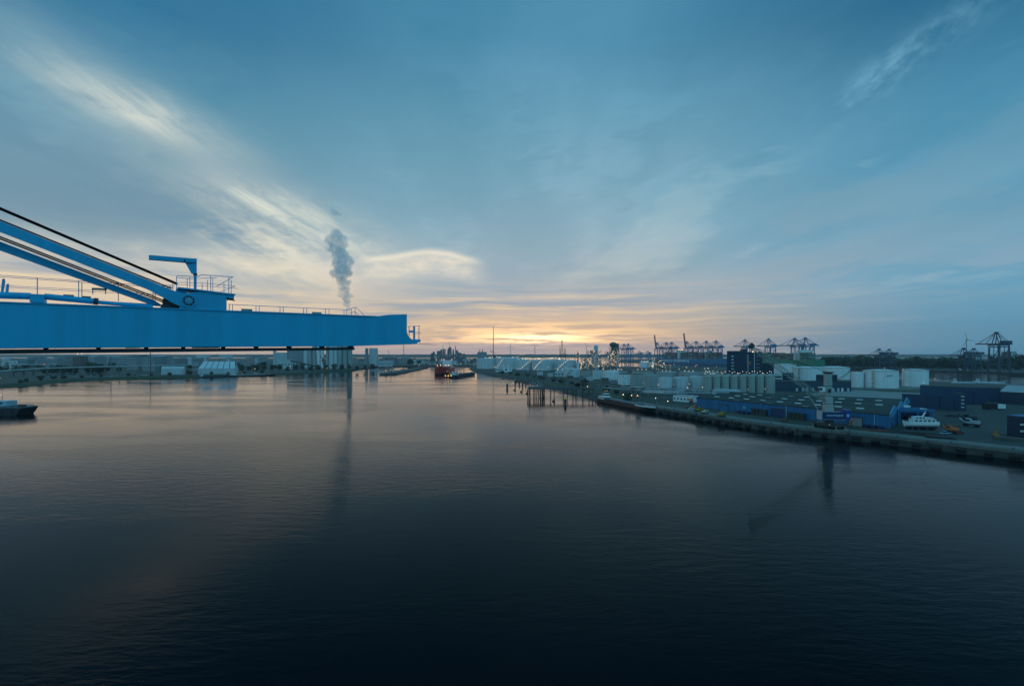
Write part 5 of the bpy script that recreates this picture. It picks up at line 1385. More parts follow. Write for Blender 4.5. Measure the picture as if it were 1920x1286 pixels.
# ------------------------------------------------------------------ trees
def tree_proto(name, label, R_, H, m, seed, n=700, loc=(0, 0, 4), group='trees'):
    rnd = random.Random(seed); t = thing(name, label, 'tree', loc, group); x, y, z = loc
    mb = MB().cyl((x, y, z - 0.3), (x, y, z + H * 0.42), R_ * 0.10, R_ * 0.06, 7); tips = []
    for i in range(6):
        a = rnd.uniform(0, 6.28); b = Vector((x, y, z + H * rnd.uniform(0.25, 0.45))); e = Vector((x + math.cos(a) * R_ * 0.55, y + math.sin(a) * R_ * 0.55, z + H * rnd.uniform(0.32, 0.85)))
        mb.cyl(b, e, R_ * 0.045, R_ * 0.015, 5); tips.append(e)
    mb.build('trunk', BARK, t)
    cl = [(e, R_ * rnd.uniform(0.35, 0.55)) for e in tips] + [(Vector((x + rnd.uniform(-.3, .3) * R_, y + rnd.uniform(-.3, .3) * R_, z + H * rnd.uniform(0.28, 0.9))), R_ * rnd.uniform(0.3, 0.5)) for _ in range(9)]
    lv = MB(); s0 = R_ * 0.10
    for i in range(n):
        c, r = rnd.choice(cl); d = Vector((rnd.gauss(0, 1), rnd.gauss(0, 1), rnd.gauss(0, 0.8))).normalized(); p = c + d * r * rnd.random() ** 0.35
        a = Vector((rnd.gauss(0, 1), rnd.gauss(0, 1), rnd.gauss(0, 1))).normalized(); b = a.orthogonal().normalized(); s = s0 * rnd.uniform(0.6, 1.6)
        lv.add([p - a * s - b * s * 0.7, p + a * s - b * s * 0.5, p + a * s * 0.8 + b * s * 0.7, p - a * s * 0.7 + b * s * 0.6], [(0, 1, 2, 3)])
    lv.build('crown', m, t)
    return t
TREES = []
for i in range(4): TREES.append(tree_proto('broadleaf_tree', 'x', 6.5, 11 + i, (LEAF, LEAF2)[i % 2], 30 + i, loc=(0, 0, 0)))
tree_used = set()
def put_tree(p, s, rz, label, group, k):
    k %= 4; T = TREES[k]
    if k not in tree_used:
        tree_used.add(k); T.location = p; T.rotation_euler = (0, 0, rz); T.scale = (s, s, s) if not hasattr(s, '__len__') else s; T['label'] = label; T['group'] = group; return T
    return dup(T, p, rz, label, group, s)
rnd = random.Random(77); kk = 0
# clumps along the left road
for px0, px1, D, n, s, lab in ((85, 120, 1010, 5, 1.5, 'dark tree in the left clump behind the viaduct, %s from its left'), (123, 146, 1020, 4, 1.35, 'dark tree in the middle clump behind the viaduct, %s from its left'), (160, 203, 1040, 6, 1.75, 'dark tree in the large rounded clump behind the viaduct, %s from its left')):
    for i in range(n):
        f = (i + 0.5) / n; px = px0 + (px1 - px0) * f; hgt = 1 - 1.6 * (f - 0.5) ** 2
        put_tree((XA(px, D + rnd.uniform(-6, 6)), D + rnd.uniform(-6, 6), 4), s * hgt * rnd.uniform(0.92, 1.08), rnd.uniform(0, 6), lab % ORD[i], 'trees behind the viaduct', kk); kk += 1
# bushes along the left water edge
for i in range(16):
    q, d = along(LBANK[2:9], 20 + i * 33); s = rnd.uniform(0.4, 0.75)
    put_tree((q.x - 6 - rnd.uniform(0, 6), q.y + rnd.uniform(-2, 6), 3.8), (s * 1.3, s * 1.3, s), rnd.uniform(0, 6), 'low dark bush on the left water edge, %s counted from the far end' % ORD[i], 'bushes on the left bank', kk); kk += 1
# wooded belt in front of the silos on the left bank
for i in range(18):
    px = 452 + i * 14.5; D = 1180 + (i % 3) * 40 + max(0, px - 560) * 0.9
    put_tree((XA(px, D), D, 4), rnd.uniform(0.85, 1.35), rnd.uniform(0, 6), 'dark tree in the belt before the left bank silos, %s from the left' % ORD[i], 'tree belt on the left bank', kk); kk += 1
# far bank on the right: continuous wood, seen as single crowns against the sky
names = ['behind the green ship bow', 'between the green ship and the small cranes', 'around the small crane pair', 'right of the small crane pair', 'left of the big dark crane', 'under the big dark crane']
for g, (px0, px1) in enumerate(((1540, 1590), (1592, 1640), (1642, 1690), (1692, 1750), (1752, 1812), (1814, 1915))):
    n = 14
    for i in range(n):
        px = px0 + (px1 - px0) * (i + 0.5) / n; D = 1690 - (px - 1540) * 1.25 + rnd.uniform(0, 90); s = rnd.uniform(1.7, 2.9)
        put_tree((XA(px, D), D, 4), (s * 1.25, s * 1.25, s), rnd.uniform(0, 6), 'dark bank tree %s, %s from the left' % (names[g], ORD[i]), 'trees on the far right bank', kk); kk += 1

rnd = random.Random(31)
for lo, hi, d0, d1, n, s0, lab in ((2, 125, 1090, 1600, 18, 1.1, 'small dark tree under the boom, far left, %s from the left'), (128, 255, 1100, 1700, 18, 1.1, 'small dark tree under the boom left of the dark mast, %s from the left'),
        (258, 372, 1120, 1900, 16, 1.1, 'small dark tree between dark mast and ribbed shed, %s from the left'), (444, 520, 1150, 2000, 16, 1.1, 'small dark tree right of the ribbed shed, %s from the left'),
        (668, 790, 1800, 2800, 14, 1.5, 'hazy tree beyond the basin left of the tanker, %s from the left'), (795, 900, 1900, 3200, 14, 1.5, 'hazy tree beyond the basin behind the tanker, %s from the left')):
    for i in range(n):
        px = lo + (hi - lo) * (i + rnd.uniform(0.15, 0.85)) / n; D = rnd.uniform(d0, d1); s = s0 * rnd.uniform(0.65, 1.35)
        put_tree((XA(px, D), D, 4), (s * 1.3, s * 1.3, s), rnd.uniform(0, 6), lab % ORD[i], 'scattered trees of the hinterland', kk); kk += 1
for i in range(20):
    q, d = along([(101, 415), (86, 500), (64, 625), (36, 766), (2, 902), (-48, 1082)], 15 + i * 33); o = Vector((d.y, -d.x)) * rnd.uniform(5, 32); s = rnd.uniform(0.28, 0.6)
    put_tree((q.x + o.x, q.y + o.y, 3.9), (s * 1.6, s * 1.6, s), rnd.uniform(0, 6), 'low bush on the right grass bank, %s counted away from the barge' % ORD[i], 'bushes on the right grass bank', kk); kk += 1

# ------------------------------------------------------------------ left bank: viaduct, sheds, silos
def viaduct():
    t = thing('viaduct', 'pale concrete road viaduct crossing the left bank', 'bridge', (XA(180, 1000), 1000, 4))
    pts = [AT(-60, 700, 860), AT(20, 694.5, 900), AT(80, 690.5, 940), AT(160, 688.3, 985), AT(250, 686, 1040), AT(372, 683.6, 1110)]
    mb = MB(); rl = MB()
    for a, b in zip(pts[:-1], pts[1:]):
        mb.bar(a, b, 12, 1.6); rl.bar(a + Vector((3.5, -4.6, 1.2)), b + Vector((3.5, -4.6, 1.2)), 0.3, 0.9)
    mb.build('deck', mat('viaduct_concrete', (0.42, 0.43, 0.42), 0.8), t); rl.build('parapet', mat('viaduct_concrete', (0.42, 0.43, 0.42), 0.8), t)
    for a, b in zip(pts[:-1], pts[1:]):
        for f in (0.1, 0.4, 0.7):
            p = a.lerp(b, f); MB().bar((p.x, p.y, 3.8), (p.x, p.y, p.z - 0.8), 1.8, 1.8).build('pier', CONC, t)
    t2 = thing('embankment_road', 'lighter ramp road left of the viaduct trees', 'road', (XA(50, 1040), 1040, 4))
    a, b = AT(0, 683.5, 1060), AT(82, 683, 1060); MB().bar(a, b, 8, 1.4).build('deck', LCLAD, t2)
    for f in (0.1, 0.5, 0.9):
        p = a.lerp(b, f); MB().bar((p.x, p.y, 3.8), (p.x, p.y, p.z - 0.7), 1.4).build('pier', CONC, t2)
    lamp((XA(83, 1055), 1055, ZA(683, 1055)), t2, LAMP_RED, 1.0)
viaduct()
block('rounded_hangar', 'white round-topped hangar on the left bank', 'hangar', quad(302, 344, 985, 1000, 18), 4, ZA(691, 990), LCLAD, LCLAD, None, gable=4.0)
def saw_shed():
    D = 1010; q = quad(371, 442, D, D + 25, 34); t = thing('ribbed_shed', 'white shed with slanted roof split by dark ribs on the left bank', 'shed', (q[0][0], q[0][1], 4))
    a, b, c, d = [Vector((p[0], p[1], 4)) for p in q]
    zt = ZA(678.5, D); za = ZA(691.5, D)
    w = MB().hexa([a, b, c, d], [p + Vector((0, 0, za - 4)) for p in (a, b, c, d)]).build('wall', LCLAD, t)
    n = 6
    for i in range(n):
        f0, f1 = (i + 0.04) / n, (i + 0.93) / n
        sh = 0.06
        p0, p1 = a.lerp(b, f0), a.lerp(b, f1); t0, t1 = d.lerp(c, 0.07 + f0 * 0.86), d.lerp(c, 0.07 + f1 * 0.86); t0 = a.lerp(b, 0.07 + f0 * .86) * 0.3 + t0 * 0.7; t1 = a.lerp(b, 0.07 + f1 * .86) * 0.3 + t1 * 0.7
        lo = [Vector((p0.x, p0.y, za)), Vector((p1.x, p1.y, za)), Vector((t1.x, t1.y, zt)), Vector((t0.x, t0.y, zt))]
        MB().hexa(lo, [v + Vector((0, 0, 0.5)) for v in lo]).build('roof_panel', TANKL, t)
    e0, e1 = a.lerp(b, 0.06) * 0.3 + d.lerp(c, 0.06) * 0.7, a.lerp(b, 0.94) * 0.3 + d.lerp(c, 0.94) * 0.7
    lo = [Vector((a.x, a.y, za - 0.1)), Vector((b.x, b.y, za - 0.1)), Vector((e1.x, e1.y, zt - 0.2)), Vector((e0.x, e0.y, zt - 0.2))]
    MB().hexa(lo, [v + Vector((0, 0, 0.25)) for v in lo]).build('roof_base', DSTEEL, t)
    MB().hexa([Vector((e0.x, e0.y, za - 0.2)), Vector((e1.x, e1.y, za - 0.2)), c + Vector((0, 0, za - 4.2)), d + Vector((0, 0, za - 4.2))], [Vector((e0.x, e0.y, zt)), Vector((e1.x, e1.y, zt)), c + Vector((0, 0, za - 3.8)), d + Vector((0, 0, za - 3.8))]).build('rear_slope', LCLAD, t)
saw_shed()
# pale T-shaped conveyor heads behind the ribbed shed
for px, lab in ((385, 'pale conveyor head above the left part of the ribbed shed'), (428, 'pale conveyor head above the right part of the ribbed shed')):
    D = 1120; x = XA(px, D); t = thing('conveyor_tower', lab, 'conveyor', (x, D, 4), 'conveyor heads by the ribbed shed')
    MB().box(x - 3.5, x + 3.5, D, D + 7, 4, ZA(668, D)).build('shaft', LCLAD, t); MB().box(x - 22, x + 10, D - 1, D + 8, ZA(671, D), ZA(665, D)).build('gallery', LCLAD, t)
# grain silo battery
def battery():
    t = 0
    cols = [(560, 10, SILO), (566, 10, SILO), (578, 9, TANKL), (585, 9, TANKL), (595, 10, TANKL), (602, 10, TANKL), (610, 12, TANKW), (622, 12, TANKW), (635, 11, SILO), (606, 8, TANKG)]
    lst = [(576, 12, LCLAD), (587, 10, GCLAD), (601, 9, LCLAD), (609.5, 9, LCLAD), (623, 12, LCLAD), (637, 13, LCLAD), (651, 8, GCLAD)]
    rows = [(574, 10, TANKL), (581, 9, TANKG), (589.5, 7, TANKG), (597.5, 7, TANKW), (604.5, 7, TANKW), (614, 6, TANKG), (622, 10, TANKL), (630, 8, TANKL), (638, 9, TANKG), (647.5, 9, SILO), (656.5, 8, SILO)]
    for i, (px, w, m) in enumerate(rows):
        D = 1420; c = (XA(px, D), D); r = w / 2 * D / F; zt = ZA(650.5 if i > 1 else 655, D)
        o = thing('grain_silo', 'tall grain silo behind the boom tip, %s from the left in the battery' % ORD[i], 'silo', (c[0], c[1], 4), 'grain silo battery')
        MB().lathe((c[0], c[1], 4), [(r, 0), (r, zt - 4), (r * 0.5, zt - 2)], 20).build('shell', m, o, smooth_=True)
        MB().bar((c[0] - r * 0.7, c[1] - r * 0.75, 4), (c[0] - r * 0.7, c[1] - r * 0.75, zt), 1.0).build('riser', STEEL, o)
        MB().box(c[0] - r, c[0] + r, c[1] - 2, c[1] + 2, zt - 1.5, zt + 3).build('head_gallery', GCLAD, o)
    block('grain_tower', 'dark grain tower at the left end of the silo battery', 'building', quad(538, 569, 1430, 1430, 30), 4, ZA(656, 1430), GCLAD, ROOFD)
    block('grain_shed', 'low grey shed left of the silo battery', 'building', quad(520, 545, 1330, 1330, 30), 4, ZA(674, 1330), LCLAD, ROOFL, (4, 1, 4, 3))
    # red unloader in front
    D = 1340; x = XA(608, D); o = thing('ship_unloader', 'rusty red slanting unloader crane before the silo battery', 'crane', (x, D, 4))
    r_ = mat('unloader_red', (0.26, 0.06, 0.05), 0.6)
    MB().bar((x + 4, D, 4), (x - 4, D, 32), 6, 5).build('mast', r_, o); MB().bar((x - 4, D, 30), (x + 2, D, 43), 2.0).build('jib', r_, o); MB().bar((x - 4, D, 32), (x - 10, D, 40), 1.6).build('tail', r_, o); MB().box(x - 3, x + 10, D - 6, D + 6, 4, 9).build('base', r_, o)
    o = thing('conveyor_bridge', 'long dark inclined conveyor descending before the silos', 'conveyor', (XA(570, 1300), 1300, 4))
    a, b = AT(545, 676, 1320), AT(602, 689, 1280); MB().bar(a, b, 3, 3).build('gallery', DSTEEL, o)
    for f in (0.1, 0.4, 0.7): p = a.lerp(b, f); MB().bar((p.x, p.y, 4), (p.x, p.y, p.z - 1), 1.2).build('trestle', DSTEEL, o)
battery()
block('pale_slab_building', 'tall pale windowless building right of the silo battery', 'building', quad(692, 705, 1800, 1800, 26), 4, ZA(653, 1800), LCLAD, ROOFL)
block('dark_slab_building', 'narrow dark tower just left of the pale windowless building', 'building', quad(684.5, 688.5, 1790, 1790, 14), 4, ZA(653, 1790), GCLAD, ROOFD)
block('warehouse', 'low pale quay warehouse right of the tall pale building', 'warehouse', quad(709, 736, 1640, 1650, 40), 4, ZA(676.5, 1645), LCLAD, ROOFL, (6, 1, 4, 3))
block('mill_building', 'mid height grey mill left of the grain tower', 'building', quad(514, 537, 1700, 1700, 40), 4, ZA(661, 1700), LCLAD, ROOFL)
block('mill_tower', 'thin pale lift tower on the left of the grey mill', 'building', quad(512, 516, 1660, 1660, 8), 4, ZA(657, 1660), LCLAD, ROOFL)

# low industrial sheds spread over the left hinterland
rnd = random.Random(55); n = 0
zones = [(4, 118, 1120, 1500, 666, 7, 'under the boom, far left'), (120, 235, 1150, 1600, 664, 8, 'under the boom left of the dark mast'), (236, 300, 1080, 1400, 662, 4, 'just right of the dark mast'),
         (300, 372, 1200, 1700, 664, 5, 'left of the ribbed shed'), (440, 520, 1350, 2100, 668, 7, 'right of the ribbed shed'), (655, 780, 1900, 2600, 672, 9, 'beyond the basin left of the tanker'),
         (785, 905, 1850, 2400, 675, 10, 'behind the red tanker'), (700, 900, 2700, 4200, 669, 12, 'far out below the hazy skyline')]
for (xa, xb, d0, d1, pt, cnt, where) in zones:
    for i in range(cnt):
        px = xa + (xb - xa) * (i + 0.5) / cnt + rnd.uniform(-3, 3); D = rnd.uniform(d0, d1); w = rnd.uniform(0.7, 1.5) * (xb - xa) / cnt
        zt = max(9, ZA(pt + rnd.uniform(0, 9), D)) if pt < 672 else max(8, ZA(pt + rnd.uniform(-1, 4), D))
        m = rnd.choice((LCLAD, GCLAD, GCLAD, GCLAD, BRICK)); g = rnd.choice((None, None, 3.0))
        block('industrial_shed', 'industrial shed %s, %s from the left' % (where, ORD[i]), 'shed', quad(px - w / 2, px + w / 2, D, D + rnd.uniform(-8, 8), rnd.uniform(18, 40)), 4, min(zt, 40), m, rnd.choice((ROOFD, ROOFL)), (rnd.randint(3, 5), 1 if zt < 18 else 2, 3.0, 1.8) if rnd.random() < 0.8 else None, gable=g, group='sheds of the hinterland')
# masts
for px, D, pb, pt, lab in ((282, 905, 695, 661, 'dark mast under the boom beside the viaduct'), (208, 860, 702, 672, 'thin pale mast on the left bank'), (757, 4200, 668, 647, 'thin hazy mast on the horizon under the boom tip'), (925, 2300, 668, 612, 'very tall thin mast left of the sunset')):
    x = XA(px, D); t = thing('mast', lab, 'mast', (x, D, 4), 'masts'); r = max(0.5, D * 0.0008)
    MB().cyl((x, D, 3.8), (x, D, ZA(pt, D)), r, r * 0.7, 8).build('pole', DSTEEL if px in (282, 925) else STEEL, t)
    for k in (0.35, 0.7, 0.98): MB().ring((x, D, 4 + (ZA(pt, D) - 4) * k), r, r * 0.5, r, 8).build('collar', STEEL, t)

# ------------------------------------------------------------------ hazy skyline, turbines, lattice masts
def skyline():
    rnd = random.Random(9); D = 2700
    t = thing('refinery_skyline', 'hazy cluster of refinery towers on the horizon right of the boom tip', 'refinery', (XA(836, D), D, 4))
    m = mat('far_steel', (0.16, 0.18, 0.20), 0.7)
    for px, w, pt in ((813, 5, 659), (820, 4, 657), (824, 4, 656.5), (829, 4, 655), (833, 5, 653.5), (838, 2, 655), (842, 3, 652.5), (845, 5, 650.5), (849, 3, 655), (854.2, 1.6, 648), (857, 4, 655.5), (861, 6, 660), (808, 5, 662), (868, 8, 662)):
        x = XA(px, D + rnd.uniform(-40, 40)); ww = w * D / F; h = ZA(pt, D)
        if rnd.random() < 0.5 or w < 3: o = MB().lathe((x, D, 4), [(ww / 2, 0), (ww / 2, (h - 4) * 0.8), (ww * 0.3, h - 4)], 12).build('column', m, t)
        else: o = MB().box(x - ww / 2, x + ww / 2, D - ww / 2, D + ww / 2, 4, h - 3).build('tower', m, t)
        for k in range(5):
            z = 4 + (h - 4) * (k + 1) / 6; MB().box(x - ww * 0.62, x + ww * 0.62, D - ww * 0.62, D + ww * 0.62, z, z + 1.2).build('platform', m, o)
    MB().bar((XA(842, D), D, 4), (XA(842.3, D), D, ZA(640.5, D)), 1.4).build('flare_mast', m, t)
    MB().bar((XA(828, D), D, ZA(660, D)), (XA(831, D), D, ZA(648, D)), 1.6).build('crane_jib', m, t)
    for k in range(26): lamp((XA(rnd.uniform(808, 870), D - 30), D - 30, ZA(rnd.uniform(657, 670), D)), t, rnd.choice((LAMP_WARM, LAMP_WHITE)), rnd.uniform(0.8, 1.5))
    t = block('power_block', 'square hazy power block with two chimneys left of the very tall mast', 'building', quad(895, 912, 2500, 2500, 40), 4, ZA(660, 2500), GCLAD, ROOFD)
    for px in (899.5, 904.5): MB().cyl((XA(px, 2510), 2510, ZA(660, 2500)), (XA(px, 2510), 2510, ZA(655, 2510)), 2.2, 1.8, 10).build('chimney', STEEL, t)
    t = thing('smoke_stack', 'dark squat stack with billowing dark smoke at the foot of the tall mast', 'chimney', (XA(927, 2400), 2400, 4))
    MB().lathe((XA(927, 2400), 2400, 4), [(6, 0), (5, 38)], 14).build('stack', DSTEEL, t)
    for px, D2, zt, lab in ((957, 4300, 46, 'hazy wind turbine left of the sunset'), (1003, 4400, 44, 'hazy wind turbine under the sunset, left of the lattice masts'), (1100, 4600, 46, 'faint wind turbine right of the lattice masts'), (1812, 2300, 50, 'pale wind turbine left of the big dark crane')):
        x = XA(px, D2); h = ZA(649 if px < 1500 else 637, D2); t = thing('wind_turbine', lab, 'wind turbine', (x, D2, 4), 'wind turbines')
        MB().cyl((x, D2, 3.5), (x, D2, h), 3.0, 1.6, 10).build('tower', TANKG, t); nb = MB().box(x - 2, x + 2, D2 - 5, D2 + 4, h - 1.5, h + 2).build('nacelle', TANKG, t)
        for k in range(3):
            a = R(100 + 120 * k + px); e = Vector((x + math.cos(a) * 38, D2 - 5.5, h + math.sin(a) * 38)); MB().bar((x, D2 - 5.5, h), e, 2.2, 0.8, up=(0, 1, 0)).build('blade', TANKG, t)
    # lattice masts under the sun
    for px, D2, pt, w, lab in ((1053.7, 1700, 632, 9, 'tallest lattice mast standing before the sunset'), (1050, 1720, 648, 5, 'shorter lattice mast left of the tallest one'), (1059, 1690, 650, 11, 'stocky lattice mast right of the tallest one')):
        x = XA(px, D2); h = ZA(pt, D2); t = thing('lattice_mast', lab, 'mast', (x, D2, 4), 'lattice masts'); mb = MB(); w *= 0.5
        n = 12
        for sx in (-1, 1):
            for sy in (-1, 1): mb.bar((x + sx * w, D2 + sy * w, 4), (x + sx * w * 0.3, D2 + sy * w * 0.3, h * 0.9), 0.7)
        mb.build('leg_frame', DSTEEL, t); mb = MB()
        for k in range(n):
            f0, f1 = k / n, (k + 1) / n; wa, wb = w * (1 - 0.7 * f0), w * (1 - 0.7 * f1); za, zb = 4 + (h * 0.9 - 4) * f0, 4 + (h * 0.9 - 4) * f1
            mb.bar((x - wa, D2 - wa, za), (x + wb, D2 - wb, zb), 0.45).bar((x + wa, D2 - wa, za), (x - wb, D2 - wb, zb), 0.45)
        mb.build('bracing', DSTEEL, t); MB().cyl((x, D2, h * 0.88), (x, D2, h), 0.6, 0.3, 6).build('spire', DSTEEL, t)
        if w > 5: [MB().box(x - w * 0.9, x + w * 0.9, D2 - w, D2 + w, z, z + 1.5).build('platform', DSTEEL, t) for z in (h * 0.35, h * 0.5, h * 0.65)]
    # ship hull far left on the estuary
    container_ship('faint grey ship lying far off on the estuary left of the boom tip', (XA(745, 5900), 5900), (XA(717, 5900), 5905), 32, mat('far_hull', (0.12, 0.13, 0.15), 0.6), 14, 22, 31, [CONT[3]], 0.2)
    c = thing('dock_crane', 'faint crane jib on the estuary left of the boom tip', 'crane', (XA(730, 5000), 5000, 4)); x = XA(730, 5000)
    MB().cyl((x, 5000, 4), (x, 5000, 44), 3, n=8).build('mast', DSTEEL, c); MB().bar((x, 5000, 44), (x - 14, 5000, 95), 3).build('jib', DSTEEL, c)
    # hazy apartment slab at the right edge
    block('office_tower', 'grey office tower seen through the legs of the big dark crane', 'building', quad(1896, 1906, 1500, 1500, 20), 4, ZA(659, 1500), LCLAD, ROOFD, (4, 6, 2.2, 3))
    block('office_tower', 'dark gridded office tower right of the big dark crane', 'building', quad(1890, 1896, 1480, 1480, 20), 4, ZA(660, 1480), BRICK, ROOFD, (3, 6, 1.6, 3))
skyline()

# ------------------------------------------------------------------ steam plume and smoke
def plume(name, label, base, pts, seed, dens, col, detail=1.0, group=None, chimney=None, aniso=0.0, scale=0.035):
    """cauliflower steam: many overlapping puffs fused into one closed surface filled with vapour"""
    rnd = random.Random(seed); bm = bmesh.new()
    def puff(c, r):
        m = Matrix.Translation(c) @ Matrix.Diagonal((r, r, r * rnd.uniform(0.8, 1.05), 1))
        bmesh.ops.create_icosphere(bm, subdivisions=2, radius=1.0, matrix=m)
    for (a, ra), (b, rb) in zip(pts[:-1], pts[1:]):
        a, b = Vector(a), Vector(b); n = max(2, int((b - a).length / (0.45 * (ra + rb) / 2)))
        for i in range(n):
            f = i / n; c = a.lerp(b, f); r = ra + (rb - ra) * f
            c = c + Vector((rnd.uniform(-1, 1), 0, 0)) * r * 0.16; puff(c, r * 0.62)
            for k in range(5):
                d = Vector((rnd.gauss(0, 1), rnd.gauss(0, 1), rnd.gauss(0, 0.7))).normalized(); puff(c + d * r * rnd.uniform(0.55, 0.85), r * rnd.uniform(0.18, 0.42))
    me = bpy.data.meshes.new(name); bm.to_mesh(me); bm.free()
    t = thing(name, label, 'steam', base, group)
    for v in me.vertices: v.co -= Vector(base)
    o = bpy.data.objects.new('vapour', me); COL.objects.link(o); o.parent = t
    rm = o.modifiers.new('fuse', 'REMESH'); rm.mode = 'VOXEL'; rm.voxel_size = 1.4 * detail
    for sc, st in ((22.0, 11.0), (9.0, 7.0)):
        tx = bpy.data.textures.new('billow', 'CLOUDS'); tx.noise_scale = sc * detail; tx.noise_depth = 2
        dm = o.modifiers.new('billow', 'DISPLACE'); dm.texture = tx; dm.strength = st * detail * (1.0 if detail >= 0.95 else 0.45); dm.mid_level = 0.5; dm.texture_coords = 'LOCAL'
    m = bpy.data.materials.new(name); m.use_nodes = True; nt = m.node_tree; nt.nodes.clear(); S.tree = nt
    v = nt.nodes.new('ShaderNodeVolumePrincipled'); out = nt.nodes.new('ShaderNodeOutputMaterial')
    v.inputs['Color'].default_value = col + (1,); v.inputs['Anisotropy'].default_value = aniso
    tc = nt.nodes.new('ShaderNodeTexCoord')
    nz = noise(S(tc.outputs['Object']), scale, 4, 0.62)
    put(v.inputs['Density'], smooth(nz, 0.30, 0.52, 0.12, 1.0) * dens)
    nt.links.new(v.outputs[0], out.inputs['Volume'])
    me.materials.append(m)
    if chimney: MB().lathe((base[0], base[1], 4), [(chimney[0], 0), (chimney[0] * 0.7, chimney[1])], 16).build('chimney', GCLAD, t, smooth_=True)
    return t
D = 1600
def PL(px, py, w): return (AT(px, py, D), w / 2 * D / F)
pb = AT(655, 600, D)
plume('steam_plume', 'tall white-blue column of steam rising behind the crane boom', (pb.x, pb.y, 4), [PL(655, 598, 5), PL(655, 589, 7), PL(653, 578, 12), PL(650, 565, 21), PL(649, 552, 27), PL(645, 538, 30), PL(643, 524, 36), PL(641, 510, 46), PL(637, 498, 50), PL(640, 484, 47), PL(636, 470, 40), PL(630, 458, 44), PL(628, 446, 44), PL(632, 433, 32)], 3, 0.032, (0.985, 0.995, 1.0), 1.0, 'steam', (9, ZA(594, D) - 4))
plume('steam_puff', 'small detached puff of steam floating above the tall column', AT(627, 399, D), [PL(622, 394, 13), PL(627, 400, 15), PL(634, 402, 11), PL(641, 401, 7)], 5, 0.028, (0.93, 0.97, 1.0), 0.6, 'steam')
plume('steam_puff', 'small side puff clinging to the left of the tall column', AT(612, 463, D), [PL(610, 468, 6), PL(614, 462, 7), PL(619, 452, 7)], 6, 0.03, (0.93, 0.97, 1.0), 0.5, 'steam')
plume('steam_puff', 'small side puff curling off the right of the tall column', AT(660, 494, D), [PL(654, 497, 7), PL(660, 495, 6), PL(663, 490, 4)], 8, 0.03, (0.93, 0.97, 1.0), 0.5, 'steam')
D = 2400
plume('dark_smoke', 'dark smoke bending left at the foot of the very tall mast', AT(927, 665, D), [PL(926, 666, 4), PL(925, 662, 5), PL(922, 659, 7), PL(919, 657, 7)], 7, 0.05, (0.25, 0.27, 0.32), 1.0)
D = 2420
plume('dark_smoke', 'paler smoke just right of the very tall mast', AT(931, 668, D), [PL(931, 668, 5), PL(930, 663, 5), PL(930, 660, 3)], 9, 0.03, (0.6, 0.64, 0.7), 0.9)

# ------------------------------------------------------------------ things on the yard at the right
def container(c, rz, m, label, group, L=12.2):
    t = thing('shipping_container', label, 'container', c, group); ca, sa = math.cos(rz), math.sin(rz); x, y, z = c
    mb = MB().rbox((x, y), L - 0.1, 2.36, z + 0.15, z + 2.5, rz)
    for i in range(int(L / 0.55)):
        u = -L / 2 + 0.4 + i * 0.55
        for e in (-1, 1): mb.rbox((x + ca * u - sa * e * 1.2, y + sa * u + ca * e * 1.2), 0.25, 0.06, z + 0.2, z + 2.45, rz)
    mb.build('body', m, t)
    fr = MB()
    for e in (-1, 1):
        for q in (-1, 1):
            fr.rbox((x + ca * q * (L / 2 - 0.08) - sa * e * 1.16, y + sa * q * (L / 2 - 0.08) + ca * e * 1.16), 0.18, 0.18, z, z + 2.6, rz)
        for zz in (z, z + 2.46): fr.rbox((x - sa * e * 1.16, y + ca * e * 1.16), L, 0.15, zz, zz + 0.14, rz)
    fr.build('frame', m, t)
    MB().rbox((x + ca * (L / 2), y + sa * (L / 2)), 0.08, 2.1, z + 0.2, z + 2.4, rz).build('door', m, t)
    return t
def row(px0, py, px1, py1, n, tiers, m, lab, rz_extra=0.0, z=4.05):
    a, b = G(px0, py), G(px1, py1)
    for i in range(n):
        for k in range(tiers):
            p = a.lerp(b, (i + 0.5) / n); container((p.x, p.y, z + k * 2.62), math.atan2(b.y - a.y, b.x - a.x) + rz_extra, m, lab % (ORD[i], ('bottom', 'second', 'third', 'fourth', 'fifth')[k]), 'stacked containers in the yard', min(12.2, (b - a).length / n - 0.3))
NV = CONT[5]; NV2 = mat('container_blue_dull', (0.012, 0.045, 0.10), 0.6)
row(1692, 763, 1788, 770, 4, 4, NV2, 'dark container behind the yacht, %s column, %s tier')
row(1800, 757, 1850, 759, 2, 4, NV, 'navy container right of the dark block, %s column, %s tier')
tL = thing('lit_sign', 'small pale square panel on the dark container stack', 'panel', G(1742, 765))
q = AT(1742.5, 753.5, G(1742, 766).y - 1.6); MB().box(q.x - 0.9, q.x + 0.9, q.y, q.y + 0.1, q.z - 0.9, q.z + 0.9).build('panel', SKYL, tL); MB().bar((q.x, q.y + 0.2, 4), (q.x, q.y + 0.2, q.z), 0.15).build('post', STEEL, tL)
t = block('office_stack', 'dark portable offices with four lit slots at the right end of the stack', 'building', quad(1788, 1812, 352, 352, 8, True), 4.05, 16.0, NV2, ROOFD)
for k in range(4): front_pane(quad(1788, 1812, 352, 352, 8, True), 1805, 1.7, 14.5 - k * 2.6, 0.7, SKYL, t)
block('blue_hall', 'long blue hall with flat roof behind the container stacks', 'building', quad(1850, 1876, 420, 415, 30, True), 4.05, 15.5, clad('deep_blue_sheet', (0.008, 0.045, 0.11), 1.5), ROOFD)
t = block('navy_hall', 'navy hall with grey pitched roof at the right picture edge', 'building', quad(1876, 1990, 405, 375, 34), 4.05, 14.0, NCLAD, ROOFL, gable=5.0)
block('blue_hall', 'low dark blue hall running behind the container stack', 'building', quad(1725, 1850, 440, 425, 26, True), 4.05, 15.0, clad('deep_blue_sheet', (0.008, 0.045, 0.11), 1.5), ROOFD)
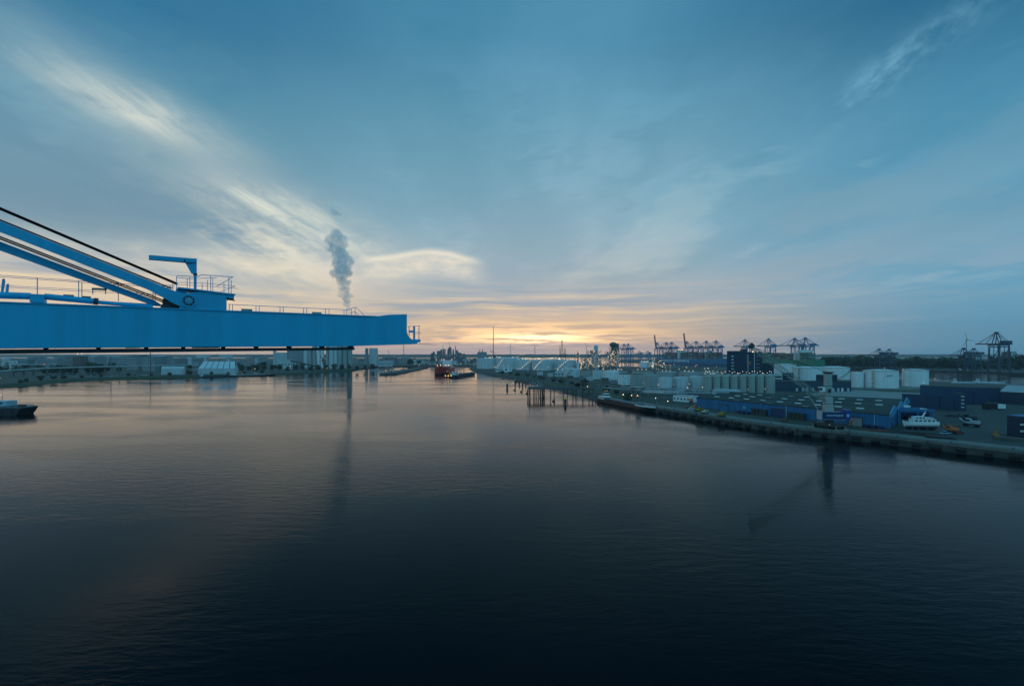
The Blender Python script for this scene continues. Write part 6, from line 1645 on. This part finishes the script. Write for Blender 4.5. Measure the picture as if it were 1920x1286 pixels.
t = block('site_office', 'dark navy site office with two pale window strips at the right edge', 'building', quad(1888, 1960, 243, 228, 10), 4.05, 14.2, NCLAD, BCLAD)
for zz in (7.6, 10.8): MB().box(XA(1912, 236) - 0.5, XA(1912, 236) + 9, 235.0, 235.4, zz - 0.4, zz + 0.4).build('window', SKYL, t)
pp = G(1885, 827); k = MB().rbox((pp.x + 8, pp.y - 2), 22, 4, 4.05, 5.6, -0.55).build('stone_heap', CONCD, None, (pp.x, pp.y, 4)); tag(k, 'long dark rubble bund in front of the navy site office', 'bund')
a = G(1848, 768); t = thing('box_trailer', 'white cab truck with black box body in the yard', 'truck', a)
MB().rbox((a.x + 3, a.y), 9, 2.6, 5.1, 8.6, 0).build('box_body', BLACK, t); MB().rbox((a.x + 11, a.y), 5.5, 2.5, 4.9, 8.0, 0).build('cab', WHITE, t); MB().rbox((a.x + 13.9, a.y), 0.2, 2.2, 6.3, 7.6, 0).build('window', GLASS, t); MB().rbox((a.x + 6, a.y), 16, 2.2, 4.7, 5.1, 0).build('chassis', DSTEEL, t)
for u in (0, 2, 9.5, 12): 
    for e in (-1, 1): MB().cyl((a.x + u, a.y + e * 1.1, 4.6), (a.x + u, a.y + e * 1.4, 4.6), 0.55, n=12).build('wheel', BLACK, t)

def yacht():
    c = Vector((223.5, 263.0)); rz = R(172); z = 5.6; t = thing('motor_yacht', 'white motor yacht laid up ashore beside the blue warehouse', 'yacht', (c.x, c.y, 4.05))
    L = 16.5; u = Vector((math.cos(rz), math.sin(rz)))
    hull(MB(), c, L, 5.2, z, z + 2.6, rz, 0.45, 0.08, 1.0, 0.55, 0.9).build('hull', WHITE, t)
    hull(MB(), c, L * 0.9, 4.0, z - 0.9, z + 0.5, rz, 0.45, 0.08, 0.0, 0.3, 0.9).build('keel', mat('antifoul', (0.02, 0.03, 0.05), 0.6), t)
    MB().rbox(c - u * 1.2, 11, 4.2, z + 2.6, z + 4.3, rz).build('saloon', WHITE, t)
    n = Vector((-u.y, u.x)); n = n if n.y < 0 else -n
    sal = t.children[-1]
    for k in range(5): MB().rbox(c - u * (5.4 - k * 2.1) + n * 2.12, 1.3, 0.08, z + 3.1, z + 3.9, rz).build('window', GLASS, t)
    MB().rbox(c + u * 0.6, 5.2, 3.6, z + 4.3, z + 5.6, rz).build('wheelhouse', WHITE, t)
    for k in range(3): MB().rbox(c + u * (2.4 - k * 1.6) + n * 1.82, 1.1, 0.08, z + 4.6, z + 5.3, rz).build('window', GLASS, t)
    MB().rbox(c - u * 3.6, 4.5, 3.8, z + 4.9, z + 5.05, rz).build('sun_deck', WHITE, t)
    p = c - u * 1.2; MB().bar((p.x, p.y, z + 5.6), (p.x - u.x * 1.5, p.y - u.y * 1.5, z + 7.9), 0.9, 0.35).build('radar_arch', WHITE, t); MB().bar((p.x - u.x * 1.5, p.y - u.y * 1.5, z + 7.6), (p.x - u.x * 1.5, p.y - u.y * 1.5, z + 9.2), 0.12).build('aerial', WHITE, t)
    mb = MB()
    for k in range(9):
        q = c + u * (1 + k * 0.95) + n * (2.4 * max(0.05, 1 - (k / 9) ** 2)); mb.bar((q.x, q.y, z + 2.6 + 0.06 * k), (q.x, q.y, z + 3.5 + 0.08 * k), 0.06)
    mb.build('bow_railing', STEEL, t)
    for k in (-6, -2, 2, 5):
        q = c + u * k; MB().rbox(q, 0.6, 4.6, 4.05, z + 0.1, rz).build('cradle', DSTEEL, t)
    g = thing('boat_hoist', 'blue travelling boat hoist frame behind the white yacht', 'hoist', (235, 285, 4.05))
    for x in (226, 246):
        for y in (281, 291): MB().bar((x, y, 4.05), (x, y, 12), 0.9).build('leg', BCLAD, g)
    for y in (281, 291): MB().bar((225, y, 12.4), (247, y, 12.4), 0.9, 1.3).build('beam', BCLAD, g)
    MB().bar((226, 281, 6), (226, 291, 6), 0.6).bar((246, 281, 6), (246, 291, 6), 0.6).build('side_beam', BCLAD, g)
    c2 = Vector((252, 305)); w = thing('work_boat', 'dark blue work boat with pale deck laid up behind the boat hoist', 'boat', (c2.x, c2.y, 4.05))
    hull(MB(), c2, 22, 5.6, 6.0, 10.4, R(175), 0.35, 0.08, 0.8, 0.6).build('hull', NAVY, w); MB().rbox(c2, 19, 4.6, 10.4, 11.0, R(175)).build('deck', LCLAD, w); MB().rbox(c2 - Vector((2, 0)), 4, 3, 11.0, 12.8, R(175)).build('wheelhouse', WHITE, w)
    for k in (-7, -2, 3, 7): MB().rbox(c2 + Vector((k, 0)), 0.7, 4.6, 4.05, 6.1, R(175)).build('cradle', DSTEEL, w)
yacht()

def car(c, rz, m, label, L=4.4, W=1.8, group='vehicles in the yard', name='parked_car', cat='car', H=1.45):
    t = thing(name, label, cat, (c[0], c[1], 4.05), group); z = 4.05; x, y = c[0], c[1]
    P = lambda u, v, zz: (*loc2((x, y), rz, u, v), zz)
    prof = [(-L / 2, 0.35), (-L / 2, 0.85), (-L * 0.30, 0.95), (L * 0.18, 0.95), (L * 0.48, 0.78), (L / 2, 0.5), (L / 2, 0.35)]
    MB().extrude([P(u, -W / 2, z + h) for u, h in prof], Vector(P(0, W / 2, 0)) - Vector(P(0, -W / 2, 0))).build('body', m, t)
    prof = [(-L * 0.38, 0.95), (-L * 0.30, H), (L * 0.06, H), (L * 0.20, 0.95)]
    k = MB().extrude([P(u, -W * 0.42, z + h) for u, h in prof], Vector(P(0, W * 0.42, 0)) - Vector(P(0, -W * 0.42, 0))).build('cabin', GLASS, t)
    MB().rbox(loc2((x, y), rz, -L * 0.12, 0), L * 0.37, W * 0.84, z + H, z + H + 0.05, rz).build('roof', m, k)
    for u in (-L * 0.31, L * 0.31):
        for e in (-1, 1): MB().cyl(P(u, e * W * 0.36, z + 0.33), P(u, e * W * 0.51, z + 0.33), 0.33, n=10).build('wheel', BLACK, t)
    return t
def truckish(px, py, m, label, s=1.0, rz=0.2):
    """small yard machine: chassis, engine house, cab, wheels, short mast"""
    p = G(px, py); t = thing('yard_machine', label, 'machine', (p.x, p.y, 4.05), 'machines in the yard'); x, y = p.x, p.y
    P = lambda u, v: loc2((x, y), rz, u * s, v * s)
    MB().rbox(P(0, 0), 4.6 * s, 2.0 * s, 4.05 + 0.6 * s, 4.05 + 1.2 * s, rz).build('chassis', DSTEEL, t)
    MB().rbox(P(-0.9, 0), 2.3 * s, 1.9 * s, 4.05 + 1.2 * s, 4.05 + 2.2 * s, rz).build('engine_house', m, t)
    c = MB().rbox(P(0.9, 0), 1.3 * s, 1.5 * s, 4.05 + 1.2 * s, 4.05 + 2.9 * s, rz).build('cab', m, t); MB().rbox(P(0.95, 0), 1.32 * s, 1.52 * s, 4.05 + 2.0 * s, 4.05 + 2.6 * s, rz).build('window', GLASS, c)
    a = P(1.8, 0); b = P(3.4, 0); MB().bar((a[0], a[1], 4.05 + 1.4 * s), (b[0], b[1], 4.05 + 2.8 * s), 0.35 * s).build('arm', m, t)
    for u in (-1.5, 1.5):
        for e in (-1, 1): q = P(u, e * 0.9); q2 = P(u, e * 1.15); MB().cyl((*q, 4.05 + 0.6 * s), (*q2, 4.05 + 0.6 * s), 0.58 * s, n=12).build('wheel', BLACK, t)
for k, (px, py, m, lab, s) in enumerate(((1310, 772, YELLOW, 'yellow machine at the left corner of the blue warehouse', 1.1), (1321, 776, mat('pale_cab', (0.6, 0.55, 0.35), 0.5), 'cream machine right of the yellow one by the warehouse corner', 1.0), (1353, 782, YELLOW, 'yellow machine before the small warehouse door', 1.2),
        (1302, 767, ORANGE, 'orange-yellow machine left of the warehouse corner', 1.0), (1296, 755, ORANGE, 'orange loader beside the long white store', 1.3), (1544, 748, ORANGE, 'orange machine behind the crane tower', 1.4), (1785, 812, ORANGE, 'orange machine on the quay right of the yacht', 1.3), (1822, 800, mat('pale_grey_cab', (0.4, 0.45, 0.47), 0.5), 'grey wheeled loader in the open yard', 1.6), (1818, 790, DSTEEL, 'dark machine with white cab behind the grey loader', 1.6))):
    truckish(px, py, m, lab, s, 0.3 * k)
for k, (px, py, m, lab, rz) in enumerate(((1292, 766, RED, 'red car left of the blue warehouse', 0.2), (1297, 767.5, WHITE, 'white car right of the red one left of the warehouse', 0.2), (1797, 813, RED, 'red van on the quay right of the yacht', 0.3), (1773, 814, mat('pale_blue_paint', (0.35, 0.5, 0.6), 0.4), 'pale blue car right of the yacht', 0.3), (1138, 727, RED, 'red truck above the pile jetty shore end', 0.1), (1150, 729, WHITE, 'white van right of the red truck by the shore', 0.1), (1470, 790, RED, 'small red cart between the warehouse racks', 1.2))):
    p = G(px, py); car((p.x, p.y), rz, m, lab, 5.2 if k not in (4, 5) else 8, 2.0 if k not in (4, 5) else 3, H=1.7 if k not in (4, 5) else 3.0)
rnd = random.Random(12)
for i in range(9):
    px = 95 + i * 22 + rnd.uniform(-6, 6); D = 905 + rnd.uniform(-8, 18) + max(0, px - 200) * 0.3
    car((XA(px, D), D), rnd.uniform(-0.3, 0.3), rnd.choice((WHITE, LCLAD, STEEL, mat('pale_blue_paint', (0.35, 0.5, 0.6), 0.4))), 'pale parked vehicle on the left bank, %s from the left' % ORD[i], 7.5, 3.0, 'vehicles on the left bank', H=3.0)
# scattered pieces by the yacht
for k, (px, py, L, W, H, m, lab) in enumerate(((1762, 822, 11, 3, 1.4, DSTEEL, 'dark heap of scrap beams on the quay below the yacht'), (1700, 812, 16, 3, 1.3, DSTEEL, 'dark timber pile under the yacht bow'), (1740, 816, 10, 2.5, 1.1, PILE, 'rusty beam stack right of the timber pile'), (1800, 782, 13, 3, 1.5, DSTEEL, 'dark pipe stack in the yard behind the machines'), (1783, 800, 8, 3, 1.6, BRICK, 'brown pallet heap right of the yacht stern'), (1640, 808, 12, 2.2, 1.0, mat('rail_rust', (0.20, 0.07, 0.05), 0.8), 'rusty red rails lying before the warehouse end'))):
    p = G(px, py); t = thing('beam_stack', lab, 'stack', p, 'stacks on the quay')
    r2 = random.Random(k)
    for i in range(7): MB().rbox((p.x + r2.uniform(-1.0, 1.0), p.y + (i % 4 - 1.5) * W / 4), L * r2.uniform(0.7, 1.0), W / 5, 4.06 + (i // 4) * H * 0.5, 4.06 + (i // 4 + 1) * H * 0.48, -0.5 + r2.uniform(-0.05, 0.05)).build('beam', m, t)
p = G(1867.5, 819); t = thing('marker_buoy', 'orange conical buoy standing ashore in the yard', 'buoy', p)
MB().lathe(p, [(1.6, 0), (1.6, 0.9), (1.0, 1.4), (0.7, 3.0), (0.3, 3.3), (0.25, 4.5)], 16).build('cone', mat('buoy_orange', (0.30, 0.12, 0.02), 0.6), t, smooth_=True); MB().ring(p + Vector((0, 0, 0.3)), 1.6, 0.12, 0.4, 16).build('band', BLACK, t)
# small boats on the right river
for px, py, L, lab, a in ((1620, 689.5, 34, 'white lit tug with orange lamps on the right river', 0.0), (1675, 690, 38, 'green-hulled coaster on the right river', 0.0), (1808, 697, 32, 'pale barge below the small dock cranes', 0.0)):
    p = G(px, py, 0); b = barge('river_boat', lab, (p.x - L / 2, p.y), (p.x + L / 2, p.y + 3), 9, 4, px, 'boat', LCLAD, group='boats on the right river', hm=mat('hull_teal', (0.03, 0.12, 0.12), 0.5), cargo=False)
    if px == 1620:
        MB().box(p.x - 8, p.x + 9, p.y - 3, p.y + 3, 5, 17).build('superstructure', WHITE, b)
        for e in (-8, -5, 6): lamp((p.x + e, p.y - 3, 19), b, LAMP_ORANGE, 1.3)
for px, py, L, lab in ((1812, 723, 30, 'grey inspection boat moored behind the navy halls'), (1860, 724, 40, 'long white excursion boat moored behind the navy halls')):
    D = 690; x = XA(px, D); barge('river_boat', lab, (x - L / 2, D + 6), (x + L / 2, D + 2), 7, 5, px, 'boat', LCLAD, group='boats behind the halls', cargo=False, hm=mat('hull_pale', (0.45, 0.5, 0.52), 0.5))
# ------------------------------------------------------------------ lamp posts
spots = [((1597, 722), 9, LAMP_WHITE, 'lamp post left of the largest white tank'), ((1626, 728), 12, LAMP_WARM, 'lamp post at the left foot of the largest white tank'), ((1659, 733), 26, LAMP_WHITE, 'tall lamp mast before the largest white tank'), ((1694, 731), 24, LAMP_WHITE, 'tall lamp mast left of the last white tank'), ((1701, 730), 6, LAMP_WARM, 'low lamp at the left foot of the last white tank'), ((1732, 730), 8, LAMP_WHITE, 'lamp post at the right foot of the last white tank'), ((1753, 724), 10, LAMP_ORANGE, 'lamp post on the river edge right of the white tanks'),
         ((1470, 722), 8, LAMP_WHITE, 'lamp post right of the last silo'), ((1208, 737), 6, LAMP_ORANGE, 'amber lamp post before the grey tanks'), ((1280, 746), 5, LAMP_WARM, 'lamp post above the long white store, left'), ((1306, 746), 5, LAMP_WARM, 'lamp post above the long white store, right'), ((1252, 730), 6, LAMP_WARM, 'lamp post at the foot of the leftmost seamed tank'),
         ((1170, 752), 6, LAMP_BRIGHT, 'lamp post above the barge stern'), ((1186, 754), 6, LAMP_BRIGHT, 'lamp post above the barge middle'), ((1197, 757), 7, LAMP_FLARE, 'orange lamp post above the barge, beside the pump house'), ((1231, 760), 6, LAMP_BRIGHT, 'lamp post at the barge bow'), ((1254, 766), 6, LAMP_BRIGHT, 'lamp post on the quay right of the barge bow')]
for (px, py), h, m, lab in spots:
    pole_lamp(G(px, py), h, lab, m, r=0.40 if py < 740 else 0.24)
rnd = random.Random(90)
def lamp_row(n, f, lab, grp, r=None, mats=(LAMP_WARM, LAMP_WHITE)):
    for i in range(n):
        p, h = f(i); pole_lamp(p, h, lab % ORD[i], rnd.choice(mats), grp, r)
lamp_row(14, lambda i: ((XA(778 + i * 9.5, 1775), 1775, 4), 7), 'quay lamp on the far basin edge, %s from the left', 'lamps along the far basin', 1.05)
lamp_row(14, lambda i: ((XA(858 + i * 7.5, 1500 + (i % 3) * 60), 1500 + (i % 3) * 60, 4), 10 + (i % 4) * 4), 'plant lamp before the far tanks, %s from the left', 'lamps before the far tanks', 1.0)
lamp_row(16, lambda i: ((XA(935 + i * 9.2, 1010 + rnd.uniform(0, 130)), 1010 + rnd.uniform(0, 130), 4), 6 + rnd.uniform(0, 9)), 'plant lamp behind the grass bank, %s from the left', 'lamps behind the grass bank', 0.7)
lamp_row(12, lambda i: ((XA(1166 + i * 12, 1350 + rnd.uniform(0, 250)), 1350 + rnd.uniform(0, 250), 4), 9), 'plant lamp right of the lit structures, %s from the left', 'lamps right of the lit structures', 1.0)
lamp_row(14, lambda i: ((XA(1200 + i * 13.5, 760 + rnd.uniform(0, 260)), 760 + rnd.uniform(0, 260), 4), 17), 'lamp standing above the near tank roofs, %s from the left', 'lamps above the near tanks', 0.62)
lamp_row(9, lambda i: ((XA(690 + i * 14 + rnd.uniform(-5, 5), 1950), 1950 + rnd.uniform(0, 300), 4), 16), 'lamp among the sheds left of the red tanker, %s from the left', 'lamps among the far sheds', 1.2, (LAMP_ORANGE, LAMP_WARM, LAMP_RED))
for px, D, h, lab in ((545, 1150, 14, 'lamp post left of the silo battery, upper one'), (479, 1100, 9, 'lamp post right of the ribbed shed'), (614, 1260, 6, 'lamp at the water edge before the silo battery'), (467, 1500, 24, 'pair lamp above the tree belt, left'), (474, 1500, 24, 'pair lamp above the tree belt, right'), (147, 1400, 44, 'amber lamp touching the boom underside, left'), (154, 1400, 44, 'amber lamp touching the boom underside, right'), (4, 560, 18, 'white lamp at the left picture edge, upper one'), (5, 500, 3, 'white lamp at the left picture edge, lower one')):
    if D < 700: x = XA(px, D); 
    pole_lamp((XA(px, D), D, 4 if D > 700 else 0), h, lab, LAMP_ORANGE if px in (147, 154) else LAMP_WARM, 'single lamps on the left bank', 1.0 if D > 700 else 0.4)

# ------------------------------------------------------------------ pipe racks, sheds and cabins on the right bank
def pipe_rack(a, b, label, n=6, h=5.5):
    a, b = Vector(a), Vector(b); t = thing('pipe_rack', label, 'pipe rack', ((a.x + b.x) / 2, (a.y + b.y) / 2, 4), 'pipe racks on the right bank'); u = (b - a).normalized(); w = Vector((-u.y, u.x)); L = (b - a).length
    k = max(3, int(L / 11))
    for i in range(k + 1):
        p = a + u * (L * i / k); mb = MB()
        for e in (-2, 2): mb.bar((p.x + w.x * e, p.y + w.y * e, 4), (p.x + w.x * e, p.y + w.y * e, 4 + h), 0.35)
        mb.bar((p.x - w.x * 2.2, p.y - w.y * 2.2, 4 + h), (p.x + w.x * 2.2, p.y + w.y * 2.2, 4 + h), 0.35).build('frame', STEEL, t)
    for i in range(n):
        o = w * (-1.7 + 3.4 * i / (n - 1)); z = 4 + h + 0.4 + 0.25 * (i % 3); p, q = a + o, b + o
        MB().cyl((p.x, p.y, z), (q.x, q.y, z), 0.2 + 0.08 * (i % 2), n=7).build('pipe', (PIPE, LCLAD, DSTEEL)[i % 3], t)
pipe_rack((97, 512), (128, 470), 'pipe rack leading inland from the pile jetty')
pipe_rack((100, 560), (60, 720), 'pipe rack running along the grass bank, nearer length')
pipe_rack((58, 730), (20, 900), 'pipe rack running along the grass bank, farther length')
pipe_rack((140, 440), (205, 445), 'pipe rack before the silos behind the pale shed')
pipe_rack((118, 520), (215, 465), 'pipe rack at the feet of the seamed tanks')
rnd = random.Random(64)
for i in range(14):
    px = 985 + i * 20 + rnd.uniform(-5, 5); D = max(470, 1000 - i * 38) + rnd.uniform(-20, 20); w = rnd.uniform(5, 12)
    m = rnd.choice((LCLAD, GCLAD, WHITE, CONC, BRICK, GCLAD)); x = XA(px, D)
    block('service_hut', 'small service hut between the bank and the tanks, %s from the left' % ORD[i], 'hut', [(x, D), (x + w, D - 2), (x + w, D + 6), (x, D + 7)], 4, 4 + rnd.uniform(3, 6.5), m, rnd.choice((ROOFD, ROOFL)), (rnd.randint(2, 3), 1, 1.3, 1.3), group='service huts on the right bank')
t = block('white_hall', 'white gable hall with a square door behind the grass bank', 'building', quad(943, 955, 1120, 1115, 20), 4, ZA(688, 1115), WHITE, ROOFL, (1, 1, 4, 4))
block('white_hall', 'low white hall left of the taller one behind the grass bank', 'building', quad(928, 942, 1150, 1150, 16), 4, ZA(691, 1150), LCLAD, ROOFL, (4, 1, 2, 2))
block('long_store', 'pale long store on the left end of the near tank row', 'building', quad(1040, 1075, 905, 880, 16), 4, 13, LCLAD, ROOFL, (6, 1, 3, 2.4), gable=2.5)

# worn white lane line and bay marks painted on the apron and yard
LINE = mat('road_paint', (0.42, 0.43, 0.41), 0.8, var=0.5, scale=0.8)
def paint(name, pts, w, z):
    mb = MB()
    for a, b in zip(pts[:-1], pts[1:]):
        a, b = Vector(a), Vector(b); d = (b - a).normalized(); n = Vector((-d.y, d.x)) * (w / 2)
        mb.add([(a.x - n.x, a.y - n.y, z), (b.x - n.x, b.y - n.y, z), (b.x + n.x, b.y + n.y, z), (a.x + n.x, a.y + n.y, z)], [(0, 1, 2, 3)])
    o = mb.build(name, LINE); o['kind'] = 'structure'
paint('lane_marking', offset(QUAY, 8.5)[1:8], 0.25, 4.056)
for k in range(7):
    a = Vector((262 + k * 7, 215 + k * 6)); paint('bay_marking', [tuple(a), tuple(a + Vector((9, -11)))], 0.22, 4.048)

# ------------------------------------------------------------------ haze
def build_haze():
    mb = MB().box(-10300, 10300, -640, 9560, -1.5, 570)
    m = bpy.data.materials.new('haze'); m.use_nodes = True
    nt = m.node_tree; nt.nodes.clear()
    v = nt.nodes.new('ShaderNodeVolumePrincipled'); out = nt.nodes.new('ShaderNodeOutputMaterial')
    v.inputs['Color'].default_value = (0.80, 0.92, 1.0, 1); v.inputs['Density'].default_value = HAZE_D; v.inputs['Anisotropy'].default_value = 0.2
    nt.links.new(v.outputs[0], out.inputs['Volume'])
    o = mb.build('haze', m); o['kind'] = 'stuff'
HAZE_D = 5.5e-5
build_haze()
